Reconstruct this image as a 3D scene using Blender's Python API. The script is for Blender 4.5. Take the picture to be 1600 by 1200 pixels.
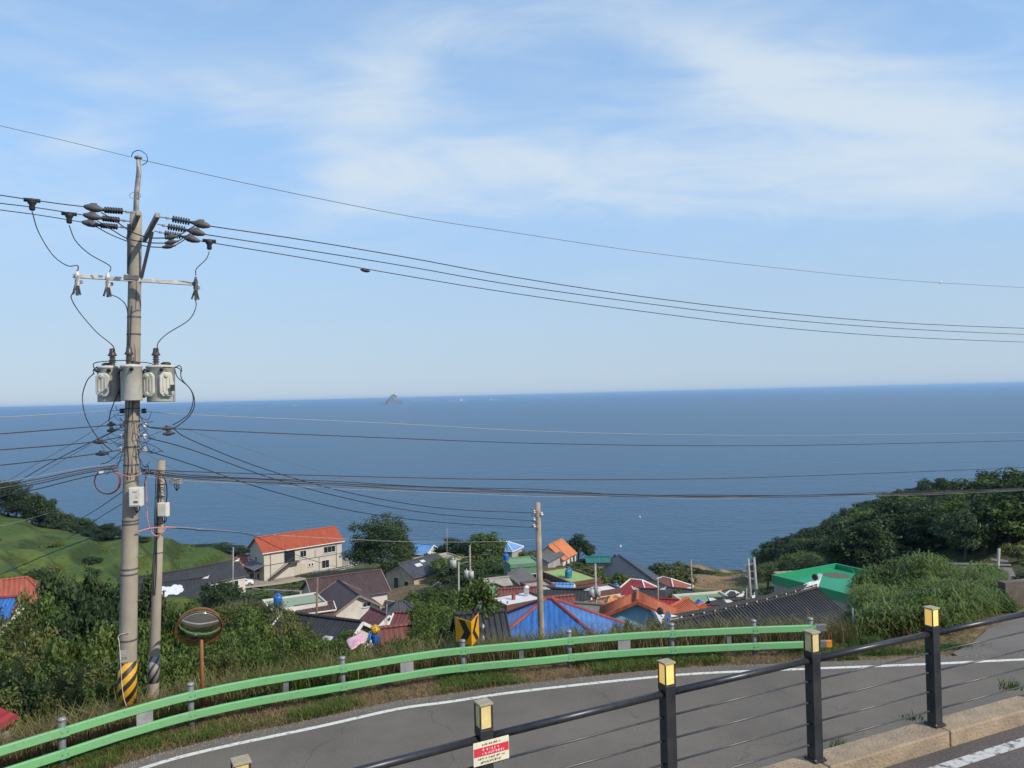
import bpy, math, random
import numpy as np
from mathutils import Vector, Matrix
random.seed(7); rng = np.random.default_rng(11)
for o in list(bpy.data.objects): bpy.data.objects.remove(o)
S = bpy.context.scene
COL = S.collection
R = math.radians

# ------------------------------------------------------------------ camera
CZ = 60.0                      # eye height above the sea
PITCH = math.atan(0.0151); ROLL = math.atan(39 / 1600)
cam = bpy.data.cameras.new('camera'); cam_o = bpy.data.objects.new('camera', cam); COL.objects.link(cam_o)
cam.sensor_width = 36; cam.lens = 27; cam.clip_start = 0.1; cam.clip_end = 200000
_R = Vector((1, 0, 0)); _U = Vector((0, -math.sin(PITCH), math.cos(PITCH))); _F = Vector((0, math.cos(PITCH), math.sin(PITCH)))
cr = _R * math.cos(ROLL) - _U * math.sin(ROLL); cu = _R * math.sin(ROLL) + _U * math.cos(ROLL)
m = Matrix.Identity(4)
for i in range(3): m[i][0] = cr[i]; m[i][1] = cu[i]; m[i][2] = -_F[i]
m[2][3] = CZ
cam_o.matrix_world = m
S.camera = cam_o

# ------------------------------------------------------------------ world: clear summer sky with thin high cloud
SUN_AZ, SUN_EL = 122.0, 38.0   # degrees clockwise from the view direction (+Y), elevation
W = bpy.data.worlds.new('World'); S.world = W; W.use_nodes = True
nt = W.node_tree; N = nt.nodes; L = nt.links; N.clear()
def wn(t, **k):
    n = N.new(t)
    for a, b in k.items(): setattr(n, a, b)
    return n
def wmath(op, a, b=None, clamp=False):
    n = wn('ShaderNodeMath', operation=op, use_clamp=clamp)
    for i, v in enumerate((a, b)):
        if v is None: continue
        if isinstance(v, (int, float)): n.inputs[i].default_value = v
        else: L.new(v, n.inputs[i])
    return n.outputs[0]
tc = wn('ShaderNodeTexCoord')
sep = wn('ShaderNodeSeparateXYZ'); L.new(tc.outputs['Generated'], sep.inputs[0])
zc = wmath('MAXIMUM', sep.outputs[2], 0.004)
comb = wn('ShaderNodeCombineXYZ'); L.new(sep.outputs[0], comb.inputs[0]); L.new(sep.outputs[1], comb.inputs[1]); L.new(zc, comb.inputs[2])
sky = wn('ShaderNodeTexSky', sky_type='NISHITA'); sky.sun_disc = False
sky.sun_elevation = R(SUN_EL); sky.sun_rotation = R(SUN_AZ)
sky.altitude = 60; sky.air_density = 1.0; sky.dust_density = 0.4; sky.ozone_density = 1.5
L.new(comb.outputs[0], sky.inputs[0])
# cloud sheet: direction projected on a plane high above, stretched noise
zz = wmath('MAXIMUM', sep.outputs[2], 0.03)
pu = wmath('DIVIDE', sep.outputs[0], wmath('ADD', zz, 0.18)); pv = wmath('DIVIDE', sep.outputs[1], wmath('ADD', zz, 0.18))
cp = wn('ShaderNodeCombineXYZ'); L.new(pu, cp.inputs[0]); L.new(pv, cp.inputs[1])
mp = wn('ShaderNodeMapping'); L.new(cp.outputs[0], mp.inputs[0])
mp.inputs['Rotation'].default_value = (0, 0, R(-24)); mp.inputs['Scale'].default_value = (0.75, 1.25, 1); mp.inputs['Location'].default_value = (2.35, 0.6, 0)
n1 = wn('ShaderNodeTexNoise'); n1.inputs['Scale'].default_value = 0.85; n1.inputs['Detail'].default_value = 7; n1.inputs['Roughness'].default_value = 0.52; n1.inputs['Distortion'].default_value = 0.9
L.new(mp.outputs[0], n1.inputs['Vector'])
n2 = wn('ShaderNodeTexNoise'); n2.inputs['Scale'].default_value = 3.2; n2.inputs['Detail'].default_value = 8; n2.inputs['Roughness'].default_value = 0.6; n2.inputs['Distortion'].default_value = 1.6
L.new(mp.outputs[0], n2.inputs['Vector'])
cl = wmath('ADD', wmath('MULTIPLY', n1.outputs[0], 0.62), wmath('MULTIPLY', n2.outputs[0], 0.40))
# banks of cirrus: soft ellipses in direction space that gather the streaky noise (u = x/y, v = z/y)
yy = wmath('MAXIMUM', sep.outputs[1], 0.08); du = wmath('DIVIDE', sep.outputs[0], yy); dv = wmath('DIVIDE', sep.outputs[2], yy)
wp = wn('ShaderNodeTexNoise'); wp.inputs['Scale'].default_value = 2.2; wp.inputs['Detail'].default_value = 4; L.new(mp.outputs[0], wp.inputs['Vector'])
ws = wn('ShaderNodeSeparateXYZ'); L.new(wp.outputs['Color'], ws.inputs[0])
du = wmath('ADD', du, wmath('MULTIPLY', wmath('SUBTRACT', ws.outputs[0], .5), .22)); dv = wmath('ADD', dv, wmath('MULTIPLY', wmath('SUBTRACT', ws.outputs[1], .5), .16))
for bx, by, rx, ry, tilt, wgt in ((1380, 150, 330, 120, -14, .30), (1130, 60, 240, 60, -24, .20), (1400, 300, 330, 70, 3, .16), (590, 150, 90, 150, -18, .20), (800, 275, 330, 40, 0, .22), (165, 178, 75, 34, 0, .24), (330, 120, 260, 40, -10, .13), (780, 20, 160, 50, 0, .16)):
    u0, v0, au, av = (bx - 800) / 1200, (618 - by) / 1200, rx / 1200, ry / 1200; ct, st = math.cos(R(tilt)), math.sin(R(tilt))
    uu = wmath('SUBTRACT', du, u0); vv = wmath('SUBTRACT', dv, v0)
    e1 = wmath('DIVIDE', wmath('ADD', wmath('MULTIPLY', uu, ct), wmath('MULTIPLY', vv, st)), au); e2 = wmath('DIVIDE', wmath('SUBTRACT', wmath('MULTIPLY', vv, ct), wmath('MULTIPLY', uu, st)), av)
    q = wmath('EXPONENT', wmath('MULTIPLY', wmath('ADD', wmath('MULTIPLY', e1, e1), wmath('MULTIPLY', e2, e2)), -1.0)); cl = wmath('ADD', cl, wmath('MULTIPLY', q, wgt))
mr = wn('ShaderNodeMapRange', interpolation_type='SMOOTHSTEP'); L.new(cl, mr.inputs[0])
mr.inputs[1].default_value = 0.42; mr.inputs[2].default_value = 0.92; mr.inputs[3].default_value = 0; mr.inputs[4].default_value = 0.86
hz = wn('ShaderNodeMapRange', interpolation_type='SMOOTHSTEP'); L.new(sep.outputs[2], hz.inputs[0])
hz.inputs[1].default_value = 0.06; hz.inputs[2].default_value = 0.26; hz.inputs[3].default_value = 0.0; hz.inputs[4].default_value = 1.0
cf = wmath('MULTIPLY', mr.outputs[0], hz.outputs[0])
# marine haze paling the lower sky all round
hv = wn('ShaderNodeMapRange', interpolation_type='SMOOTHERSTEP'); L.new(sep.outputs[2], hv.inputs[0]); hv.inputs[1].default_value = -0.02; hv.inputs[2].default_value = 0.5; hv.inputs[3].default_value = 0.9; hv.inputs[4].default_value = 0.55
hc = wn('ShaderNodeMapRange', interpolation_type='SMOOTHSTEP'); L.new(sep.outputs[2], hc.inputs[0]); hc.inputs[1].default_value = 0.02; hc.inputs[2].default_value = 0.34
hcm = wn('ShaderNodeMixRGB'); L.new(hc.outputs[0], hcm.inputs[0]); hcm.inputs[1].default_value = (2.22, 2.93, 3.75, 1); hcm.inputs[2].default_value = (1.8, 3.05, 4.85, 1)
veil = wn('ShaderNodeMixRGB'); L.new(hv.outputs[0], veil.inputs[0]); L.new(sky.outputs[0], veil.inputs[1]); L.new(hcm.outputs[0], veil.inputs[2])
mix = wn('ShaderNodeMixRGB'); L.new(cf, mix.inputs[0]); L.new(veil.outputs[0], mix.inputs[1]); mix.inputs[2].default_value = (3.55, 4.05, 4.5, 1)
bg = wn('ShaderNodeBackground'); bg.inputs[1].default_value = 0.15; L.new(mix.outputs[0], bg.inputs[0])
wo = wn('ShaderNodeOutputWorld'); L.new(bg.outputs[0], wo.inputs[0])

sun = bpy.data.lights.new('sun', 'SUN'); sun.energy = 3.3; sun.angle = R(0.6); sun.color = (1.0, 0.91, 0.78)
sun_o = bpy.data.objects.new('sun', sun); COL.objects.link(sun_o)
sd = Vector((math.sin(R(SUN_AZ)) * math.cos(R(SUN_EL)), math.cos(R(SUN_AZ)) * math.cos(R(SUN_EL)), math.sin(R(SUN_EL))))
sun_o.rotation_euler = sd.to_track_quat('Z', 'Y').to_euler(); sun_o.location = sd * 50 + Vector((0, 0, CZ))
S.view_settings.view_transform = 'Standard'; S.view_settings.look = 'None'; S.view_settings.gamma = 1; S.view_settings.exposure = 0.38
try: S.view_settings.use_curve_mapping = False
except Exception: pass
S.render.engine = 'CYCLES'

# ------------------------------------------------------------------ measuring helpers (photo pixel + distance -> place in the world)
def ray(px, py): return cr * ((px - 800) / 1200) - cu * ((py - 600) / 1200) + _F
def at(px, py, Y):
    d = ray(px, py); return d * (Y / d.y) + Vector((0, 0, CZ))
def atz(px, py, z):            # z relative to the eye
    d = ray(px, py); return d * (z / d.z) + Vector((0, 0, CZ))

# ------------------------------------------------------------------ materials
MATS = {}
def M(name, rgb=(.5, .5, .5), rough=.7, var=.18, scale=3.0, bump=0.0, bscale=None, metal=0.0, rgb2=None, coords='Object', detail=6, spec=.5, emit=None, randhue=0.0):
    if name in MATS: return MATS[name]
    mt = bpy.data.materials.new(name); mt.use_nodes = True; t = mt.node_tree; n = t.nodes; l = t.links
    b = n['Principled BSDF']; b.inputs['Roughness'].default_value = rough; b.inputs['Metallic'].default_value = metal
    b.inputs['Specular IOR Level'].default_value = spec
    tcn = n.new('ShaderNodeTexCoord')
    no = n.new('ShaderNodeTexNoise'); no.inputs['Scale'].default_value = scale; no.inputs['Detail'].default_value = detail; no.inputs['Roughness'].default_value = .62
    l.new(tcn.outputs[coords], no.inputs['Vector'])
    mx = n.new('ShaderNodeMixRGB'); r2 = rgb2 or tuple(c * (1 - var) * .9 for c in rgb)
    r1 = rgb if rgb2 else tuple(min(1, c * (1 + var * .6)) for c in rgb)
    mx.inputs[1].default_value = (*r1, 1); mx.inputs[2].default_value = (*r2, 1)
    rp = n.new('ShaderNodeMapRange'); rp.inputs[1].default_value = .36; rp.inputs[2].default_value = .66; l.new(no.outputs[0], rp.inputs[0]); l.new(rp.outputs[0], mx.inputs[0])
    out = mx.outputs[0]
    if randhue:
        oi = n.new('ShaderNodeObjectInfo'); hs = n.new('ShaderNodeHueSaturation'); a = n.new('ShaderNodeMapRange')
        a.inputs[3].default_value = 1 - randhue; a.inputs[4].default_value = 1 + randhue
        l.new(oi.outputs['Random'], a.inputs[0]); l.new(a.outputs[0], hs.inputs['Value']); l.new(out, hs.inputs['Color']); out = hs.outputs[0]
    l.new(out, b.inputs['Base Color'])
    if bump:
        bn = n.new('ShaderNodeTexNoise'); bn.inputs['Scale'].default_value = bscale or scale * 6; bn.inputs['Detail'].default_value = 5; l.new(tcn.outputs[coords], bn.inputs['Vector'])
        bp = n.new('ShaderNodeBump'); bp.inputs['Strength'].default_value = bump; bp.inputs['Distance'].default_value = .02; l.new(bn.outputs[0], bp.inputs['Height']); l.new(bp.outputs[0], b.inputs['Normal'])
    if emit:
        b.inputs['Emission Color'].default_value = (*emit[0], 1); b.inputs['Emission Strength'].default_value = emit[1]
    MATS[name] = mt; return mt

def leaf_mat(name, c1, c2, trans=.3, rough=.55, isl=.55):
    """foliage: colour runs from c1 to c2 leaf by leaf, and a little tree by tree"""
    if name in MATS: return MATS[name]
    mt = bpy.data.materials.new(name); mt.use_nodes = True; t = mt.node_tree; n = t.nodes; l = t.links; n.clear()
    g = n.new('ShaderNodeNewGeometry'); oi = n.new('ShaderNodeObjectInfo')
    tcn = n.new('ShaderNodeTexCoord'); no = n.new('ShaderNodeTexNoise'); no.inputs['Scale'].default_value = .7; no.inputs['Detail'].default_value = 3
    l.new(tcn.outputs['Object'], no.inputs['Vector'])
    a = n.new('ShaderNodeMath'); a.operation = 'MULTIPLY'; l.new(g.outputs['Random Per Island'], a.inputs[0]); a.inputs[1].default_value = isl
    b_ = n.new('ShaderNodeMath'); b_.operation = 'MULTIPLY_ADD'; l.new(no.outputs[0], b_.inputs[0]); b_.inputs[1].default_value = 1 - isl; l.new(a.outputs[0], b_.inputs[2])
    mx = n.new('ShaderNodeMixRGB'); l.new(b_.outputs[0], mx.inputs[0]); mx.inputs[1].default_value = (*c1, 1); mx.inputs[2].default_value = (*c2, 1)
    hs = n.new('ShaderNodeHueSaturation'); l.new(mx.outputs[0], hs.inputs['Color'])
    v = n.new('ShaderNodeMapRange'); l.new(oi.outputs['Random'], v.inputs[0]); v.inputs[3].default_value = .72; v.inputs[4].default_value = 1.28; l.new(v.outputs[0], hs.inputs['Value'])
    h = n.new('ShaderNodeMapRange'); l.new(oi.outputs['Random'], h.inputs[0]); h.inputs[3].default_value = .515; h.inputs[4].default_value = .485; l.new(h.outputs[0], hs.inputs['Hue'])
    d = n.new('ShaderNodeBsdfPrincipled'); d.inputs['Roughness'].default_value = rough; d.inputs['Specular IOR Level'].default_value = .3; l.new(hs.outputs[0], d.inputs['Base Color'])
    tr = n.new('ShaderNodeBsdfTranslucent'); l.new(hs.outputs[0], tr.inputs[0])
    ms = n.new('ShaderNodeMixShader'); ms.inputs[0].default_value = trans; l.new(d.outputs[0], ms.inputs[1]); l.new(tr.outputs[0], ms.inputs[2])
    o = n.new('ShaderNodeOutputMaterial'); l.new(ms.outputs[0], o.inputs[0])
    MATS[name] = mt; return mt

# ------------------------------------------------------------------ mesh helpers
def rotz(a): return Matrix.Rotation(a, 3, 'Z')
def link(o, parent=None):
    COL.objects.link(o)
    if parent is not None: o.parent = parent
    return o
def tag(o, label=None, cat=None, group=None, kind=None):
    if label: o['label'] = label
    if cat: o['category'] = cat
    if group: o['group'] = group
    if kind: o['kind'] = kind
    return o
def empty(name, loc, rz=0, label=None, cat=None, group=None):
    o = bpy.data.objects.new(name, None); COL.objects.link(o); o.location = loc; o.rotation_euler = (0, 0, rz); o.empty_display_size = .3
    return tag(o, label, cat, group)
def smooth_path(pts, sub=6):
    p = [Vector(q) for q in pts]
    if len(p) < 3: return p
    e = [p[0] * 2 - p[1]] + p + [p[-1] * 2 - p[-2]]; out = []
    for i in range(1, len(e) - 2):
        a, b, c, d = e[i - 1], e[i], e[i + 1], e[i + 2]
        for k in range(sub):
            t = k / sub
            out.append(.5 * ((2 * b) + (c - a) * t + (2 * a - 5 * b + 4 * c - d) * t * t + (3 * b - a - 3 * c + d) * t ** 3))
    out.append(p[-1]); return out
class MB:
    def __init__(s): s.v = []; s.f = []
    def add(s, vs, fs):
        k = len(s.v); s.v += [tuple(v) for v in vs]; s.f += [tuple(i + k for i in f) for f in fs]; return s
    def box(s, c, size, rot=None, taper=1.0):
        c = Vector(c); x, y, z = (q / 2 for q in size); vs = []
        for dz in (-1, 1):
            k = taper if dz > 0 else 1
            for dx, dy in ((-1, -1), (1, -1), (1, 1), (-1, 1)):
                p = Vector((dx * x * k, dy * y * k, dz * z))
                if rot is not None: p = rot @ p
                vs.append(c + p)
        return s.add(vs, [(3, 2, 1, 0), (4, 5, 6, 7), (0, 1, 5, 4), (1, 2, 6, 5), (2, 3, 7, 6), (3, 0, 4, 7)])
    def bar(s, a, b, w, h, up=(0, 0, 1)):
        a = Vector(a); b = Vector(b); d = (b - a); ln = d.length; d.normalize()
        x = d.cross(Vector(up)); x = x.normalized() if x.length > 1e-4 else Vector((1, 0, 0)); y = x.cross(d)
        rot = Matrix((x, d, y)).transposed()
        return s.box((a + b) / 2, (w, ln, h), rot)
    def tube(s, pts, r, n=8, caps=True):
        p = [Vector(q) for q in pts]; rs = r if isinstance(r, (list, tuple)) else [r] * len(p); vs = []; fs = []
        up = Vector((0, 0, 1))
        for i, q in enumerate(p):
            d = (p[min(i + 1, len(p) - 1)] - p[max(i - 1, 0)]).normalized()
            x = d.cross(up)
            if x.length < .05: x = d.cross(Vector((0, 1, 0)))
            x.normalize(); y = x.cross(d)
            for k in range(n):
                a = 2 * math.pi * k / n; vs.append(q + (x * math.cos(a) + y * math.sin(a)) * rs[i])
        for i in range(len(p) - 1):
            for k in range(n): fs.append((i * n + k, i * n + (k + 1) % n, (i + 1) * n + (k + 1) % n, (i + 1) * n + k))
        if caps: fs.append(tuple(range(n))[::-1]); fs.append(tuple((len(p) - 1) * n + k for k in range(n)))
        return s.add(vs, fs)
    def lathe(s, prof, c, axis=(0, 0, 1), n=14):
        ax = Vector(axis).normalized(); c = Vector(c)
        x = ax.orthogonal().normalized(); y = ax.cross(x); vs = []; fs = []
        for r, h in prof:
            for k in range(n):
                a = 2 * math.pi * k / n; vs.append(c + ax * h + (x * math.cos(a) + y * math.sin(a)) * max(r, 1e-4))
        m_ = len(prof)
        for i in range(m_ - 1):
            for k in range(n): fs.append((i * n + k, i * n + (k + 1) % n, (i + 1) * n + (k + 1) % n, (i + 1) * n + k))
        fs.append(tuple(range(n))[::-1]); fs.append(tuple((m_ - 1) * n + k for k in range(n)))
        return s.add(vs, fs)
    def prism(s, poly, off):
        """poly: list of 3-D points, thickened by the vector off"""
        n = len(poly); off = Vector(off); vs = [Vector(p) for p in poly] + [Vector(p) + off for p in poly]
        fs = [tuple(range(n))[::-1], tuple(range(n, 2 * n))] + [(i, (i + 1) % n, n + (i + 1) % n, n + i) for i in range(n)]
        return s.add(vs, fs)
    def build(s, name, mat, parent=None, smooth=False, origin=None, kind=None, bevel=0):
        me = bpy.data.meshes.new(name)
        o0 = Vector(origin) if origin is not None else Vector((0, 0, 0))
        me.from_pydata([(v[0] - o0.x, v[1] - o0.y, v[2] - o0.z) for v in s.v], [], s.f); me.update()
        me.materials.append(mat)
        if smooth: me.shade_smooth()
        o = link(bpy.data.objects.new(name, me), parent)
        if parent is None and origin is not None: o.location = o0
        if bevel:
            b = o.modifiers.new('bevel', 'BEVEL'); b.width = bevel; b.segments = 2; b.limit_method = 'ANGLE'
        if kind: o['kind'] = kind
        return o
def fast_mesh(name, V, F, mat, smooth=False):
    """V (n,3), F (m,k) numpy"""
    me = bpy.data.meshes.new(name); n, k = F.shape
    me.vertices.add(len(V)); me.vertices.foreach_set('co', np.ascontiguousarray(V, np.float32).ravel())
    me.loops.add(n * k); me.loops.foreach_set('vertex_index', np.ascontiguousarray(F, np.int32).ravel())
    me.polygons.add(n); me.polygons.foreach_set('loop_start', np.arange(0, n * k, k, dtype=np.int32))
    me.update(calc_edges=True); me.materials.append(mat)
    if smooth: me.shade_smooth()
    return me
def text_mesh(body, size, mat, extrude=.004):
    c = bpy.data.curves.new('txt', 'FONT'); c.body = body; c.size = size; c.extrude = extrude; c.align_x = 'CENTER'; c.align_y = 'CENTER'; c.resolution_u = 2
    o = bpy.data.objects.new('txt', c); COL.objects.link(o); dg = bpy.context.evaluated_depsgraph_get(); dg.update()
    me = bpy.data.meshes.new_from_object(o.evaluated_get(dg)); bpy.data.objects.remove(o); me.materials.clear(); me.materials.append(mat); return me
# ------------------------------------------------------------------ village houses: measured list (ridge pixel, distance, heading, sizes in metres)
def H(key, px, py, Y, ang, Ln, Wd, wh, rise, kind, wall, roof, label, **k):
    p = at(px, py, Y); d = dict(key=key, x=p.x, y=p.y, zr=p.z, ang=R(ang), L=Ln, W=Wd, wh=wh, rise=rise, kind=kind, wall=wall, roof=roof, label=label); d.update(k)
    d['zb'] = p.z - rise - wh; return d
HOUSES = [
 H('guesthouse', 463, 832, 148, 40, 15.6, 6.6, 5.3, 2.1, 'gable', 'cream', 'orange', 'two storey cream building with long orange roof and outside stair', trim='white', over=.45, noverge=True,
   win=[('f', 5.2, 3.9, 2.4, 1.1), ('f', -.2, 3.85, 1.2, 1.1), ('f', 4.3, 1.2, 1.5, 1.4), ('f', 1.0, 1.55, .4, .4), ('f', 1.6, 1.55, .35, .4), ('l', .3, 3.5, .5, .9)],
   door=[('f', -2.9, 3.7, 2.1, 2.1), ('f', -1.4, 1.1, 1.0, 2.1), ('f', -.3, 1.1, 1.0, 2.1)]),
 H('guesthouse_annex', 397, 868, 146, 12, 5.6, 8, 2.4, 2.0, 'gable', 'greywall', 'brick_red', 'low annex with red roof lettered in white beside the cream building', over=.3),
 H('tile_house', 268, 910, 105, 22, 8.6, 6.4, 2.5, 1.6, 'gable', 'white', 'black', 'black tiled house with white flowers painted on its roof', over=.35, orn=True, win=[('f', 2.2, 1.3, 1.3, 1.1)]),
 H('tile_house', 292, 891, 117, 44, 15.5, 6.2, 2.5, 1.6, 'gable', 'white', 'black', 'long plain black tiled house behind the house with painted flowers', over=.35, orn=True, win=[('f', 3, 1.3, 1.6, 1.1), ('f', 6, 1.3, 1.2, 1.1)]),
 H('brown_roof_house', 544, 919, 96, 118, 8.6, 5.4, 2.7, 1.6, 'gable', 'white', 'brown', 'white walled house with dark brown roof and blue awnings', trim='brown_trim', over=.4, win=[('l', -1.0, 3.1, .9, .4)]),
 H('brown_roof_house', 538, 899, 104, 28, 9.5, 7.2, 2.8, 1.9, 'gable', 'white', 'brown', 'broad dark brown roofed house adjoining the one with blue awnings', trim='brown_trim', over=.4, win=[('f', -3, 1.4, 1.2, 1.2)]),
 H('brown_shed', 490, 945, 90, 25, 4.2, 2.6, 2.3, .5, 'gable', 'brick', 'brown', 'low brown brick shed in front of the brown roofed house', trim='white', over=.2),
 H('flat_roof_house', 460, 942, 91, 28, 6.2, 5.2, 2.7, 0, 'flat', 'white', 'greygreen', 'flat roofed house with faded grey green roof and white parapet'),
 H('small_white_house', 593, 957, 76, 128, 3.2, 3.4, 2.3, 1.2, 'gable', 'white', 'redbrown', 'small white gabled house with red brown roof', trim='white', over=.3),
 H('slate_roof_house', 626, 940, 86, 12, 5.2, 4.6, 2.2, 1.9, 'hip', 'white', 'slate', 'small house with steep dark slate hipped roof', over=.35, win=[('f', .2, 1.2, .9, .9)]),
 H('garden_shed', 613, 983, 45, 18, 2.0, 2.0, 1.9, .7, 'gable', 'greenwall', 'redbrown', 'tiny shed with green walls and dull red roof', over=.2),
 H('black_roof_house', 503, 967, 52, -25, 6.0, 4.6, 2.4, 1.3, 'gable', 'white', 'black', 'low black roofed house with white paint marks behind the bushes', over=.35, trim='white'),
 H('ruined_house', 654, 874, 119, 52, 8.0, 6.0, 2.6, 1.5, 'gable', 'oldcream', 'slate', 'old cream house with patched black roof', over=.4, win=[('l', -1.4, 1.3, .8, .8)], door=[('l', .8, 1.0, .9, 2.0)]),
 H('flat_roof_house', 683, 873, 129, 35, 6.5, 4.6, 2.9, 0, 'flat', 'oldcream', 'concrete', 'flat roofed cream outbuilding with maroon door', door=[('f', -1.8, 1.1, 1.5, 2.2)]),
 H('blue_roof_house', 660, 851, 152, -30, 5.0, 4.4, 2.4, 1.3, 'gable', 'white', 'paleblue', 'far blue roofed house beside the big dark round tree', trim='white', over=.3),
 H('blue_roof_house', 787, 846, 150, -25, 5.6, 4.6, 2.8, 1.2, 'hip', 'greywall', 'paleblue', 'far house with pale blue hipped roof edged in white', trim='white', over=.3),
 H('green_house', 815, 878, 101, 14, 3.9, 4.2, 3.0, 0, 'flat', 'greenwall', 'greenroof', 'green walled house with green flat roof and water tank'),
 H('stone_hut', 803, 893, 93, 70, 4.2, 4.2, 1.8, 1.4, 'gable', 'greywall', 'greytile', 'grey tiled hut in front of the green walled house', over=.35),
 H('flat_roof_house', 767, 925, 80, 30, 3.4, 4.4, 2.8, 0, 'flat', 'brick', 'greenroof', 'flat green roofed brick house beside the trees'),
 H('flat_roof_house', 808, 938, 60, 32, 3.6, 3.0, 2.8, 0, 'flat', 'brick', 'whiteroof', 'brick house with white painted flat roof and small chimney'),
 H('maroon_roof_house', 815, 921, 73, 8, 4.4, 2.2, 2.3, .5, 'gable', 'brick', 'redbrown', 'low maroon roofed house behind the white flat roof', over=.2),
 H('blue_hip_house', 857, 938, 43.0, -4, 8.0, 7.0, 2.4, 2.3, 'hip', 'paleblue_wall', 'blue', 'large bright blue hipped roof house with red ridge tiles', trim='redridge', over=.4, ridge=.3),
 H('black_tile_house', 750, 962, 36, 10, 1.7, 5.0, 2.2, 1.5, 'gable', 'white', 'black', 'black tiled house just behind the yellow chevron sign', over=.35, tiles=True),
 H('blue_shed', 740, 955, 52, 10, 2.4, 2.6, 2.0, .6, 'gable', 'greywall', 'blue', 'little shed with blue sheet roof behind the chevron sign', trim='white', over=.2),
 H('orange_tile_house', 996, 935, 49.6, 80, 1.7, 4.2, 2.3, .9, 'gable', 'paleblue_wall', 'orange_tile', 'pale blue gabled house with orange tile roof', over=.35, tiles=True, trim='orange_ridge'),
 H('orange_tile_house', 1060, 945, 53, 52, 2.4, 3.2, 2.2, 1.0, 'gable', 'white', 'orange_tile', 'orange tile roof beside the pale blue gable', over=.3, tiles=True, trim='orange_ridge'),
 H('orange_tile_shed', 1085, 952, 54.5, 46, 2.0, 1.5, 2.0, .55, 'gable', 'white', 'orange_tile', 'narrow orange tiled shed against the red ribbed roof', over=.25, tiles=True, trim='orange_ridge'),
 H('red_roof_house', 1118, 948, 57, 2, 4.2, 3.6, 2.2, 1.1, 'gable', 'white', 'red_tile', 'red ribbed roof with a row of black ridge caps', over=.3, tiles=True, trim='black_ridge'),
 H('black_tile_hut', 1134, 936, 70, 20, 3.0, 3.0, 2.0, .9, 'gable', 'white', 'black', 'black tiled hut behind the red ribbed roof', over=.3, orn=True),
 H('flat_roof_house', 1100, 937, 78, 10, 5.0, 3.6, 2.6, 0, 'flat', 'white', 'greenroof', 'white walled house with bright green flat roof beside a blue tank'),
 H('apricot_roof_house', 958, 934, 63, 16, 3.6, 3.6, 2.3, .8, 'hip', 'white', 'apricot', 'low house with pale apricot hipped roof', over=.3),
 H('black_tile_house', 886, 923, 67, -12, 3.8, 3.6, 2.4, 1.1, 'gable', 'brick', 'black', 'black tiled brick house with white gable boards', over=.3, trim='white', orn=True),
 H('lime_roof_house', 889, 900, 95, -62, 7.4, 4.0, 3.0, 0, 'flat', 'brick', 'limeroof', 'brick house with flat lime green roof carrying water tanks'),
 H('white_cottage', 868, 848, 132.5, 64, 5.9, 5.0, 2.3, 2.1, 'gable', 'white', 'apricot_deep', 'white cottage with steep orange roof near the sea', over=.25, win=[('f', -1.4, 1.4, .6, .8), ('f', .4, 1.4, .6, .8)], door=[('f', 1.9, 1.05, .8, 1.9)]),
 H('grey_shed', 850, 862, 128, 64, 6.5, 4.2, 1.9, .9, 'gable', 'greywall', 'greytile', 'long grey shed built against the white cottage', over=.2),
 H('teal_shed', 934, 871, 126, -4, 3.4, 3.6, 1.8, .4, 'gable', 'greywall', 'teal', 'shed with teal sheet roof by the dark tree', over=.3),
 H('long_slate_house', 990, 885, 118, 98, 15.5, 7.4, 2.6, 1.8, 'gable', 'white', 'slate', 'long dark slate roofed house on the seaward side', over=.4),
 H('brick_red_house', 1042, 904, 113, -50, 5.4, 3.8, 2.3, .9, 'hip', 'white', 'brick_red', 'white house with faded brick red hipped roof and white eaves', over=.35, trim='white'),
 H('red_white_house', 994, 907, 99, -28, 4.0, 4.4, 2.4, 1.3, 'hip', 'white', 'red', 'house with bright red roof and white ridges', over=.35, trim='white', ridge=1.6),
 H('black_tile_hut', 1014, 922, 93, -8, 3.2, 3.0, 2.1, .8, 'gable', 'white', 'black', 'black tiled hut below the bright red roof', over=.3, orn=True),
 H('hanok_house', 1162, 946.5, 45, 31, 11.9, 7.2, 2.6, 2.0, 'gable', 'white', 'black', 'large black tiled hanok with white ridge ends behind the green guardrail', over=.5, tiles=True, orn=True, big=True),
 H('green_roof_house', 1318, 912, 58, 28, 7.0, 7.0, 3.4, 0, 'flat', 'greywall', 'emerald', 'house with emerald green flat roof and parapet', parapet=.42, pm='emerald'),
 H('beige_hut', 1234, 899, 100, 10, 2.8, 2.6, 2.2, 0, 'flat', 'oldcream', 'concrete', 'small beige flat roofed hut below the wooded hill'),
 H('grey_roof_shed', 1520, 886, 52, -14, 4.2, 3.0, 1.6, 1.0, 'gable', 'greywall', 'greytile2', 'weathered grey roofed shed beyond the tall reeds', over=.2),
 H('red_tile_house', 22, 906, 64, 30, 4.2, 3.6, 2.2, 1.4, 'hip', 'white', 'brick_red', 'red tiled hipped roof house among bushes below the terraced field', over=.4, ridge=1.8),
 H('blue_roof_house', -14, 938, 58, 12, 3.4, 3.2, 2.2, .9, 'gable', 'white', 'blue', 'blue roofed house below the red tiled one', over=.3, trim='redridge'),
 H('black_tile_hut', 1156, 939, 66, 25, 2.6, 2.6, 2.0, .8, 'gable', 'white', 'black', 'black tiled hut between the red ribbed roof and the pale pole pair', over=.3, orn=True),
 H('black_tile_hut', 1205, 936, 72, -15, 3.0, 2.8, 2.0, .8, 'gable', 'white', 'black', 'black tiled hut tucked behind the hanok ridge', over=.3, orn=True),
 H('blue_shed', 702, 965, 46, -8, 2.0, 2.0, 1.9, .5, 'gable', 'greywall', 'paleblue', 'little shed with pale blue roof under the trees by the street lamp', trim='white', over=.2),
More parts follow.
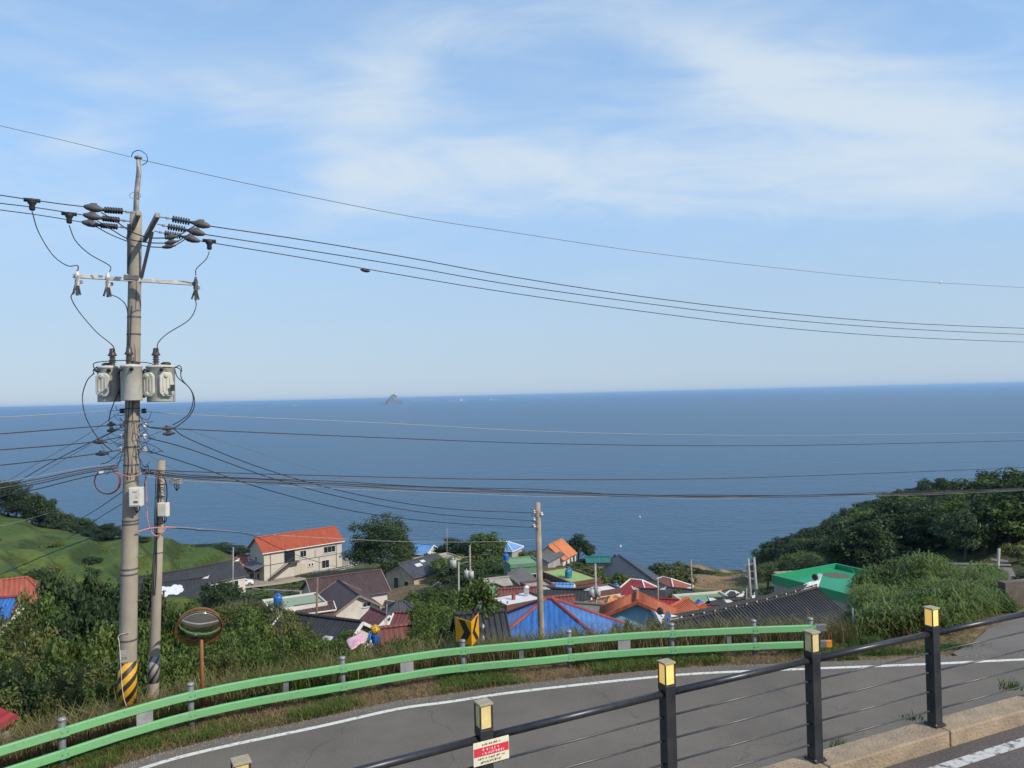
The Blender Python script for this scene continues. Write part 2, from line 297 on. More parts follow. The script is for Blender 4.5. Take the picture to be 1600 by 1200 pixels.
 H('white_hut', 912, 938, 71, 20, 2.2, 2.4, 2.1, 0, 'flat', 'white', 'concrete', 'small white flat roofed hut by the black tiled brick house'),
 H('rusty_shed', 872, 935, 58, 15, 2.2, 2.0, 1.8, .5, 'gable', 'brick', 'redbrown', 'rusty roofed lean shed behind the bright blue roof', over=.2),
 H('tin_shed', 927, 947, 57, -20, 2.2, 1.8, 1.8, .4, 'gable', 'greywall', 'greytile2', 'grey tin roofed shed beside the apricot roof', over=.2),
 H('slate_hut', 966, 872, 128, 100, 3.6, 3.6, 2.2, 1.0, 'gable', 'oldcream', 'slate', 'cream walled slate hut at the seaward end of the long slate house', over=.3),
 H('tin_shed', 775, 905, 90, 20, 2.8, 2.4, 2.0, .5, 'gable', 'greywall', 'concrete', 'concrete roofed shed below the grey tiled hut', over=.2),
 H('white_hut', 1062, 921, 100, -30, 3.0, 2.6, 2.2, .7, 'gable', 'white', 'slate', 'white hut with slate roof behind the thin brown pole', over=.3),
 H('brick_hut', 840, 915, 78, 18, 2.6, 2.4, 2.4, 0, 'flat', 'brick', 'concrete', 'brick hut with bare concrete roof beside the brown pole'),
 H('red_shed', 1041, 938, 78, -20, 2.2, 2.2, 1.9, .6, 'gable', 'white', 'red', 'small red roofed shed below the white slate roofed hut', over=.25, trim='white'),
 H('tin_shed', 1031, 951, 62, 12, 1.8, 1.8, 1.8, .5, 'gable', 'greywall', 'greytile', 'small dark grey tin shed behind the orange tile roofs', over=.2),
 H('white_hut', 945, 921, 80, 25, 2.4, 2.2, 2.1, 0, 'flat', 'white', 'whiteroof', 'white flat roofed store beside the blue tank stand'),
 H('orange_hut', 1113, 928, 92, 30, 2.6, 2.4, 2.0, .8, 'gable', 'white', 'apricot_deep', 'small orange roofed hut past the bright green flat roof', over=.25),
 H('slate_hut', 1144, 925, 97, -25, 3.0, 2.8, 2.1, .9, 'hip', 'white', 'slate', 'small hipped slate hut at the foot of the brown field', over=.25, ridge=.6, trim='white'),
 H('white_hut', 736, 946, 62, 15, 2.2, 2.0, 2.0, .5, 'gable', 'white', 'greytile2', 'white walled store under the bare leaning tree', over=.2),
 H('redbrown_shed', 645, 961, 60, -12, 2.6, 2.2, 1.8, .6, 'gable', 'white', 'redbrown', 'red brown roofed shed between the slate roof and the light leafed trees', over=.25, trim='white'),
 H('blue_shed', 879, 914, 86, -10, 2.2, 2.0, 2.0, .5, 'gable', 'white', 'paleblue', 'little pale blue roofed shed under the lime green roof', over=.2, trim='white'),
]

# ------------------------------------------------------------------ road geometry (plan curves)
RZ = CZ - 7.1                  # lower road level
LINE_PX = [(225, 1200), (340, 1169), (496, 1136), (621, 1108), (700, 1097), (809, 1081), (1000, 1060), (1100, 1052), (1240, 1046), (1443, 1038), (1590, 1031)]
line_pts = [Vector((-15.2, 3.0, RZ)), Vector((-13.4, 7.2, RZ)), Vector((-11.2, 10.8, RZ)), Vector((-9.1, 13.3, RZ))] + [atz(a, b, -7.1) for a, b in LINE_PX] + [Vector((17, 20.0, RZ)), Vector((24, 20.2, RZ)), Vector((34, 20.0, RZ))]
line_pts = smooth_path(line_pts, 6)
def offset(pts, d):
    out = []
    for i, p in enumerate(pts):
        t = (pts[min(i + 1, len(pts) - 1)] - pts[max(i - 1, 0)]); t.z = 0; t.normalize()
        out.append(p + Vector((-t.y, t.x, 0)) * d)
    return out
edge_pts = offset(line_pts, .45)
GR_PX = [(0, 1166), (100, 1136), (200, 1106), (300, 1080), (400, 1060), (500, 1044), (650, 1020), (724, 1011), (840, 1001), (900, 995), (1000, 987.5), (1100, 982.5), (1180, 979), (1300, 975)]
gr_pts = [atz(a, b, -6.34) for a, b in GR_PX]
t0 = (gr_pts[0] - gr_pts[1]).normalized()
gr_pts = [gr_pts[0] + t0 * 4.2 + Vector((.75, 0, 0)), gr_pts[0] + t0 * 2 + Vector((.15, 0, 0))] + gr_pts
gr_path = smooth_path(gr_pts, 8)
EA = np.array([math.atan2(p.x, p.y) for p in edge_pts]); ER = np.array([math.hypot(p.x, p.y) for p in edge_pts])
def edge_r(az): return np.interp(az, EA, ER)

# ------------------------------------------------------------------ terrain: thin-plate surface through the measured ground points
CP = []
for h in HOUSES:
    CP.append((h['x'], h['y'], h['zb'] - CZ))
def g(px, py, Y): p = at(px, py, Y); CP.append((p.x, p.y, p.z - CZ))
# verge and first slope behind the rail
for p in edge_pts[::4]: CP.append((p.x, p.y, -7.14))
for i, p in enumerate(gr_path[::6]):
    nrm = Vector((p.x, p.y, 0)).normalized()
    k = min(1, max(0, (p.x + 9) / 3))
    CP.append((p.x + nrm.x * .6, p.y + nrm.y * .6, -7.2))
    CP.append((p.x + nrm.x * 3, p.y + nrm.y * 3, -8.5)); CP.append((p.x + nrm.x * 7, p.y + nrm.y * 7, -10.6))
for x, y, z in [(-18, 20, -10), (-22, 30, -14), (-14, 32, -13.4), (-8, 34, -14), (-2, 32, -13.6), (5, 32, -13.5), (-30, 45, -17), (-18, 48, -17.5), (-8, 55, -19), (0, 52, -17.5), (-28, 62, -20), (-45, 75, -19.5), (-35, 90, -24),
                (13, 24, -7.3), (16, 26, -7.3), (20, 27, -7.4), (26, 28, -7.5), (14, 30, -9.5), (19, 33, -10.0), (26, 36, -10.2), (32, 42, -11.0), (40, 40, -9.5), (24, 45, -13.5), (35, 30, -7.5), (45, 25, -7), (38, 60, -14), (50, 60, -11),
                (14, 38, -14.5), (8, 36, -14), (20, 66, -19), (30, 80, -20), (45, 85, -18), (60, 90, -15), (75, 60, -8)]: CP.append((x, y, z))
# left terraced hill
for a in [(0, 900, 90), (60, 880, 105), (130, 870, 120), (200, 868, 125), (0, 850, 125), (80, 843, 140), (150, 848, 150), (250, 850, 155), (330, 862, 150), (0, 806, 160), (60, 828, 162), (120, 842, 164), (-120, 780, 165), (-200, 800, 130), (-200, 860, 95), (-150, 900, 70)]: g(*a)
for x, y, z in [(-120, 215, -46), (-95, 215, -52), (-70, 205, -52), (-50, 190, -46), (-140, 190, -31), (-160, 140, -19), (-100, 245, -62), (-150, 260, -50), (-60, 235, -63), (-190, 230, -38)]: CP.append((x, y, z))
# middle ground, road to the guesthouse, sea edge
for a in [(378, 918, 136), (600, 905, 135), (620, 920, 112), (700, 905, 118), (740, 895, 125), (560, 975, 85), (400, 940, 100), (350, 930, 112), (760, 905, 112), (640, 868, 158), (730, 864, 160), (800, 868, 162), (860, 882, 142), (930, 884, 135), (950, 900, 120), (1050, 925, 112), (900, 935, 78), (940, 950, 66)]: g(*a)
for a in [(430, 918, 134), (480, 912, 136), (530, 903, 139), (480, 930, 118), (560, 900, 138)]: g(*a)
for x, y, z in [(-30, 175, -44), (-10, 185, -44), (10, 182, -43), (-20, 215, -61), (10, 215, -60), (30, 160, -39), (40, 175, -42), (-40, 205, -56), (30, 200, -52), (15, 240, -64), (-30, 250, -66), (45, 205, -50)]: CP.append((x, y, z))
# brown field, path to the rocks, wooded hill on the right
for a in [(1045, 905, 142), (1060, 886, 178), (1100, 882, 188), (1140, 890, 195), (1090, 897, 165), (1130, 920, 150), (1080, 925, 135), (1145, 905, 185), (1165, 900, 215), (1190, 915, 140), (1230, 905, 125), (1280, 905, 108), (1350, 893, 115), (1420, 885, 115), (1520, 875, 110), (1600, 870, 105), (1250, 872, 165), (1320, 848, 175), (1400, 825, 175), (1500, 812, 170), (1600, 805, 165), (1340, 825, 210), (1430, 803, 215), (1520, 800, 215), (1620, 798, 210), (1750, 800, 180), (1900, 790, 170)]: g(*a)
for x, y, z in [(70, 250, -63), (85, 250, -60), (85, 235, -54), (100, 255, -55), (140, 255, -44), (180, 250, -40), (62, 222, -58), (70, 225, -56), (62, 205, -50), (75, 205, -46), (75, 285, -66), (110, 295, -66), (160, 300, -64), (210, 290, -58), (58, 235, -58), (50, 255, -66), (160, 190, -26), (220, 200, -24), (110, 110, -18)]: CP.append((x, y, z))
CPA = np.array(CP, float)
def _tps(r2): return np.where(r2 > 1e-9, r2 * np.log(r2 + 1e-12) * .5, 0)
_X = CPA[:, :2] / 50
_K = _tps(((_X[:, None] - _X[None]) ** 2).sum(-1)) + np.eye(len(_X)) * .004
_P = np.c_[np.ones(len(_X)), _X]
_A = np.block([[_K, _P], [_P.T, np.zeros((3, 3))]])
_wv = np.linalg.solve(_A, np.r_[CPA[:, 2], 0, 0, 0])
def ground_np(x, y):
    x = np.asarray(x, float).ravel(); y = np.asarray(y, float).ravel()
    q = np.c_[x, y] / 50; z = np.zeros(len(q))
    for i in range(0, len(q), 20000):
        b = q[i:i + 20000]; r2 = ((b[:, None] - _X[None]) ** 2).sum(-1)
        z[i:i + 20000] = _tps(r2) @ _wv[:-3] + _wv[-3] + b @ _wv[-2:]
    # flat shelf next to the road
    az = np.arctan2(x, y); d = np.hypot(x, y) - edge_r(az)
    k = np.clip((d - 1.2) / 2.2, 0, 1); k = k * k * (3 - 2 * k)
    z = (-7.13 - .05 * np.clip(d, 0, 2)) * (1 - k) + z * k
    return np.clip(z, -66, -5) + CZ
def ground(x, y): return float(ground_np([x], [y])[0])
# ------------------------------------------------------------------ sea and sky-line
def sea_mat():
    mt = bpy.data.materials.new('sea_water'); mt.use_nodes = True; t = mt.node_tree; n = t.nodes; l = t.links
    b = n['Principled BSDF']; b.inputs['Base Color'].default_value = (.018, .066, .125, 1); b.inputs['Roughness'].default_value = .32; b.inputs['IOR'].default_value = 1.33; b.inputs['Specular IOR Level'].default_value = .32
    tcn = n.new('ShaderNodeTexCoord'); prev = None
    for sc, st, ds in ((.05, .5, 2.2), (.3, 1.0, 1.0), (1.3, .8, .25)):
        mpn = n.new('ShaderNodeMapping'); mpn.inputs['Scale'].default_value = (.6, 1.0, 1); mpn.inputs['Rotation'].default_value = (0, 0, R(8)); l.new(tcn.outputs['Object'], mpn.inputs[0])
        no = n.new('ShaderNodeTexNoise'); no.inputs['Scale'].default_value = sc; no.inputs['Detail'].default_value = 4; l.new(mpn.outputs[0], no.inputs['Vector'])
        bp = n.new('ShaderNodeBump'); bp.inputs['Strength'].default_value = st; bp.inputs['Distance'].default_value = ds; l.new(no.outputs[0], bp.inputs['Height'])
        if prev: l.new(prev, bp.inputs['Normal'])
        prev = bp.outputs[0]
    l.new(prev, b.inputs['Normal'])
    big = n.new('ShaderNodeTexNoise'); big.inputs['Scale'].default_value = .0028; big.inputs['Detail'].default_value = 6; mpb = n.new('ShaderNodeMapping'); mpb.inputs['Scale'].default_value = (.35, 1.6, 1); mpb.inputs['Rotation'].default_value = (0, 0, R(-12)); l.new(tcn.outputs['Object'], mpb.inputs[0]); l.new(mpb.outputs[0], big.inputs['Vector'])
    mx = n.new('ShaderNodeMixRGB'); l.new(big.outputs[0], mx.inputs[0]); mx.inputs[1].default_value = (.016, .064, .125, 1); mx.inputs[2].default_value = (.03, .088, .15, 1); l.new(mx.outputs[0], b.inputs['Base Color'])
    return mt
V = [(0, 0, 0)]; F = []
rings = [400, 1200, 4000, 12000, 30000]; ns = 96
for r in rings:
    for k in range(ns): V.append((r * math.cos(2 * math.pi * k / ns), r * math.sin(2 * math.pi * k / ns), 0))
for k in range(ns): F.append((0, 1 + k, 1 + (k + 1) % ns))
for i in range(len(rings) - 1):
    for k in range(ns): F.append((1 + i * ns + k, 1 + (i + 1) * ns + k, 1 + (i + 1) * ns + (k + 1) % ns, 1 + i * ns + (k + 1) % ns))
s_ = MB(); s_.add(V, F); sea = s_.build('sea', sea_mat(), kind='structure')

# ------------------------------------------------------------------ terrain sheet
NA, NR = 420, 300
az = np.linspace(R(-74), R(56), NA); tt = np.linspace(0, 1, NR)
r0 = edge_r(az)
dist = 0.0 + 8 * tt + 340 * tt ** 2.6
RR = r0[None, :] + dist[:, None]; AA = np.repeat(az[None, :], NR, 0)
GX = (RR * np.sin(AA)).ravel(); GY = (RR * np.cos(AA)).ravel(); GZ = ground_np(GX, GY)
dd = np.repeat(dist[:, None], NA, 1).ravel()
# uneven ground: lumps that grow away from the road
def vnoise(x, y, s, seed):
    r_ = np.random.default_rng(seed); T = r_.random((257, 257)); xs = (x * s) % 256; ys = (y * s) % 256
    i = xs.astype(int); j = ys.astype(int); fx = xs - i; fy = ys - j; fx = fx * fx * (3 - 2 * fx); fy = fy * fy * (3 - 2 * fy)
    return T[i, j] * (1 - fx) * (1 - fy) + T[i + 1, j] * fx * (1 - fy) + T[i, j + 1] * (1 - fx) * fy + T[i + 1, j + 1] * fx * fy
GZ = GZ + (vnoise(GX, GY, .25, 1) - .5) * np.clip(dd / 20, 0, 1) * .7 + (vnoise(GX, GY, 1.7, 2) - .5) * np.clip((dd - .1) / 2, 0, 1) * .12
# terrace steps on the left hill field
fieldm = ((GY > 85) & (GY < 200)).astype(float) * np.clip((-.365 - GX / GY) / .03, 0, 1)
step = (GZ + (vnoise(GX, GY, .06, 9) - .5) * 3) / 2.2; off_ = (vnoise(GX, GY, .06, 9) - .5) * 3
GZ = GZ * (1 - .8 * fieldm) + .8 * fieldm * (-off_ + 2.2 * (np.floor(step) + np.clip((step - np.floor(step)) * 3, 0, 1)))
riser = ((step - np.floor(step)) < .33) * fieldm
flatm = np.clip((GX - 9.5 - np.maximum(0, GY - 21) * .95) / 1.5, 0, 1) * np.clip((28.5 + .2 * (GX - 12) - GY) / 2, 0, 1); GZ = GZ * (1 - flatm) + (RZ - .05) * flatm
idx = np.arange(NA * NR).reshape(NR, NA)
TF = np.stack([idx[:-1, :-1], idx[:-1, 1:], idx[1:, 1:], idx[1:, :-1]], -1).reshape(-1, 4)[:, ::-1]
def land_mat():
    mt = bpy.data.materials.new('land'); mt.use_nodes = True; t = mt.node_tree; n = t.nodes; l = t.links
    b = n['Principled BSDF']; b.inputs['Roughness'].default_value = .9; b.inputs['Specular IOR Level'].default_value = .2
    at_ = n.new('ShaderNodeVertexColor'); at_.layer_name = 'ground'
    tcn = n.new('ShaderNodeTexCoord'); no = n.new('ShaderNodeTexNoise'); no.inputs['Scale'].default_value = 1.6; no.inputs['Detail'].default_value = 9; no.inputs['Roughness'].default_value = .7; l.new(tcn.outputs['Object'], no.inputs['Vector'])
    mr_ = n.new('ShaderNodeMapRange'); mr_.inputs[1].default_value = .3; mr_.inputs[2].default_value = .7; mr_.inputs[3].default_value = .55; mr_.inputs[4].default_value = 1.4; l.new(no.outputs[0], mr_.inputs[0])
    hs = n.new('ShaderNodeHueSaturation'); l.new(at_.outputs[0], hs.inputs['Color']); l.new(mr_.outputs[0], hs.inputs['Value']); l.new(hs.outputs[0], b.inputs['Base Color'])
    n2_ = n.new('ShaderNodeTexNoise'); n2_.inputs['Scale'].default_value = 5; n2_.inputs['Detail'].default_value = 8; l.new(tcn.outputs['Object'], n2_.inputs['Vector'])
    bp = n.new('ShaderNodeBump'); bp.inputs['Strength'].default_value = .8; bp.inputs['Distance'].default_value = .15; l.new(n2_.outputs[0], bp.inputs['Height']); l.new(bp.outputs[0], b.inputs['Normal'])
    return mt
tm = fast_mesh('terrain', np.c_[GX, GY, GZ], TF, land_mat(), True)
ca = tm.color_attributes.new('ground', 'FLOAT_COLOR', 'POINT')
nz = vnoise(GX, GY, .12, 5) * .6 + vnoise(GX, GY, .5, 6) * .4
C = np.zeros((len(GX), 4)); C[:, 3] = 1
def lerp(a, b, k): return np.array(a)[None] * (1 - k[:, None]) + np.array(b)[None] * k[:, None]
C[:, :3] = lerp((.055, .075, .022), (.12, .095, .05), np.clip((nz - .45) * 4, 0, 1) * np.clip(1.2 - GX / 60, .1, 1))
near = np.clip(1 - dd / 9, 0, 1); C[:, :3] = C[:, :3] * (1 - near[:, None]) + lerp((.20, .135, .08), (.13, .10, .05), np.clip((nz - .4) * 4, 0, 1)) * near[:, None]
fk = np.clip((fieldm - .1) * 2, 0, 1); C[:, :3] = C[:, :3] * (1 - fk[:, None]) + lerp((.095, .125, .022), (.055, .09, .018), np.clip((nz - .4) * 5, 0, 1)) * fk[:, None]
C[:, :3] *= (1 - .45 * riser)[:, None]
def blob(px, py, Y, rx, ry, col, ang=0, soft=.3):
    p = at(px, py, Y); x = GX - p.x; y = GY - p.y; c, s = math.cos(ang), math.sin(ang); u = (x * c + y * s) / rx; v = (-x * s + y * c) / ry
    d = np.sqrt(u * u + v * v) + (nz - .5) * .35; k = np.clip((1 - d) / soft, 0, 1)[:, None]; C[:, :3] = C[:, :3] * (1 - k) + np.array(col)[None] * k
blob(1090, 895, 172, 11, 20, (.26, .165, .09)); blob(1120, 920, 146, 9, 12, (.24, .155, .085)); blob(1152, 908, 180, 2.2, 16, (.30, .21, .13))
blob(1165, 892, 225, 14, 9, (.24, .16, .12)); blob(600, 905, 132, 13, 10, (.17, .115, .065)); blob(640, 915, 108, 9, 8, (.15, .11, .06)); blob(960, 895, 122, 7, 6, (.22, .15, .09))
blob(1300, 890, 120, 16, 8, (.10, .12, .04)); blob(850, 925, 75, 4, 5, (.28, .22, .16)); blob(900, 940, 70, 6, 4, (.25, .21, .16))
rock = np.clip((-53 + CZ - GZ) / 3, 0, 1) * (GX > -45); C[:, :3] = C[:, :3] * (1 - rock[:, None]) + lerp((.20, .135, .10), (.12, .095, .08), nz) * rock[:, None]
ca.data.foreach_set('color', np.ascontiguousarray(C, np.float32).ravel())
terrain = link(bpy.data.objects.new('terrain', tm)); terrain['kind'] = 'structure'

# ------------------------------------------------------------------ roads
def asphalt_mat(name, c1, c2):
    """worn asphalt: broad tone drift, pale aggregate grains, a few tar-filled cracks"""
    mt = bpy.data.materials.new(name); mt.use_nodes = True; t = mt.node_tree; n = t.nodes; l = t.links; b = n['Principled BSDF']; b.inputs['Roughness'].default_value = .9; b.inputs['Specular IOR Level'].default_value = .25
    tcn = n.new('ShaderNodeTexCoord')
    def noise(sc, det=6, ro=.6):
        q = n.new('ShaderNodeTexNoise'); q.inputs['Scale'].default_value = sc; q.inputs['Detail'].default_value = det; q.inputs['Roughness'].default_value = ro; l.new(tcn.outputs['Object'], q.inputs['Vector']); return q.outputs[0]
    def mr_(x, a, b2, c, d):
        q = n.new('ShaderNodeMapRange'); l.new(x, q.inputs[0]); q.inputs[1].default_value = a; q.inputs[2].default_value = b2; q.inputs[3].default_value = c; q.inputs[4].default_value = d; return q.outputs[0]
    mx = n.new('ShaderNodeMixRGB'); l.new(mr_(noise(.45, 8, .65), .35, .65, 0, 1), mx.inputs[0]); mx.inputs[1].default_value = (*c1, 1); mx.inputs[2].default_value = (*c2, 1)
    hs = n.new('ShaderNodeHueSaturation'); l.new(mx.outputs[0], hs.inputs['Color']); l.new(mr_(noise(30, 4, .85), .3, .7, .6, 1.42), hs.inputs['Value'])
    vo = n.new('ShaderNodeTexVoronoi'); vo.feature = 'DISTANCE_TO_EDGE'; vo.inputs['Scale'].default_value = .22
    wv = n.new('ShaderNodeVectorMath'); wv.operation = 'ADD'; nn = n.new('ShaderNodeTexNoise'); nn.inputs['Scale'].default_value = 1.1; nn.inputs['Detail'].default_value = 5; l.new(tcn.outputs['Object'], nn.inputs['Vector']); l.new(tcn.outputs['Object'], wv.inputs[0]); l.new(nn.outputs['Color'], wv.inputs[1]); l.new(wv.outputs[0], vo.inputs['Vector'])
    ck = mr_(vo.outputs['Distance'], 0, .006, .75, 1); msk = mr_(noise(.16, 2), .5, .56, 1, 0); mm_ = n.new('ShaderNodeMath'); mm_.operation = 'MAXIMUM'; l.new(ck, mm_.inputs[0]); l.new(msk, mm_.inputs[1])
    m2 = n.new('ShaderNodeMixRGB'); m2.blend_type = 'MULTIPLY'; m2.inputs[0].default_value = 1; l.new(hs.outputs[0], m2.inputs[1]); l.new(mm_.outputs[0], m2.inputs[2]); l.new(m2.outputs[0], b.inputs['Base Color'])
    bp = n.new('ShaderNodeBump'); bp.inputs['Strength'].default_value = .5; bp.inputs['Distance'].default_value = .01; l.new(noise(70, 3, .7), bp.inputs['Height']); l.new(bp.outputs[0], b.inputs['Normal']); MATS[name] = mt; return mt
def strip(name, A, B, mat, parent=None, lift=0, kind=None):
    s = MB(); n = len(A); vs = [p + Vector((0, 0, lift)) for p in A] + [p + Vector((0, 0, lift)) for p in B]
    s.add(vs, [(i, n + i, n + i + 1, i + 1) for i in range(n - 1)]); return s.build(name, mat, parent, kind=kind)
asph = asphalt_mat('asphalt', (.150, .131, .109), (.112, .099, .085))
def paint_mat(name, base, wear, rgb=(.62, .60, .54)):
    mt = M(name, rgb, .75, .2, 9, rgb2=rgb); n = mt.node_tree.nodes
    mxn = [x for x in n if x.type == 'MIX_RGB'][0]; mxn.inputs[2].default_value = (*base, 1)
    rp = [x for x in n if x.type == 'MAP_RANGE'][0]; rp.inputs[1].default_value = wear; rp.inputs[2].default_value = wear + .1
    no = [x for x in n if x.type == 'TEX_NOISE'][0]; no.inputs['Detail'].default_value = 10; no.inputs['Roughness'].default_value = .75
    return mt
line_m = paint_mat('worn_road_paint', (.15, .137, .122), .535); line_m2 = paint_mat('very_worn_road_paint', (.13, .12, .11), .50, (.5, .49, .47))
inner = [p.lerp(Vector((6, -4, RZ)), .62) for p in line_pts]
lower_road = strip('lower_road', inner, edge_pts, asph, kind='structure')
l1 = strip('edge_line', offset(line_pts, -.07), offset(line_pts, .07), line_m, lower_road, .004)
# crumbled asphalt edge and the side road on the right
sn = [Vector((p.x, p.y, RZ + .004)) for p in edge_pts if 11.2 < p.x < 33]
sf = []
for i, p in enumerate(sn):
    f = i / (len(sn) - 1); dpt = np.interp(p.x, [11.2, 12.2, 13.5, 15.5, 20, 33], [.05, .8, 2.2, 3.6, 6.0, 10.0]); sf.append(Vector((p.x + dpt * .12, p.y + dpt, RZ + .004)))
side_road = strip('side_road', [p - Vector((0, .02, 0)) for p in sn], sf, asphalt_mat('old_asphalt', (.16, .145, .128), (.115, .105, .095)), kind='structure')
# upper road with its kerb
fb = [atz(a, b, -2.64) for a, b in [(376, 1184), (755, 1094), (1041, 1031), (1268, 984), (1455, 947)]]
UZ = CZ - 4.05
fence_pts = [Vector((p.x, p.y, UZ)) for p in fb]
d1 = fence_pts[-1] - fence_pts[-2]; d0 = fence_pts[0] - fence_pts[1]
fence_pts = [fence_pts[0] + d0 * 2 + Vector((0, -.25, 0)), fence_pts[0] + d0 + Vector((0, -.08, 0))] + fence_pts + [fence_pts[-1] + d1 * 1.0 + Vector((0, -.03, 0)), fence_pts[-1] + d1 * 2 + Vector((0, -.1, 0))]
fpath = smooth_path(fence_pts, 6)
UR = UZ - .19
upper_asph = asphalt_mat('upper_asphalt', (.115, .098, .092), (.08, .07, .066))
kb = offset(fpath, -.19)
far_in = [Vector((p.x + 3, p.y - 9, 0)) for p in kb]
kb_r = [Vector((p.x, p.y, UR)) for p in kb]
upper_road = strip('upper_road', [Vector((p.x, p.y, UR)) for p in far_in], kb_r, upper_asph, kind='structure')
strip('edge_line', [Vector((p.x, p.y, UR)) for p in offset(fpath, -.56)], [Vector((p.x, p.y, UR)) for p in offset(fpath, -.41)], line_m2, upper_road, .004)
kerb_m = M('kerb_concrete', (.35, .26, .17), .9, .3, 3.2, .8, 30, rgb2=(.22, .17, .115))
kerb = empty('kerb', fpath[0], label='weathered tan concrete kerb under the black railing', cat='kerb')
kl = offset(fpath, .15); kr = offset(fpath, -.19); B0 = Vector(kerb.location)
for i in range(0, len(fpath) - 1, 6):       # kerb blocks with a joint at each post
    s_ = MB(); A_ = kl[i:i + 7]; B_ = kr[i:i + 7]; n = len(A_); sh = random.uniform(-.012, .012)
    A_ = [a.lerp(A_[min(k + 1, n - 1)], .06 if k == 0 else 0) for k, a in enumerate(A_)]; B_ = [a.lerp(B_[min(k + 1, n - 1)], .06 if k == 0 else 0) for k, a in enumerate(B_)]
    top = UZ + sh; vs = []
    for a, b in zip(A_, B_): vs += [(a.x, a.y, RZ - .2), (a.x, a.y, top), (b.x, b.y, top), (b.x, b.y, UR - .3)]
    fs = [(0, 1, 2, 3)]
    for k in range(n - 1):
        q = k * 4; fs += [(q, q + 4, q + 5, q + 1), (q + 1, q + 5, q + 6, q + 2), (q + 2, q + 6, q + 7, q + 3)]
    q = (n - 1) * 4; fs.append((q + 3, q + 2, q + 1, q)); s_.add(vs, fs); s_.build('kerb_block', kerb_m, kerb, origin=B0, bevel=.018)
# ------------------------------------------------------------------ black railing with lantern posts
blk = M('black_steel', (.016, .018, .024), .45, .25, 5, metal=.1, rgb2=(.04, .039, .038), detail=9); rail_m = M('rail_steel', (.05, .05, .055), .38, .2, 10, metal=.5); wire_rod = M('rod_steel', (.10, .10, .10), .45, .2, 10, metal=.5)
lant_lit = M('lantern_lit', (.75, .55, .2), .5, .1, 6, emit=((1.0, .56, .10), .42)); lant_off = M('lantern_off', (.72, .56, .24), .5, .12, 9); cap_m = M('lantern_cap', (.36, .31, .2), .75, .3, 14, rgb2=(.26, .23, .16))
frame_m = M('lantern_frame', (.035, .032, .03), .5, .2, 8)
galv_b = M('bolt_steel', (.25, .22, .2), .6, .2, 8, metal=.3)
railing = empty('railing', fence_pts[2], label='black steel railing with square lantern topped posts along the kerb', cat='railing'); RB = Vector(railing.location)
NP = len(fence_pts)
for i, p in enumerate(fence_pts):
    t = (fence_pts[min(i + 1, NP - 1)] - fence_pts[max(i - 1, 0)]).normalized(); a = math.atan2(t.y, t.x); rt = rotz(a)
    s_ = MB(); s_.box(p + Vector((0, 0, .56)), (.118, .118, 1.12), rt); s_.box(p + Vector((0, 0, .012)), (.17, .17, .024), rt); s_.box(p + Vector((0, 0, 1.145)), (.128, .128, .06), rt)
    post = s_.build('post', blk, railing, origin=RB, bevel=.005)
    for sx in (-1, 1):
        for sy in (-1, 1): s_ = MB(); s_.lathe([(.011, .024), (.011, .034), (.006, .04)], p + rt @ Vector((sx * .072, sy * .072, 0)), n=8); s_.build('bolt', galv_b, post, origin=RB)
    s_ = MB()
    for sx in (-1, 1):
        for sy in (-1, 1): s_.box(p + rt @ Vector((sx * .056, sy * .056, 1.275)), (.011, .011, .21), rt)
    s_.box(p + Vector((0, 0, 1.18)), (.122, .122, .012), rt)
    s_.build('lantern_frame', frame_m, post, origin=RB)
    s_ = MB(); s_.box(p + Vector((0, 0, 1.275)), (.104, .104, .2), rt); s_.build('lantern_glass', lant_lit if i in (4, 5, 6) and i != 5 else lant_off, post, origin=RB)
    s_ = MB(); s_.box(p + Vector((0, 0, 1.39)), (.132, .132, .02), rt); s_.build('lantern_cap', cap_m, post, origin=RB, bevel=.004)
    if i < NP - 1:
        q = fence_pts[i + 1]; u = (q - p).normalized() * .055
        s_ = MB(); s_.tube([p + u + Vector((0, 0, 1.085)), q - u + Vector((0, 0, 1.085))], .036, 14); s_.build('top_rail', rail_m, railing, True, RB)
        for k in range(4):
            z = .86 - k * .228; s_ = MB(); s_.tube([p + u + Vector((0, 0, z)), q - u + Vector((0, 0, z))], .0105, 8); s_.build('rail', wire_rod, railing, True, RB)
# notice plate fixed to the post and the top rail
p = fence_pts[3]; t = (fence_pts[4] - fence_pts[2]).normalized(); nrm = Vector((t.y, -t.x, 0)).normalized()
plate_m = M('cream_plate', (.74, .68, .5), .55, .06, 8); red_m = M('red_band', (.62, .035, .06), .5, .05, 8); ink = M('sign_ink', (.16, .13, .07), .7, .1, 8); wink = M('sign_white_ink', (.85, .7, .68), .6, .05, 8)
c = p + nrm * .075 + Vector((0, 0, .995)) + t * .03
notice = empty('notice_plate', c, label='cream notice plate with a red band fixed to a railing post', cat='sign')
def pl(u, v, w): return c + t * u + Vector((0, 0, v)) + nrm * w
def flat(s, u0, u1, v0, v1, w): s.prism([pl(u0, v0, w), pl(u1, v0, w), pl(u1, v1, w), pl(u0, v1, w)], nrm * .0015)
s_ = MB(); s_.prism([pl(-.17, -.1, 0), pl(.17, -.1, 0), pl(.17, .1, 0), pl(-.17, .1, 0)], nrm * .004); s_.build('plate', plate_m, notice, origin=c)
s_ = MB(); flat(s_, -.165, .165, -.022, .05, .0055); s_.build('red_band', red_m, notice, origin=c)
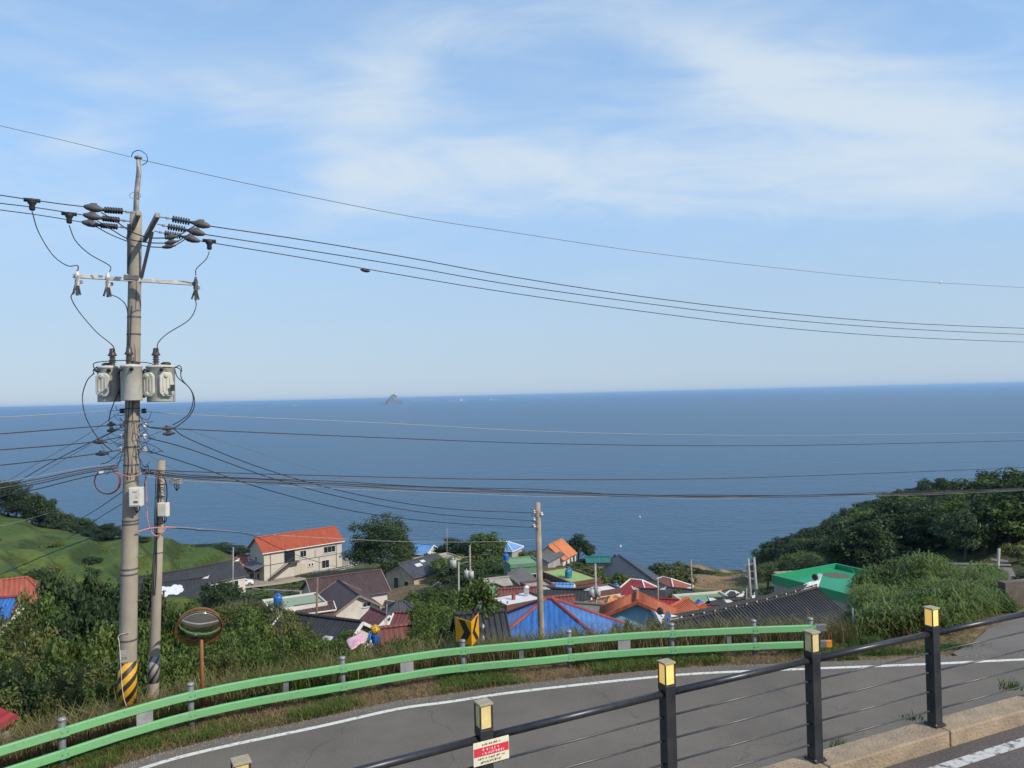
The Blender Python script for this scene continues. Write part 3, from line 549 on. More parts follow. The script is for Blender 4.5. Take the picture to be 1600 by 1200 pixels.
def glyphs(s, u0, u1, v, h, w, rr):
    """rows of small syllable-block strokes"""
    u = u0
    while u < u1 - h * .5:
        if rr.random() < .16: u += h * .5; continue
        for k in range(rr.choice([3, 4, 4, 5])):
            if rr.random() < .5: x = u + rr.uniform(0, h * .55); flat(s, x, x + h * .3, v + rr.uniform(-.45, .3) * h, v + rr.uniform(-.45, .3) * h + h * .13, w)
            else: x = u + rr.uniform(0, h * .75); y = v - rr.uniform(.1, .5) * h; flat(s, x, x + h * .13, y, y + h * rr.uniform(.4, .8), w)
        u += h * 1.02
rr = random.Random(3)
for v, u0, u1, h, mm in ((.073, -.09, .09, .02, ink), (.029, -.095, .09, .026, wink), (-.003, -.115, .12, .024, wink), (-.043, -.145, .14, .021, ink), (-.075, -.12, .1, .022, ink)):
    s_ = MB(); glyphs(s_, u0, u1, v, h, .0075, rr); s_.build('lettering', mm, notice, origin=c, kind='stuff')

# ------------------------------------------------------------------ green two-beam guardrail
def beam_mat():
    """faded green enamel with grime specks and scuffs"""
    mt = M('green_beam', (.15, .40, .16), .5, .1, 1.1, rgb2=(.17, .365, .17), bump=.06, bscale=14); t = mt.node_tree; n = t.nodes; l = t.links; b = n['Principled BSDF']
    tcn = n.new('ShaderNodeTexCoord'); no = n.new('ShaderNodeTexNoise'); no.inputs['Scale'].default_value = 9; no.inputs['Detail'].default_value = 10; no.inputs['Roughness'].default_value = .75; l.new(tcn.outputs['Object'], no.inputs['Vector'])
    r = n.new('ShaderNodeMapRange'); r.inputs[1].default_value = .55; r.inputs[2].default_value = .70; r.inputs[3].default_value = 0; r.inputs[4].default_value = .65; l.new(no.outputs[0], r.inputs[0])
    mx = n.new('ShaderNodeMixRGB'); l.new(r.outputs[0], mx.inputs[0]); l.new(b.inputs['Base Color'].links[0].from_socket, mx.inputs[1]); mx.inputs[2].default_value = (.12, .14, .08, 1); l.new(mx.outputs[0], b.inputs['Base Color']); return mt
grn = beam_mat(); galv = M('galvanised', (.17, .175, .18), .6, .25, 6, metal=.2, rgb2=(.12, .125, .13)); gcap = M('galv_cap', (.27, .27, .27), .5, .2, 9, metal=.3)
orange_r = M('orange_reflector', (.7, .25, .02), .35, .1, 10); hole = M('dark_gap', (.02, .02, .02), .8, .1, 5)
gl = [0.0]
for i in range(1, len(gr_path)): gl.append(gl[-1] + (gr_path[i] - gr_path[i - 1]).length)
def on_gr(s):
    s = max(0, min(gl[-1], s))
    for i in range(1, len(gl)):
        if gl[i] >= s:
            k = (s - gl[i - 1]) / max(1e-6, gl[i] - gl[i - 1]); return gr_path[i - 1].lerp(gr_path[i], k), (gr_path[i] - gr_path[i - 1]).normalized()
    return gr_path[-1], (gr_path[-1] - gr_path[-2]).normalized()
def s_at_px(px):
    best = min(range(len(gr_path)), key=lambda i: abs(800 + 1200 * (gr_path[i] - Vector((0, 0, CZ))).dot(cr) / (gr_path[i] - Vector((0, 0, CZ))).dot(_F) - px)); return gl[best]
guard = empty('guardrail', (gr_path[len(gr_path) // 2].x, gr_path[len(gr_path) // 2].y, RZ), label='light green two beam guardrail curving along the outer road edge', cat='guardrail'); GB = Vector(guard.location)
post_s = [.1] + [s_at_px(x) for x in (99, 300, 543, 724, 892, 1056, 1185, 1268)]
if post_s[1] - post_s[0] < 1: post_s = post_s[1:]
for s in post_s:
    p, t = on_gr(s); back = Vector((-t.y, t.x, 0)); b = p + back * .125; top = p.z + .10
    k = MB(); k.lathe([(.068, -.3), (.068, top - RZ)], (b.x, b.y, RZ), n=16); po = k.build('post', galv, guard, True, GB)
    k = MB(); k.lathe([(.078, 0), (.08, .03), (.07, .055), (.03, .068)], (b.x, b.y, top - .01), n=16); k.build('cap', gcap, po, True, GB)
    for dz in (-.095, -.52): k = MB(); k.box(p + back * .035 + Vector((0, 0, dz)), (.12, .09, .10), rotz(math.atan2(t.y, t.x))); k.build('bracket', galv, po, False, GB)
for j in range(len(post_s) - 1):
    for lev, (z0, z1) in enumerate(((-.18, 0), (-.615, -.43))):
        m_ = 5; k = MB(); rings = []
        for q in range(m_ + 1):
            s = post_s[j] + (post_s[j + 1] - post_s[j]) * q / m_
            if q == 0: s += .004
            if q == m_: s -= .004
            p, t = on_gr(s); fr = Vector((t.y, -t.x, 0)); z0v = Vector((0, 0, z0)); z1v = Vector((0, 0, z1)); ch = .018
            rings.append([p + fr * (.055 - ch) + z0v, p + fr * .055 + z0v + Vector((0, 0, ch)), p + fr * .055 + z1v - Vector((0, 0, ch)), p + fr * (.055 - ch) + z1v, p - fr * .015 + z1v, p - fr * .015 + z0v])
        vs = [v for r_ in rings for v in r_]; n6 = 6; fs = [tuple(range(6)), tuple(m_ * 6 + x for x in range(6))[::-1]]
        for q in range(m_):
            for x in range(6): fs.append((q * 6 + x, (q + 1) * 6 + x, (q + 1) * 6 + (x + 1) % 6, q * 6 + (x + 1) % 6))
        k.add(vs, fs); k.build('beam', grn, guard, False, GB)
for s in post_s:
    p, t = on_gr(s); fr = Vector((t.y, -t.x, 0))
    for dz in (-.09, -.52):
        k = MB(); rt = rotz(math.atan2(t.y, t.x)); k.box(p + fr * .058 + Vector((0, 0, dz)), (.16, .004, .172), rt); sl_ = k.build('splice_plate', grn, guard, False, GB)
        for du_ in (-.05, .05): k = MB(); k.lathe([(.014, 0), (.014, .008), (.008, .014)], p + fr * .06 + t * du_ + Vector((0, 0, dz)), fr, 8); k.build('bolt', galv, sl_, False, GB)
for px, kind in ((230, 1), (635, 1), (977, 1), (448, 0), (811, 0), (1137, 0)):
    p, t = on_gr(s_at_px(px)); fr = Vector((t.y, -t.x, 0)); rt = rotz(math.atan2(t.y, t.x)); k = MB()
    if kind: k.box(p + Vector((0, 0, -.305)) + fr * .03, (.33, .02, .25), rt); k.build('joint_plate', M('grey_plate', (.27, .27, .27), .6, .12, 7), guard, False, GB)
    else: k.box(p + Vector((0, 0, -.305)) - fr * .02, (.12, .05, .25), rt); k.build('spacer', galv, guard, False, GB)
p, t = on_gr(post_s[-1]); rt = rotz(math.atan2(t.y, t.x))
for dz in (-.09, -.52):
    k = MB(); k.box(p + t * .19 + Vector((0, 0, dz)), (.34, .1, .2), rt); e_ = k.build('end_cap', galv, guard, False, GB, bevel=.02)
    if dz < -.3: k = MB(); k.box(p + t * .43 + Vector((0, 0, dz)), (.14, .09, .17), rt); k.build('reflector', orange_r, e_, False, GB)

# ------------------------------------------------------------------ yellow chevron marker behind the rail
yel = M('sign_yellow', (.70, .32, .006), .45, .06, 3); sblk = M('sign_black', (.02, .016, .012), .5, .1, 4)
c0 = at(727, 988, 20.35); cg = ground(c0.x, c0.y)
chev = empty('chevron_sign', (c0.x, c0.y, cg), label='yellow folded road sign with two black chevrons above the guardrail', cat='sign'); CB = Vector(chev.location)
k = MB(); k.tube([(c0.x, c0.y + .06, cg - .2), (c0.x, c0.y + .06, c0.z + .2)], .035, 12); k.build('post', galv, chev, True, CB)
fold = at(737, 990, 20.1); hh = .325
for sgn, wpx, Yo in ((-1, -25, 20.45), (1, 11.5, 20.75)):
    tip = at(737 + wpx, 988, Yo); tip.z = fold.z + (.03 if sgn > 0 else 0)
    d = tip - fold; d.z = 0; up = Vector((0, 0, 1)); nr = d.cross(up).normalized()
    if nr.y > 0: nr = -nr
    a = fold; k = MB(); k.prism([a - up * hh, a + d - up * (hh - .02), a + d + up * (hh + .02), a + up * (hh - .02)], -nr * .012)
    pan = k.build('panel', yel, chev, False, CB)
    def P2(u, v): return a + d * u + up * v * hh + nr * .004
    k = MB()
    if sgn < 0:
        for hl in (1, -1): k.prism([P2(.80, .92 * hl), P2(.42, .92 * hl), P2(.06, 0), P2(.46, 0)], nr * .002)
    else:
        for hl in (1, -1): k.prism([P2(.92, .92 * hl), P2(.60, .92 * hl), P2(.10, 0), P2(.42, 0)], nr * .002)
    k.build('chevron', sblk, pan, False, CB)

# ------------------------------------------------------------------ convex traffic mirror
mc = at(311, 982, 17.4); mg = ground(mc.x, mc.y)
mirror = empty('traffic_mirror', (mc.x, mc.y + .1, mg), label='round convex traffic mirror with orange rim on an orange pole', cat='mirror'); MBs = Vector(mirror.location)
orp = M('orange_paint', (.25, .082, .02), .6, .3, 6, rgb2=(.16, .06, .025))
k = MB(); k.tube([(mc.x, mc.y + .12, mg - .2), (mc.x, mc.y + .12, mc.z + .1)], .042, 12); k.build('pole', orp, mirror, True, MBs)
ax = Vector((.30, -.80, -.45)).normalized()
prof = [(.0, .10), (.12, .094), (.26, .075), (.37, .05), (.45, .022), (.49, 0)]
k = MB(); k.lathe(prof[::-1], mc, ax, 40)
chrome = bpy.data.materials.new('mirror_glass'); chrome.use_nodes = True; b_ = chrome.node_tree.nodes['Principled BSDF']; b_.inputs['Base Color'].default_value = (.62, .62, .6, 1); b_.inputs['Metallic'].default_value = 1; b_.inputs['Roughness'].default_value = .06
k.build('mirror_face', chrome, mirror, True, MBs)
k = MB(); x_ = ax.orthogonal().normalized(); y_ = ax.cross(x_)
ring = [mc + (x_ * math.cos(2 * math.pi * i / 40) + y_ * math.sin(2 * math.pi * i / 40)) * .495 for i in range(41)]; k.tube(ring, .014, 8, False); k.build('rim', orp, mirror, True, MBs)
k = MB(); k.lathe([(.49, -.005), (.46, -.05), (.2, -.09), (.02, -.1)], mc, ax, 32); k.build('back_shell', orp, mirror, True, MBs)
k = MB(); hd = Vector((ax.x, ax.y, 0)).normalized(); sdv = Vector((-hd.y, hd.x, 0))
vis = [mc + sdv * .5 * math.cos(a) + Vector((0, 0, 1)) * .46 * math.sin(a) - hd * .03 for a in [R(30 + 120 * i / 12) for i in range(13)]]
for i in range(12):
    a, b = vis[i], vis[i + 1]; k.add([a, b, b + hd * .13, a + hd * .13, a + Vector((0, 0, .01)), b + Vector((0, 0, .01)), b + hd * .13 + Vector((0, 0, .01)), a + hd * .13 + Vector((0, 0, .01))], [(0, 1, 2, 3), (7, 6, 5, 4), (0, 3, 7, 4), (1, 5, 6, 2), (3, 2, 6, 7), (0, 4, 5, 1)])
k.build('visor', orp, mirror, False, MBs)

# ------------------------------------------------------------------ main utility pole
conc = M('pole_concrete', (.335, .285, .22), .9, .22, 1.8, .4, 30, rgb2=(.24, .205, .165)); steel = M('dull_steel', (.30, .28, .26), .6, .3, 6, metal=.3); dsteel = M('dark_steel', (.10, .10, .11), .6, .25, 6, metal=.3)
rub = M('black_rubber', (.022, .022, .026), .6, .2, 8); grey_ins = M('grey_cover', (.085, .08, .08), .6, .2, 8); porc = M('porcelain', (.62, .58, .55), .3, .1, 8); brownp = M('brown_porcelain', (.055, .042, .042), .35, .15, 8)
tank_m = M('tank_paint', (.52, .50, .43), .5, .1, 4); box_m = M('box_paint', (.66, .63, .54), .5, .1, 5)
PY = 17.3
pb = at(198, 1118, PY); ptop = at(212.5, 332, PY); pipe_top = at(216, 248, PY)
pg = ground(pb.x, pb.y); pole = empty('utility_pole', (pb.x, pb.y, pg), label='tall concrete utility pole with transformers and yellow striped base', cat='utility pole'); PB = Vector(pole.location)
def axp(py, dY=0): q = pb.lerp(ptop, (1118 - py) / (1118 - 332)); return Vector((q.x, q.y + dY, q.z))
def axr(py): return .196 - (.196 - .126) * (1118 - py) / (1118 - 332)
k = MB(); low = pb + (pb - ptop).normalized() * 1.2; k.tube([low] + [axp(1118 - i * 60) for i in range(13)] + [ptop], [.2] + [axr(1118 - i * 60) for i in range(13)] + [.126], 24); k.build('shaft', conc, pole, True, PB)
k = MB(); k.tube([axp(345), axp(330), axp(300) + Vector((.01, 0, 0)), pipe_top + Vector((.01, 0, -.3)), pipe_top], [.07, .06, .058, .055, .05], 14); k.lathe([(.05, 0), (.085, .03), (.085, .06), (.03, .09)], pipe_top + Vector((0, 0, -.02)), n=12); k.build('top_pipe', steel, pole, True, PB)
def stripe_mat(name, ca, cb, per, w):
    mt = bpy.data.materials.new(name); mt.use_nodes = True; t = mt.node_tree; n = t.nodes; l = t.links; b = n['Principled BSDF']; b.inputs['Roughness'].default_value = .55
    tcn = n.new('ShaderNodeTexCoord'); sp_ = n.new('ShaderNodeSeparateXYZ'); l.new(tcn.outputs['Object'], sp_.inputs[0])
    def mm(op, a, b2):
        q = n.new('ShaderNodeMath'); q.operation = op
        for i, v in enumerate((a, b2)):
            if isinstance(v, (int, float)): q.inputs[i].default_value = v
            elif v is not None: l.new(v, q.inputs[i])
        return q.outputs[0]
    an = mm('ARCTAN2', sp_.outputs[1], sp_.outputs[0]); u = mm('ADD', mm('MULTIPLY', an, -.19), sp_.outputs[2]); fr = mm('FRACT', mm('DIVIDE', mm('ADD', u, 10.0), per), None); st = mm('GREATER_THAN', fr, w)
    no = n.new('ShaderNodeTexNoise'); no.inputs['Scale'].default_value = 14; no.inputs['Detail'].default_value = 6; l.new(tcn.outputs['Object'], no.inputs['Vector'])
    v = n.new('ShaderNodeMapRange'); l.new(no.outputs[0], v.inputs[0]); v.inputs[3].default_value = .7; v.inputs[4].default_value = 1.15
    mx = n.new('ShaderNodeMixRGB'); l.new(st, mx.inputs[0]); mx.inputs[1].default_value = (*ca, 1); mx.inputs[2].default_value = (*cb, 1)
    hs = n.new('ShaderNodeHueSaturation'); l.new(mx.outputs[0], hs.inputs['Color']); l.new(v.outputs[0], hs.inputs['Value']); l.new(hs.outputs[0], b.inputs['Base Color']); return mt
k = MB(); a, b2 = axp(1101), axp(1033); k.tube([a, a.lerp(b2, .5), b2], [axr(1101) + .007, axr(1067) + .007, axr(1033) + .007], 28)
sl = k.build('striped_sleeve', stripe_mat('yellow_black', (.62, .33, .01), (.025, .022, .02), .2985, .52), pole, True, a); sl.location = a - PB
k = MB(); q = axp(1022); k.box(q + Vector((.02, -axr(1022) - .004, 0)), (.19, .012, .27)); np_ = k.build('number_plate', M('pale_plate', (.42, .38, .31), .7, .2, 20), pole, False, PB, bevel=.003)
tmx = bpy.data.objects.new('number', text_mesh('319', .085, ink, .002)); link(tmx, np_); tmx.location = q + Vector((.02, -axr(1022) - .013, -.04)) - PB; tmx.rotation_euler = (R(90), 0, 0)
# steel straps and step bolts
for py in (497, 524, 640, 660, 700, 728, 742, 815, 820, 890, 898, 1000): k = MB(); k.lathe([(axr(py) + .006, -.018), (axr(py) + .006, .018)], axp(py), n=20); k.build('strap', dsteel, pole, False, PB)
for py, sg in ((803, 1), (840, -1), (871, 1), (905, -1), (940, 1), (973, -1)):
    k = MB(); q = axp(py); k.tube([q + Vector((sg * axr(py) * .9, 0, 0)), q + Vector((sg * (axr(py) + .13), -.02, .01))], .009, 6); k.build('step_bolt', steel, pole, False, PB)
# two high crossarms seen end-on, with braces
arm_dir = Vector((.50, -.866, 0)); lin = Vector((.866, .5, 0))
for dx, (p0, p1) in enumerate((((216.5, 333, 16.0), (200.5, 366, 18.4)), ((246.5, 336, 16.0), (225.5, 378, 18.4)))):
    a = at(*p0); b2 = at(*p1); b2.z = a.z
    k = MB(); k.bar(a, b2, .09, .1); k.build('crossarm', steel, pole, False, PB, bevel=.008)
for p0, p1 in (((201.5, 350, 17.0), (201, 428, 17.25)), ((238, 362, 17.0), (221, 434, 17.25))):
    k = MB(); k.bar(at(*p0), at(*p1), .065, .03, (0, 1, 0)); k.build('brace', dsteel, pole, False, PB)
a = at(114, 431, 16.5); b2 = at(308, 443.5, 18.0); k = MB(); k.bar(a, b2, .075, .085); k.build('crossarm', M('pale_arm', (.42, .41, .39), .55, .2, 8, metal=.2), pole, False, PB, bevel=.006)
k = MB(); k.box(axp(436, -.16), (.3, .05, .1), rotz(R(36))); k.build('arm_clamp', dsteel, pole, False, PB)
def ins_string(name, a, b, nd, rd, mat, parent):
    """string of discs from a to b"""
    k = MB(); d = (b - a); ln = d.length; d.normalize(); prof = [(.02, 0)]
    for i in range(nd):
        h = ln * (i + .5) / nd; w = ln / nd; prof += [(.016, h - w * .3), (rd, h - w * .12), (rd, h + w * .02), (.016, h + w * .16)]
    prof.append((.02, ln)); k.lathe(prof, a, d, 12); return k.build(name, mat, parent, True, PB)
HV = [  # left dead-end: cover, string; right dead-end
    ((143, 324), (163, 328), (192, 330), (209, 333)), ((142, 337), (160, 341), (187, 344), (204, 346)), ((140, 348.5), (157, 352), (184, 354.5), (201, 356))]
HVR = [((250, 339), (269, 342), (297, 347), (328, 353.5)), ((246, 350), (262, 354), (290, 359), (320, 366)), ((241, 361), (257, 364.5), (283, 369), (312, 377))]
hvY = [16.15, 17.2, 18.25]
def cover(a, b, name='line_cover', r=.085):
    k = MB(); d = b - a; ln = d.length; k.lathe([(.03, 0), (r * .62, ln * .1), (r, ln * .35), (r * .95, ln * .62), (r * .5, ln * .82), (.025, ln)], a, d.normalized(), 10)
    k.box(a + d * .45 + Vector((0, 0, r * .9)), (ln * .3, .05, .05)); return k.build(name, grey_ins, pole, True, PB)
for i in range(3):
    Yv = hvY[i]
    p_ = [at(*q, Yv) for q in HV[i]]; cover(at(HV[i][0][0] - 12, HV[i][0][1] - 1.5, Yv - .1), p_[1] + (p_[1] - p_[0]) * .1); ins_string('insulator', p_[1], p_[2], 7, .07, rub, pole)
    k = MB(); k.tube([p_[2], p_[3]], .014, 6); k.lathe([(.035, -.02), (.035, .02)], p_[2].lerp(p_[3], .4), n=8); k.build('link', steel, pole, False, PB)
    r_ = [at(*q, Yv + .05 * j) for j, q in enumerate(HVR[i])]; ins_string('insulator', r_[1], r_[2], 7, .075, rub, pole); cover(r_[3], r_[2])
    k = MB(); k.tube([r_[0], r_[1]], .014, 6); k.lathe([(.035, -.02), (.035, .02)], r_[0].lerp(r_[1], .6), n=8); k.build('link', steel, pole, False, PB)
def wtube(name, pts, r, mat, parent=None, sub=6, n=6, label=None, cat=None, group=None):
    k = MB(); pth = smooth_path(pts, sub); k.tube(pth, r, n)
    if parent is not None: return k.build(name, mat, parent, True, PB if parent is pole else Vector(parent.location))
    o = k.build(name, mat, None, True, origin=pth[0]); return tag(o, label, cat, group)
# jumpers below the arms
for i, pts in enumerate([[(158, 332), (180, 345), (205, 362), (232, 371), (258, 372)], [(152, 345), (175, 359), (200, 373), (232, 379), (258, 380)], [(148, 353), (172, 366), (202, 378), (230, 385), (254, 386.5)]]):
    Yv = hvY[i]; wtube('jumper', [at(*q, Yv - .1) for q in pts], .013, rub, pole)
    e = pts[-1]; a = at(e[0], e[1], Yv - .1); b2 = at(e[0] + 20, e[1] - 3, Yv - .1); cover(a, b2, 'jumper_sleeve', .055)
    wtube('jumper', [b2, at(e[0] + 36, e[1] - 13, Yv - .05), at(HVR[i][2][0] + 14, HVR[i][2][1] + 2, Yv)], .012, rub, pole)
# ring loops at the top
k = MB(); q = pipe_top + Vector((0, 0, -.02)); k.tube(smooth_path([q + Vector((-.16, 0, .06)), q + Vector((-.1, -.02, .16)), q + Vector((.04, -.03, .2)), q + Vector((.19, -.02, .1)), q + Vector((.2, 0, -.05)), q + Vector((.08, 0, -.13))], 6), .009, 6); k.build('jumper', rub, pole, True, PB)
k = MB(); q = axp(306); k.tube([q + Vector((math.cos(a) * .13, -.05, math.sin(a) * .075)) for a in [2 * math.pi * i / 20 for i in range(21)]], .006, 6); k.build('hanger_ring', steel, pole, True, PB)
# tap clamps on the line and droppers to the cutouts
def tap(px, py, Y):
    c_ = at(px, py, Y); k = MB(); k.lathe([(.045, -.17), (.06, -.14), (.055, -.06), (.085, -.02), (.09, .05), (.05, .075)], c_, n=10); k.box(c_ + Vector((0, 0, .04)), (.3, .06, .07), rotz(R(30))); o = k.build('tap_clamp', rub, pole, True, PB); return c_ + Vector((0, 0, -.17))
taps = [tap(50, 316, 15.95), tap(108, 337, 16.9), tap(327, 379, 18.4)]
cut_tops = []
for i, (px, py, Y) in enumerate(((121, 440, 16.48), (169, 443, 16.85), (306, 449, 17.9))):
    c_ = at(px, py, Y); rt = empty('fuse_cutout', c_, label=['grey porcelain fuse cutout at the free end of the pale crossarm', 'grey porcelain fuse cutout on the crossarm beside the pole', 'dark fuse cutout at the lone far end of the crossarm'][i], cat='fuse cutout', group='fuse cutouts on the crossarm')
    mm_ = porc if i < 2 else grey_ins
    k = MB(); k.lathe([(.03, -.1), (.055, -.08), (.035, -.05), (.06, -.02), (.035, .01), (.06, .04), (.035, .07), (.055, .1), (.04, .17), (.02, .25)], c_, n=10); k.build('porcelain_body', mm_, rt, True, c_)
    k = MB(); k.tube([c_ + Vector((.05, -.05, .12)), c_ + Vector((-.02, -.1, -.2))], .022, 8); k.build('fuse_tube', grey_ins if i == 2 else steel, rt, True, c_)
    k = MB(); k.bar(c_ + Vector((-.03, 0, -.08)), c_ + Vector((-.09, -.03, -.28)), .02, .04); k.bar(c_ + Vector((.02, 0, -.1)), c_ + Vector((.07, -.02, -.29)), .02, .04); k.bar(c_ + Vector((0, 0, -.1)), c_ + Vector((0, -.02, -.3)), .05, .04); k.build('contact', dsteel, rt, False, c_)
    k = MB(); k.box(c_ + Vector((0, .05, 0)), (.12, .1, .07)); k.build('bracket', steel, rt, False, c_)
    cut_tops.append(c_)
DROP = 'black dropper lead between the overhead line and the transformers'
for pts, Y0, Y1 in (([(50, 330), (60, 362), (82, 398), (105, 415), (121, 415), (121.5, 424)], 15.95, 16.48), ([(108, 352), (118, 376), (140, 397), (171, 415), (171.5, 425)], 16.9, 16.85), ([(327, 393), (322, 405), (307, 420), (306, 430)], 18.4, 17.9),
                    ([(117, 457), (111, 464), (122, 485), (150, 518), (176, 540), (177, 550)], 16.48, 17.2), ([(172, 460), (186, 466), (197, 478), (200, 500), (201, 548)], 16.85, 17.0), ([(305, 466), (306, 480), (295, 500), (262, 521), (247, 536), (246.5, 549)], 17.9, 17.2),):
    n_ = len(pts); wtube('dropper_lead', [at(*q, Y0 + (Y1 - Y0) * i / (n_ - 1)) for i, q in enumerate(pts)], .011, rub, None, label=DROP, cat='cable', group='dropper leads on the main pole')
# three pole transformers
def transformer(px0, px1, py0, py1, Y, bush, fins, label):
    c_ = at((px0 + px1) / 2, (py0 + py1) / 2, Y); r_ = (px1 - px0) / 2 / 1200 * Y; h = (py1 - py0) / 1200 * Y
    base = c_ - Vector((0, 0, h / 2)); rt = empty('transformer', base, label=label, cat='transformer', group='transformers on the main pole')
    k = MB(); k.lathe([(r_ * .96, 0), (r_, .02), (r_, h * .93), (r_ * 1.06, h * .94), (r_ * 1.06, h * .97), (r_ * .9, h), (.05, h + .02)], base, n=28); k.build('tank', tank_m, rt, True, base)
    bc = base + Vector((bush * r_, 0, h)); k = MB(); k.lathe([(.055, 0), (.06, .04), (.04, .06), (.085, .085), (.04, .11), (.08, .135), (.04, .16), (.075, .185), (.04, .21), (.1, .235), (.085, .26), (.062, .31), (.058, .385), (.02, .4)], bc, n=14); k.build('bushing', brownp, rt, True, base)
    k = MB(); k.lathe([(.1, 0), (.11, .05), (.06, .08)], base + Vector((-bush * r_ * .9 - .02, .1, h)), n=12); k.build('relief_cap', rub, rt, True, base)
    for fx, fy, fa in fins:
        k = MB(); rm = rotz(fa); fc = base + Vector((fx * r_, fy * r_, h * .47)); w_ = .3; hh_ = h * .66
        pts = [(-w_ / 2, -hh_ / 2 + .08), (-w_ / 2 + .07, -hh_ / 2), (w_ / 2 - .07, -hh_ / 2), (w_ / 2, -hh_ / 2 + .08), (w_ / 2, hh_ / 2 - .08), (w_ / 2 - .07, hh_ / 2), (-w_ / 2 + .07, hh_ / 2), (-w_ / 2, hh_ / 2 - .08)]
        k.prism([fc + rm @ Vector((x, 0, z)) for x, z in pts], rm @ Vector((0, -.075, 0))); fin = k.build('radiator', tank_m, rt, False, base, bevel=.02)
        k = MB()
        for zz_ in (-hh_ * .36, hh_ * .36): k.lathe([(.045, 0), (.045, .025), (.03, .035)], fc + rm @ Vector((-.01, -.075, zz_)), rm @ Vector((0, -1, 0)), 14)
        for xx in (-.07, 0, .07): k.box(fc + rm @ Vector((xx, -.08, 0)), (.022, .02, hh_ * .55), rm)
        k.build('rib', tank_m, fin, False, base)
    k = MB(); k.box(base + Vector((.05, r_ * .9, h * .75)), (.16, .2, .08)); k.box(base + Vector((.05, r_ * .9, h * .25)), (.16, .2, .08)); k.build('hanger', dsteel, rt, False, base)
    for sx in (-.5, .5):
        k = MB(); k.lathe([(.03, 0), (.045, .03), (.03, .06), (.012, .12)], base + Vector((sx * r_, -r_ * .98, h * .86)), (sx, -1, .2), 10); k.build('terminal', rub, rt, True, base)
    return base, r_, h
transformer(154, 187, 572, 628, 17.25, .35, [(.02, -1.0, R(2))], 'grey transformer tank with one radiator beside the pole crossing shadow')
transformer(190, 221, 570, 626, 16.86, -.2, [], 'plain cylindrical grey transformer tank in front of the pole')
tr = transformer(231, 272, 571, 628, 17.3, -.35, [(-.42, -.93, R(-14)), (.72, -.72, R(36))], 'grey transformer tank with two radiators and a dark rating plate')
k = MB(); q = at(269.5, 606, 17.0); k.box(q, (.09, .02, .14), rotz(R(28))); o = k.build('rating_plate', rub, None, False, origin=q); o.parent = bpy.data.objects[[x.name for x in bpy.data.objects if x.name.startswith('transformer')][-1]]; o.location = q - tr[0]
for side in ((188, 600), (224.5, 600)):
    k = MB(); q = at(side[0], side[1], 17.2)
    for dz in (.25, -.2): k.box(q + Vector((0, 0, dz)), (.14, .06, .05))
    k.box(q, (.03, .06, .62)); k.build('hanger_frame', dsteel, pole, False, PB)
LEADS = 'black low voltage lead looping off a transformer'
for pts in ([(146, 584), (136, 595), (129, 618), (132, 645), (142, 668), (158, 690), (176, 705)], [(273, 577), (278, 590), (296, 606), (302, 624), (296, 645), (284, 656), (270, 664)], [(274, 573), (282, 578), (284, 592), (300, 612), (304, 632), (296, 650), (280, 664), (270, 670)],
            [(200, 573), (195, 590), (184, 615), (174, 640), (170, 658)], [(150, 578), (146, 572), (152, 566), (196, 563), (206, 566), (211, 572), (214, 582)], [(213, 578), (215, 568), (222, 566), (236, 568), (250, 573), (268, 574)], [(274, 575), (280, 571), (284, 577), (282, 584)], [(147, 585), (146, 578), (152, 573)]):
    wtube('transformer_lead', [at(*q, 17.05) for q in pts], .011, rub, None, label=LEADS, cat='cable', group='transformer leads')
# low voltage racks with white spool insulators
rack = [(642, 1), (664, 0), (682, 0), (702, 0)]
for j, (py, dark) in enumerate(rack):
    for px in (191, 225):
        c_ = at(px, py, PY - .02); k = MB(); k.lathe([(.02, -.055), (.055, -.045), (.06, -.02), (.03, 0), (.06, .02), (.055, .045), (.02, .055)], c_, n=12); k.build('spool_insulator', rub if dark else porc, pole, True, PB)
    k = MB(); k.bar(at(188, py, PY - .02), at(228, py, PY - .02), .05, .02); k.build('rack_bar', steel, pole, False, PB)
for px, py, w in ((157, 690, 20), (160, 708.5, 20), (263, 669, 19), (264, 677, 18), (174, 663, 12), (175, 672, 14)):
    c_ = at(px - w / 2, py + 1, PY - .1); d_ = at(px + w / 2, py, PY - .1); cover(c_, d_, 'splice_cover', .05)
rj = random.Random(8)
for i in range(34):   # tangle of thin tails round the racks
    sg = rj.choice((-1, 1)); y0 = rj.uniform(640, 735); x0 = 207 + sg * rj.uniform(6, 16); x1 = 207 + sg * rj.uniform(14, 50)
    y1 = y0 + rj.uniform(-14, 26); Yv = PY - rj.uniform(.1, .25)
    wtube('tail_wire', [at(x0, y0, Yv), at((x0 + x1) / 2 + rj.uniform(-6, 6), (y0 + y1) / 2 + rj.uniform(-4, 14), Yv - .05), at(x1, y1, Yv)], rj.choice((.005, .007, .009)), rub, pole, 5, 5)
for i in range(5):    # cables running down the shaft
    xo = rj.uniform(-9, 9); wtube('down_cable', [axp(py, -axr(py) * .98 + abs(xo) * .006) + Vector((xo * .012 + rj.uniform(-.025, .025), -.012, 0)) for py in range(440 + i * 40, 760, 30)], .008, rub if i else dsteel, pole, 3, 5)
pink = M('pink_cable', (.62, .24, .20), .5, .1, 6); redc = M('red_cable', (.22, .06, .06), .5, .1, 6)
k = MB(); q = at(167.5, 752, PY - .1)
for j in range(3): k.tube([q + Vector((math.cos(a) * (.275 + j * .012), .01 * j, math.sin(a) * (.275 + j * .008))) for a in [2 * math.pi * i / 36 for i in range(37)]], .009, 6, False)
coil = k.build('cable_coil', redc, None, True, origin=q); tag(coil, 'round coil of dark red cable hanging beside the pole', 'cable coil')
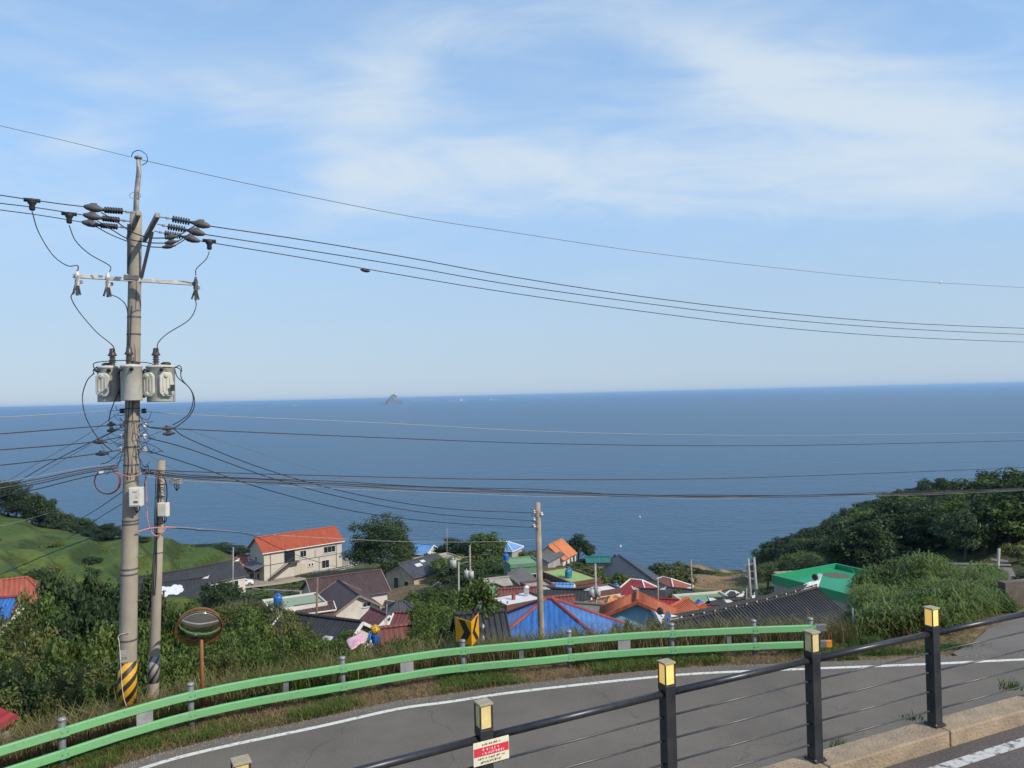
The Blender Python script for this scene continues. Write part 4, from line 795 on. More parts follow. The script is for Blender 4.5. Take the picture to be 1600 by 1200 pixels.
k = MB(); q2 = at(158, 737, PY - .15); k.box(q2, (.09, .03, .07), rotz(R(30))); o = k.build('tag', porc, coil, False, q)
wtube('pink_cable', [at(*q, Y) for *q, Y in ((178, 738, 17.2), (196, 743, 17.05), (207, 745, 17.05), (222, 739, 17.1), (238, 738, 17.3), (248, 748, 17.5), (258, 756, 17.7))], .013, pink, None, label='pink cable draped from the tall pole to the shorter pole top', cat='cable')
wtube('pink_cable', [at(*q, Y) for *q, Y in ((227, 748, 17.3), (229, 775, 17.4), (230, 805, 17.4), (234, 826, 17.5), (243, 837, 17.6), (254, 832, 17.65), (260, 822, 17.7))], .013, pink, None, label='pink cable loop hanging low between the two poles', cat='cable')
wtube('pink_cable', [at(*q, Y) for *q, Y in ((214, 831, 17.15), (232, 826, 17.4), (250, 824, 17.65), (276, 824, 17.8))], .013, pink, None, label='pink cable tied level round the shorter pole', cat='cable')
# equipment boxes
def eqbox(px, py, w, h, Y, d, ang, label, marks=True, mat=None):
    c_ = at(px, py, Y); rt = empty('equipment_box', c_, R(ang), label, 'box'); k = MB(); k.box((0, 0, 0), (w, d, h)); k.build('housing', mat or box_m, rt, False, bevel=.012)
    k = MB(); k.box((0, -d / 2 - .006, .005), (w * .86, .012, h * .9)); dr = k.build('door', mat or box_m, rt, False, bevel=.006)
    if marks:
        k = MB()
        for i in range(5): k.box((-w * .16 + i * w * .08, -d / 2 - .014, h * .27), (w * .045, .004, h * .05))
        k.box((w * .15, -d / 2 - .014, h * -.02), (w * .1, .004, .012)); k.box((w * .08, -d / 2 - .014, -h * .26), (w * .34, .004, h * .11)); k.build('marking', dsteel, dr)
    k = MB()
    for i in range(3): k.tube([(-.04 + i * .05, 0, -h / 2), (-.04 + i * .05, .02, -h / 2 - .08), (-.02, .06, -h / 2 - .16)], .01, 6)
    k.build('cable_entry', rub, rt, True); return rt
eqbox(213, 776, .27, .42, PY - .27, .16, 4, 'white equipment cabinet strapped to the tall concrete pole')

# ------------------------------------------------------------------ shorter pole beside it
P2Y = 17.9; b2 = at(238.5, 1100, P2Y); t2 = at(252.5, 719, P2Y); g2 = ground(b2.x, b2.y)
pole2 = empty('telephone_pole', (b2.x, b2.y, g2), label='shorter tan concrete pole with faded grey stripes standing beside the tall pole', cat='utility pole'); P2B = Vector(pole2.location)
k = MB(); k.tube([b2 + (b2 - t2).normalized() * 1.0, b2, b2.lerp(t2, .5), t2], [.128, .124, .106, .084], 20); k.build('shaft', conc, pole2, True, P2B)
k = MB(); a_ = b2.lerp(t2, .09); c_ = b2.lerp(t2, .2); k.tube([a_, c_], [.127, .122], 20); o = k.build('striped_sleeve', stripe_mat('grey_black', (.30, .28, .25), (.05, .05, .05), .26, .62), pole2, True, a_); o.location = a_ - P2B
for f in (.62, .7, .74, .85, .9, .93): k = MB(); k.lathe([(.128 - .04 * f, -.014), (.128 - .04 * f, .014)], b2.lerp(t2, f), n=16); k.build('strap', dsteel, pole2, False, P2B)
for i in range(3): wtube('down_cable', [b2.lerp(t2, f) + Vector((.03 - i * .04 + random.uniform(-.02, .02), -.115, 0)) for f in (.45, .55, .65, .75, .85, .95)], .009, rub, pole2, 4, 5)
eqbox(255.5, 796, .23, .32, P2Y - .2, .13, -6, 'square grey white terminal box on the shorter pole', False)
k = eqbox(275, 752, .26, .13, 17.8, .1, -4, 'small grey amplifier box slung under the cable bundle', False, M('grey_box', (.40, .40, .36), .6, .2, 8))
wtube('black_loop', [at(*q, 17.7) for q in ((238, 733), (228, 745), (226, 760))], .012, rub, pole2); wtube('black_loop', [at(*q, 17.7) for q in ((246, 735), (258, 750), (261, 770), (259, 790))], .014, rub, pole2)
# ------------------------------------------------------------------ overhead wires. Each runs over a straight line in plan; image points fix its sag
def wire(pts, A, B, r, mat, label, group=None, name='overhead_wire', sub=5):
    """A, B: plan points (x, y) the wire's vertical plane passes through"""
    ax_, ay_ = A; bx_, by_ = B; out = []
    for px, py in pts:
        d = ray(px, py); # solve d*s on plan line
        ex, ey = bx_ - ax_, by_ - ay_; det = d.x * (-ey) + d.y * ex
        s = (ax_ * (-ey) + ay_ * ex) / det
        out.append(d * s + Vector((0, 0, CZ)))
    return wtube(name, out, r, mat, None, sub, 5, label, 'wire', group)
def plan(px, Y): p = at(px, 600, Y); return (p.x, p.y)
pA = (pb.x + .25, PY); dirR = Vector((.866, .5))
def along(off=0, ang=30): a = R(ang); n_ = Vector((-math.sin(a), math.cos(a))); q = Vector((ptop.x, PY)) + n_ * off; return (q.x, q.y), (q.x + math.cos(a) * 20, q.y + math.sin(a) * 20)
hvm = M('line_black', (.02, .02, .024), .6, .1, 5); thin = M('line_grey', (.14, .14, .14), .6, .1, 5); whitew = M('line_white', (.36, .36, .35), .5, .1, 5)
A, B = along(0); wire([(-60, 182), (0, 196.5), (110, 222), (203, 245)], A, B, .0065, thin, 'thin earth wire running from the pole top over the near road')
wire([(222, 250), (420, 294), (640, 338), (800, 363), (1000, 393), (1200, 417), (1400, 437), (1600, 449.5), (1750, 458)], A, B, .0085, thin, 'thin earth wire sweeping from the pole top across the sky')
for i, (pl_, pr_) in enumerate((([(-60, 297), (0, 305), (40, 311), (90, 318), (131, 323)], [(326, 353), (480, 376), (640, 403), (800, 432.5), (1000, 463), (1200, 487), (1400, 504), (1600, 513), (1750, 518)]),
                               ([(-60, 309), (0, 317.5), (60, 325), (130, 336)], [(318, 366), (480, 391), (640, 417), (800, 445), (1000, 473), (1200, 497), (1400, 513), (1600, 522.5), (1750, 527)]),
                               ([(-60, 319), (0, 328), (60, 336), (128, 347)], [(310, 376), (480, 404), (640, 432), (800, 458), (1000, 486), (1200, 510), (1400, 526), (1600, 534.5), (1750, 539)]))):
    off = (-1.2, 0, 1.2)[i]; A, B = along(off)
    wire(pl_, A, B, .011, hvm, 'black high voltage line leaving the pole past the tap clamps', 'high voltage lines towards the upper road')
    w_ = wire(pr_, A, B, .0125, hvm, 'black high voltage line crossing the sky' if i != 2 else 'lowest black high voltage line with a splice sleeve on it', 'high voltage lines across the sky' if i != 2 else None)
    if i == 2:
        a_ = at(563, 421, 22.0); c_ = at(578, 424, 22.2); k = MB(); d_ = c_ - a_; k.lathe([(.015, 0), (.05, .08), (.06, d_.length * .5), (.05, d_.length - .08), (.015, d_.length)], a_, d_.normalized(), 8); k.build('splice_sleeve', rub, w_, True, Vector(w_.location))
# marker clip on the earth wire
c_ = at(1470, 441.5, 31.6); k = MB(); k.lathe([(.01, -.1), (.035, -.05), (.04, .04), (.01, .1)], c_, (.8, .45, .35), 8); o = k.build('marker_clip', M('clip_pale', (.55, .55, .55)), None, True, origin=c_); tag(o, 'small pale marker clip on the thin earth wire', 'wire clip')
# low voltage and service lines
LV = 'low voltage line running level across the sea view'
A, B = along(-.1, 30)
wire([(228, 643), (250, 645), (300, 648), (600, 661), (850, 674), (1100, 679.5), (1300, 680), (1600, 675.5), (1750, 672)], A, B, .006, whitew, 'pale bare neutral wire running level across the sea view')
wire([(228, 665), (276, 670), (600, 684), (850, 693), (1100, 696.5), (1300, 695), (1600, 688.5), (1750, 684)], A, B, .0105, hvm, LV + ' just below the pale neutral wire')
wire([(225, 734), (300, 737), (500, 743), (800, 749), (1100, 748), (1300, 742), (1600, 730.5), (1750, 723)], A, B, .0105, hvm, LV + ' above the cable bundle')
wire([(300, 741), (500, 747), (700, 748.5), (1000, 751)], A, B, .006, thin, 'thin grey wire close under the level low voltage line')
for j in range(6):
    o = random.uniform(-1, 1); dy = (-5, -3, -1.2, .6, 2.6, 4.6)[j]; A, B = along(.1 * j - .3, 30)
    pts = [(222, 738), (255, 743), (300, 747.5), (400, 752), (520, 758), (680, 765), (840, 770.5), (980, 774.5), (1100, 776.5), (1250, 775), (1420, 771), (1600, 765), (1750, 759)]
    wire([(x, y + dy * (1 if x < 900 else .45) + math.sin(x * .021 + j * 2) * 1.1 * min(1, x / 500)) for x, y in pts], A, B, (.011, .012, .009, .011, .007, .005)[j], (hvm, hvm, M('cable_brown', (.10, .075, .07), .6, .1, 5), hvm, thin, whitew if j == 5 else thin)[j], 'telephone cable in the sagging bundle across the sea view', 'cables of the sagging bundle', 'bundle_cable')
k = MB()
# lines down to the village pole
VP = at(840, 800, 31); vpn = (VP.x, VP.y); PA = (pb.x + .3, PY)
for pts in ([(268, 667), (300, 688), (420, 735), (560, 773), (700, 795), (835, 801.5)], [(222, 682), (300, 703), (440, 752), (580, 787), (700, 805), (835, 814)], [(222, 702), (300, 726), (420, 766), (560, 800), (700, 817), (833, 824)]):
    wire(pts, PA, vpn, .012, hvm, 'black supply line dropping from the tall pole to the village pole', 'supply lines down to the village pole')
wire([(275, 665), (330, 684), (420, 712), (520, 742), (640, 772), (740, 790), (832, 802)], PA, (VP.x, VP.y + .4), .006, thin, 'thin grey line dropping to the village pole beside the supply lines')
wire([(225, 708), (300, 745), (420, 785), (560, 815), (700, 838)], PA, plan(720, 58), .005, thin, 'thin slack wire falling into the village')
wire([(258, 824), (300, 827), (312, 829), (350, 830), (395, 837), (440, 858), (490, 876), (540, 888), (600, 893)], plan(252, P2Y), plan(600, 90), .012, hvm, 'black service cable looping from the shorter pole over the cream building')
wire([(262, 823), (300, 825), (360, 830), (430, 836), (520, 841), (640, 846.5), (760, 846.5), (838, 843)], plan(252, P2Y), vpn, .006, whitew, 'pale thin service wire from the shorter pole to the village pole')
# lines to the left
LA, LB = along(0); left = 'low voltage line running off towards the upper road'
wire([(-60, 655.5), (0, 652), (90, 647), (168, 642), (189, 641.5)], LA, LB, .007, whitew, 'pale bare neutral wire running off towards the upper road')
for pts in ([(-60, 683), (0, 678), (90, 671), (168, 665), (189, 664)], [(-60, 708), (0, 703), (90, 696), (145, 690.5), (189, 683)], [(-60, 733), (0, 727), (90, 717), (150, 709), (189, 703)]): wire(pts, LA, LB, .0105, hvm, 'black ' + left, 'low voltage lines towards the upper road')
QB = (-30., 15.)
for pts, r_ in (([(-40, 775), (0, 758), (60, 723), (130, 683), (186, 645)], .006), ([(-40, 783), (0, 769), (70, 728), (130, 697), (190, 668)], .011), ([(0, 776), (70, 736), (140, 695), (190, 668)], .006)):
    wire(pts, (pb.x, PY), (-30., 34.), r_, hvm if r_ > .008 else thin, 'service wire slanting down towards the terraced hillside', 'service wires to the terraced hillside')
for j in range(5):
    dy = (-9, -4, 0, 4, 13)[j]; wire([(-60, 776 + dy * 1.3), (0, 763 + dy), (60, 752 + dy * .9), (130, 737 + dy * .7), (185, 729 + dy * .5)], *along(-.1 * j), (.005, .010, .012, .011, .011)[j], (whitew, hvm, M('cable_brown', (.1, .075, .07), .6, .1, 5), hvm, hvm)[j], 'telephone cable running off towards the upper road' if j else 'white telephone wire running off towards the upper road', 'telephone cables towards the upper road' if j else None, 'bundle_cable')
wire([(-40, 916), (0, 898), (70, 868), (130, 845), (182, 827)], (pb.x, PY), (-16., 24.), .013, hvm, 'thick black stay cable slanting from the tall pole down to the hillside')
wire([(128, 810), (160, 790), (193, 767)], (pb.x, PY), (-14., 23.), .009, hvm, 'short service wire falling from the tall pole above the stay cable')
wire([(105, 842), (150, 812), (193, 786)], (pb.x, PY), (-14., 23.), .008, hvm, 'short thin service wire falling just above the stay cable')
wire([(-40, 829), (0, 822), (40, 812), (82, 800)], plan(0, 60), plan(82, 90), .012, whitew, 'pale wire strung over the terraced hillside', None)
# ------------------------------------------------------------------ village poles
def vpole(name, top, base_px, Y, r0_, r1_, mat, label, arms=(), boxes=(), ins=(), group=None, extra=None):
    t_ = at(top[0], top[1], Y); b_ = at(base_px, top[1] + 100, Y); gz = ground(b_.x, b_.y)
    # keep the measured lean
    base = Vector((b_.x, t_.y, gz)); rt = empty(name, base, label=label, cat='utility pole' if 'lamp' not in name else 'street lamp', group=group)
    k = MB(); k.tube([base - Vector((0, 0, .6)), base, base.lerp(t_, .5), t_], [r0_, r0_, (r0_ + r1_) / 2, r1_], 14); k.build('shaft', mat, rt, True, base)
    for (ax0, ay0, ax1, ay1) in arms:
        k = MB(); k.bar(at(ax0, ay0, Y), at(ax1, ay1, Y), .09, .09); k.build('crossarm', steel, rt, False, base)
    for (bx_, by_, w, h) in boxes:
        c_ = at(bx_, by_, Y - r0_ - .15); k = MB(); k.lathe([(w / 2, -h / 2), (w / 2, h / 2 - .03), (w * .4, h / 2)], c_, n=14); k.lathe([(.05, 0), (.08, .08), (.04, .2)], c_ + Vector((0, 0, h / 2)), n=8); k.build('transformer_tank', M('far_tank', (.42, .42, .40), .5, .1, 3), rt, True, base)
    for ix, iy in ins:
        c_ = at(ix, iy, Y - .05); k = MB(); k.lathe([(.03, -.08), (.075, -.05), (.08, -.01), (.04, 0), (.08, .02), (.03, .08)], c_, n=10); k.build('spool_insulator', porc, rt, True, base)
    return rt, base, t_
vconc = M('village_pole', (.30, .25, .19), .9, .25, 2); pale = M('pale_pole', (.33, .31, .28), .7, .2, 3); rustp = M('rusty_pole', (.20, .13, .085), .8, .3, 3)
rt, bs, tp = vpole('village_pole', (840, 785), 843.5, 31, .15, .105, vconc, 'brown concrete pole rising behind the guardrail amid the village', ins=[(834.5, 800), (834.5, 811), (834.5, 822), (846, 803)])
for j in range(4):
    k = MB(); k.tube([at(830, 796 + j * 9, 30.8), at(835, 799 + j * 8, 30.9), at(841, 800 + j * 9, 30.85)], .012, 5); k.build('tail_wire', rub, rt, True, bs)
vpole('street_lamp', (716.5, 878), 716.5, 58, .075, .06, pale, 'slim pale street lamp post rising behind the chevron sign', boxes=[(708, 881, .5, .55)])
vpole('village_pole', (734, 852), 735.5, 84, .13, .09, vconc, 'grey pole with two crossarms and twin white transformers', arms=[(717, 872, 736, 869), (717, 881, 736, 877)], boxes=[(729, 897, .55, .75), (736, 898, .6, .75)])
vpole('village_pole', (930, 881), 932, 62, .11, .08, pale, 'pale pole with a pair of white transformers beside the apricot roof', boxes=[(924.5, 927, .45, .6), (934, 926, .45, .6)])
vpole('village_pole', (1028, 905), 1029.5, 70, .08, .06, vconc, 'thin brown pole next to the red roof with white ridges', group=None)
vpole('village_pole', (1079.5, 874), 1083.5, 100, .13, .09, vconc, 'brown pole standing before the bare brown field', boxes=[(1082, 908, .3, .4)])
vpole('village_pole', (1169, 873), 1176, 62, .12, .09, pale, 'pale pole with crossarms, one of a pair by the wooded hill', arms=[(1161, 884, 1180, 880), (1160, 892, 1181, 893), (1164, 900, 1178, 905)])
vpole('village_pole', (1178, 871), 1186, 61, .14, .1, pale, 'plain pale pole, the other of a pair by the wooded hill')
vpole('village_pole', (1166.5, 919), 1167.5, 60, .05, .045, pale, 'short pale post below the pair of pale poles')
vpole('village_pole', (1561, 857), 1555, 40, .085, .07, pale, 'leaning pale pole beyond the tall reeds', arms=[(1548, 874, 1574, 877)])
vpole('village_pole', (496, 903), 493, 66, .1, .085, rustp, 'rusty brown pole in front of the brown roofed house')
vpole('village_pole', (364.5, 855), 364, 112, .1, .08, pale, 'thin pale pole between the black tiled roof and the red annex')
vpole('antenna_mast', (698.5, 824), 699, 135, .05, .04, pale, 'slender white mast by the far dark bushes')
vpole('antenna_mast', (604.5, 944), 603, 74, .035, .03, pale, 'slender grey mast in front of the small white gable')

# sign seen edge-on by the guardrail end, leaning pipe, rope on the striped pole
c_ = at(1332, 950, 22.3); gz = ground(c_.x, c_.y); rt = empty('road_sign', (c_.x, c_.y, gz), label='grey road sign seen almost edge on beyond the guardrail end', cat='sign'); B_ = Vector(rt.location)
k = MB(); k.tube([(c_.x, c_.y, gz - .2), (c_.x, c_.y, c_.z)], .03, 10); k.build('post', galv, rt, True, B_)
k = MB(); k.box((c_.x - .03, c_.y - .05, c_.z - .36), (.02, .62, .62), rotz(R(-22))); k.build('panel', M('sign_back', (.22, .24, .25), .6, .2, 4), rt, False, B_, bevel=.004)
a_ = at(1196, 941, 62); b_ = at(1240, 902, 62); o = MB().tube([a_ - (b_ - a_) * .3, b_], .06, 8).build('leaning_pipe', pale, None, True, origin=a_); tag(o, 'pale pipe leaning up towards the emerald roof', 'pipe')
rope = M('rope_white', (.6, .55, .48), .9, .2, 9)
wtube('rope', [axp(py, -axr(py) - .012) + Vector((dx, 0, 0)) for py, dx in ((985, .12), (987, .02), (988, -.08), (992, -.13), (1000, -.10), (1030, -.06), (1065, -.02), (1085, .03), (1100, .10))], .008, rope, pole)
# ------------------------------------------------------------------ houses
def rib_mat(name, c1, c2, per, rough=.6, strength=.32, var=.2):
    """roofing with ribs running down the slope (local y)"""
    if name in MATS: return MATS[name]
    mt = M(name, c1, rough, var, 1.3, rgb2=c2); t = mt.node_tree; n = t.nodes; l = t.links
    tcn = n.new('ShaderNodeTexCoord'); w = n.new('ShaderNodeTexWave'); w.wave_type = 'BANDS'; w.bands_direction = 'X'; w.inputs['Scale'].default_value = 2 * math.pi / per / 20 * 1.0; w.inputs['Distortion'].default_value = .15
    l.new(tcn.outputs['Object'], w.inputs['Vector'])
    # dirt streaks running down the slope; colour also goes darker in each rib valley
    mpn = n.new('ShaderNodeMapping'); mpn.inputs['Scale'].default_value = (3.0, .5, .5); l.new(tcn.outputs['Object'], mpn.inputs[0]); ns_ = n.new('ShaderNodeTexNoise'); ns_.inputs['Scale'].default_value = 1.6; ns_.inputs['Detail'].default_value = 8; ns_.inputs['Roughness'].default_value = .7; l.new(mpn.outputs[0], ns_.inputs['Vector'])
    v1 = n.new('ShaderNodeMapRange'); v1.inputs[1].default_value = .35; v1.inputs[2].default_value = .68; v1.inputs[3].default_value = 1.15; v1.inputs[4].default_value = .6; l.new(ns_.outputs[0], v1.inputs[0])
    v2 = n.new('ShaderNodeMapRange'); v2.inputs[3].default_value = .8; v2.inputs[4].default_value = 1.08; l.new(w.outputs['Fac'], v2.inputs[0]); vm = n.new('ShaderNodeMath'); vm.operation = 'MULTIPLY'; l.new(v1.outputs[0], vm.inputs[0]); l.new(v2.outputs[0], vm.inputs[1])
    hs = n.new('ShaderNodeHueSaturation'); b0 = n['Principled BSDF']; l.new(b0.inputs['Base Color'].links[0].from_socket, hs.inputs['Color']); l.new(vm.outputs[0], hs.inputs['Value']); l.new(hs.outputs[0], b0.inputs['Base Color']); bp = n.new('ShaderNodeBump'); bp.inputs['Strength'].default_value = strength; bp.inputs['Distance'].default_value = .06; l.new(w.outputs['Fac'], bp.inputs['Height']); l.new(bp.outputs[0], n['Principled BSDF'].inputs['Normal'])
    return mt
RM = dict(
 orange=rib_mat('roof_orange', (.40, .075, .022), (.34, .062, .02), .35), brick_red=rib_mat('roof_brick_red', (.36, .085, .045), (.28, .07, .04), .35), black=rib_mat('roof_black_tile', (.026, .027, .031), (.040, .041, .046), .3, .8),
 brown=rib_mat('roof_brown', (.085, .045, .038), (.06, .034, .03), .35), redbrown=rib_mat('roof_redbrown', (.20, .055, .045), (.15, .05, .04), .3), slate=rib_mat('roof_slate', (.045, .048, .058), (.065, .068, .078), .3), paleblue=rib_mat('roof_paleblue', (.17, .36, .68), (.13, .29, .58), .4),
 blue=rib_mat('roof_blue', (.04, .16, .46), (.035, .14, .41), .3, .38, .16, .1), apricot=rib_mat('roof_apricot', (.62, .27, .10), (.54, .23, .09), .4), apricot_deep=rib_mat('roof_apricot_deep', (.62, .19, .055), (.56, .17, .05), .4), red=rib_mat('roof_red', (.34, .03, .03), (.27, .028, .028), .35),
 orange_tile=M('roof_orange_tile', (.44, .125, .05), .7, .2, 2, .3, 20, rgb2=(.30, .085, .04)), red_tile=M('roof_red_tile', (.36, .05, .035), .6, .2, 2, .3, 20, rgb2=(.28, .04, .03)), teal=rib_mat('roof_teal', (.02, .17, .15), (.018, .14, .12), .4), greytile=rib_mat('roof_greytile', (.12, .115, .11), (.085, .082, .08), .3), greytile2=M('roof_greyold', (.20, .185, .165), .95, .3, 1.2, rgb2=(.13, .12, .105)),
 greygreen=M('flat_greygreen', (.22, .30, .19), .85, .2, .7, rgb2=(.28, .31, .24)), greenroof=M('flat_green', (.14, .27, .13), .8, .2, .8, rgb2=(.19, .29, .17)), limeroof=M('flat_lime', (.28, .40, .12), .75, .2, .6, rgb2=(.22, .33, .10)), emerald=M('flat_emerald', (.01, .26, .115), .5, .1, .5, rgb2=(.012, .23, .105)), whiteroof=M('flat_white', (.66, .66, .66), .7, .15, .8, rgb2=(.55, .54, .53)), concrete=M('flat_concrete', (.34, .31, .27), .9, .3, 1, rgb2=(.24, .22, .19)))
WM = dict(cream=M('wall_cream', (.52, .475, .41), .85, .12, .8, rgb2=(.46, .42, .36)), white=M('wall_white', (.62, .58, .52), .85, .12, .9, rgb2=(.52, .48, .42)), greywall=M('wall_grey', (.33, .32, .30), .9, .2, .8, rgb2=(.26, .25, .235)), brick=M('wall_brick', (.16, .07, .05), .9, .3, 3, rgb2=(.11, .055, .042)), oldcream=M('wall_oldcream', (.48, .40, .26), .9, .3, .9, rgb2=(.33, .28, .2)), greenwall=M('wall_green', (.10, .22, .13), .8, .2, 1, rgb2=(.13, .24, .15)), paleblue_wall=M('wall_paleblue', (.30, .50, .58), .8, .1, .7, rgb2=(.27, .45, .53)))
TM = dict(white=M('trim_white', (.70, .69, .66), .7, .1, 2), brown_trim=M('trim_brown', (.26, .19, .15), .8, .2, 2), redridge=M('trim_red_ridge', (.26, .045, .035), .6, .2, 3), orange_ridge=M('trim_orange_ridge', (.40, .085, .035), .6, .2, 3), black_ridge=M('trim_black', (.03, .03, .033), .6, .2, 3))
plaster = M('white_plaster', (.74, .74, .73), .75, .08, 4); glass = M('window_glass', (.022, .026, .032), .12, .1, 2); wframe = M('window_frame', (.62, .60, .56), .5, .1, 3); doorm = M('door_dark', (.05, .045, .045), .6, .2, 3); doorw = M('door_pale', (.50, .45, .36), .6, .1, 3); doormar = M('door_maroon', (.14, .02, .025), .6, .2, 3)
def build_house(h):
    L_, W_, wh, rise = h['L'], h['W'], h['wh'], h['rise']; rt = empty(h['key'], (h['x'], h['y'], h['zb']), h['ang'], h['label'], 'house' if 'shed' not in h['key'] and 'hut' not in h['key'] else ('shed' if 'shed' in h['key'] else 'hut'))
    h['root'] = rt; wm = WM[h['wall']]; rm = RM[h['roof']]; ov = h.get('over', .3); a, b = L_ / 2, W_ / 2; th = .1
    k = MB(); fd = -2.6
    if h['kind'] == 'gable':
        pts = [(-b, fd), (b, fd), (b, wh), (0, wh + rise - .03), (-b, wh)]
        k.prism([(-a, y, z) for y, z in pts], (L_, 0, 0))
    else: k.box((0, 0, (fd + wh) / 2), (L_, W_, wh - fd))
    wall = k.build('wall', wm, rt)
    oe = ov
    sl = rise / b if b else 0; ze = wh - sl * ov
    trim = TM.get(h.get('trim', ''), None)
    if h['kind'] == 'gable':
        n_ = 8
        for sg in (-1, 1):
            k = MB()
            top = [(-a - oe, 0, wh + rise), (a + oe, 0, wh + rise), (a + oe, sg * (b + ov), ze), (-a - oe, sg * (b + ov), ze)]
            k.prism(top if sg < 0 else top[::-1], (0, 0, th)); rf = k.build('roof', rm, rt)
            if h.get('tiles'):
                nt_ = int((L_ + 2 * oe) / (.25 if h['roof'] == 'black' else .24)); me = None
                for i in range(nt_ + 1):
                    x = -a - oe + (L_ + 2 * oe) * i / nt_
                    if me is None:
                        k = MB(); k.tube([(0, 0, wh + rise + th + .02), (0, sg * (b + ov) * .5, (wh + rise + ze) / 2 + th - .005), (0, sg * (b + ov + .03), ze + th + .02)], .05, 7); o = k.build('tile_column', rm, rf, True); me = o.data
                    else: o = link(bpy.data.objects.new('tile_column', me), rf)
                    o.location = (x, 0, 0)
            if trim:
                for ex in (() if h.get('noverge') else (-1, 1)):
                    k = MB(); k.bar((ex * (a + oe + .01), 0, wh + rise + .06), (ex * (a + oe + .01), sg * (b + ov), ze + .06), .1, .2); k.build('verge_board', trim, rf)
                if h.get('trim') == 'white':
                    k = MB(); k.box((0, sg * (b + ov + .03), ze + .03), (L_ + 2 * oe, .06, .16)); k.build('eave_board', trim, rf)
        k = MB(); rw = .16 if h.get('big') else .11
        np__ = 9; pts = []
        for i in range(np__ + 1):
            x = -a - oe * .9 + (L_ + 1.8 * oe) * i / np__; sag = (.16 * abs(2 * i / np__ - 1) ** 2 if h.get('orn') else 0); pts.append((x, 0, wh + rise + th + .06 + sag))
        k.tube(pts, rw, 8); rc = k.build('ridge_cap', trim if trim and h['trim'] not in ('white', 'brown_trim') else rm, rt)
        if h.get('big'):
            k = MB(); k.tube([(x, 0, z - .18) for x, y, z in pts], .2, 6); k.build('ridge_base', rm, rc)
            for i in range(15):
                x = -a + L_ * i / 14
                for sg in (-1, 1): k = MB(); k.lathe([(.045, 0), (.045, .03), (.02, .045)], (x, sg * .22, wh + rise + .16 + .16 * abs(2 * i / 14 - 1) ** 2), (0, sg, -.2), 8); k.build('ridge_stud', plaster, rc)
        if h.get('orn'):
            sc = 2.0 if h.get('big') else .8
            for ex in (-1, 1):
                x0 = ex * (a + oe * .8); z0 = wh + rise + th + .12; k = MB()
                prof = [(-.85 * sc, -.12), (.05 * sc, -.16), (.3 * sc, .34 * sc), (.1 * sc, .16 * sc), (-.4 * sc, .1 * sc)]
                k.prism([(x0 + ex * u, -.14, z0 + v) for u, v in prof], (0, .28, 0)); k.build('ridge_end', plaster, rc)
            if h.get('big'):
                for ex in (-1, 1): k = MB(); k.lathe([(.19, -.06), (.21, 0), (.19, .06)], (ex * (a + oe * .9), 0, wh + rise + .75), (1, 0, 0), 16); k.build('ridge_disc', RM['black'], rc)
    elif h['kind'] == 'hip':
        rl = h.get('ridge', max(.4, L_ - W_)) / 2
        E = [(-a - ov, -b - ov, ze), (a + ov, -b - ov, ze), (a + ov, b + ov, ze), (-a - ov, b + ov, ze)]; T = [(-rl, 0, wh + rise), (rl, 0, wh + rise)]
        for fc in ([E[0], E[1], T[1], T[0]], [E[2], E[3], T[0], T[1]], [E[1], E[2], T[1]], [E[3], E[0], T[0]]):
            k = MB(); k.prism(fc, (0, 0, th)); rf = k.build('roof', rm, rt)
        rmm = trim or rm
        for p0, p1 in ((T[0], T[1]), (T[0], E[0]), (T[1], E[1]), (T[1], E[2]), (T[0], E[3])):
            k = MB(); k.tube([Vector(p0) + Vector((0, 0, th + .02)), Vector(p1) + Vector((0, 0, th + .02))], .1, 8); k.build('ridge_cap', rmm, rt)
        if h.get('trim') == 'white':
            for i in range(4): k = MB(); k.bar(Vector(E[i]) + Vector((0, 0, .02)), Vector(E[(i + 1) % 4]) + Vector((0, 0, .02)), .08, .18); k.build('eave_board', trim, rt)
    else:
        k = MB(); k.box((0, 0, wh + .02), (L_ - .02, W_ - .02, .06)); k.build('roof', rm, rt)
        ph = h.get('parapet', .22); pm = RM[h['pm']] if h.get('pm') else wm
        if h['key'] in ('lime_roof_house',) or h['roof'] == 'whiteroof': pm = WM['brick']
        for c_, s2 in (((0, -b - .02, wh + ph / 2 - .1), (L_ + .24, .16, ph + .25)), ((0, b + .02, wh + ph / 2 - .1), (L_ + .24, .16, ph + .25)), ((-a - .02, 0, wh + ph / 2 - .1), (.16, W_ - .12, ph + .246)), ((a + .02, 0, wh + ph / 2 - .1), (.16, W_ - .12, ph + .246))):
            k = MB(); k.box(c_, s2); k.build('parapet', pm, rt)
    def place(side, u, z, w, hh, dep):
        if side == 'f': return (u, -b - dep / 2 + .01, z), (w, dep, hh)
        if side == 'b': return (u, b + dep / 2 - .01, z), (w, dep, hh)
        if side == 'l': return (-a - dep / 2 + .01, u, z), (dep, w, hh)
        return (a + dep / 2 - .01, u, z), (dep, w, hh)
    if 'win' not in h and L_ > 2.5 and 'shed' not in h['key']:
        h['win'] = [('f', -L_ * .24, 1.35, .9, .9), ('f', L_ * .24, 1.35, .9, .9), ('l', 0, 1.4, .8, .8)]; h.setdefault('door', [('f', 0, 1.0, .8, 1.95)] if L_ > 3.4 else [])
    if h['kind'] != 'flat' and L_ > 2:
        k = MB()
        for sg in ((-1, 1) if h['kind'] == 'gable' else (-1,)): k.tube([(-a - ov, sg * (b + ov + .05), ze + .03), (a + ov, sg * (b + ov + .05), ze + .03)], .05, 6)
        k.build('gutter', wframe if h.get('trim') == 'white' else dsteel, rt)
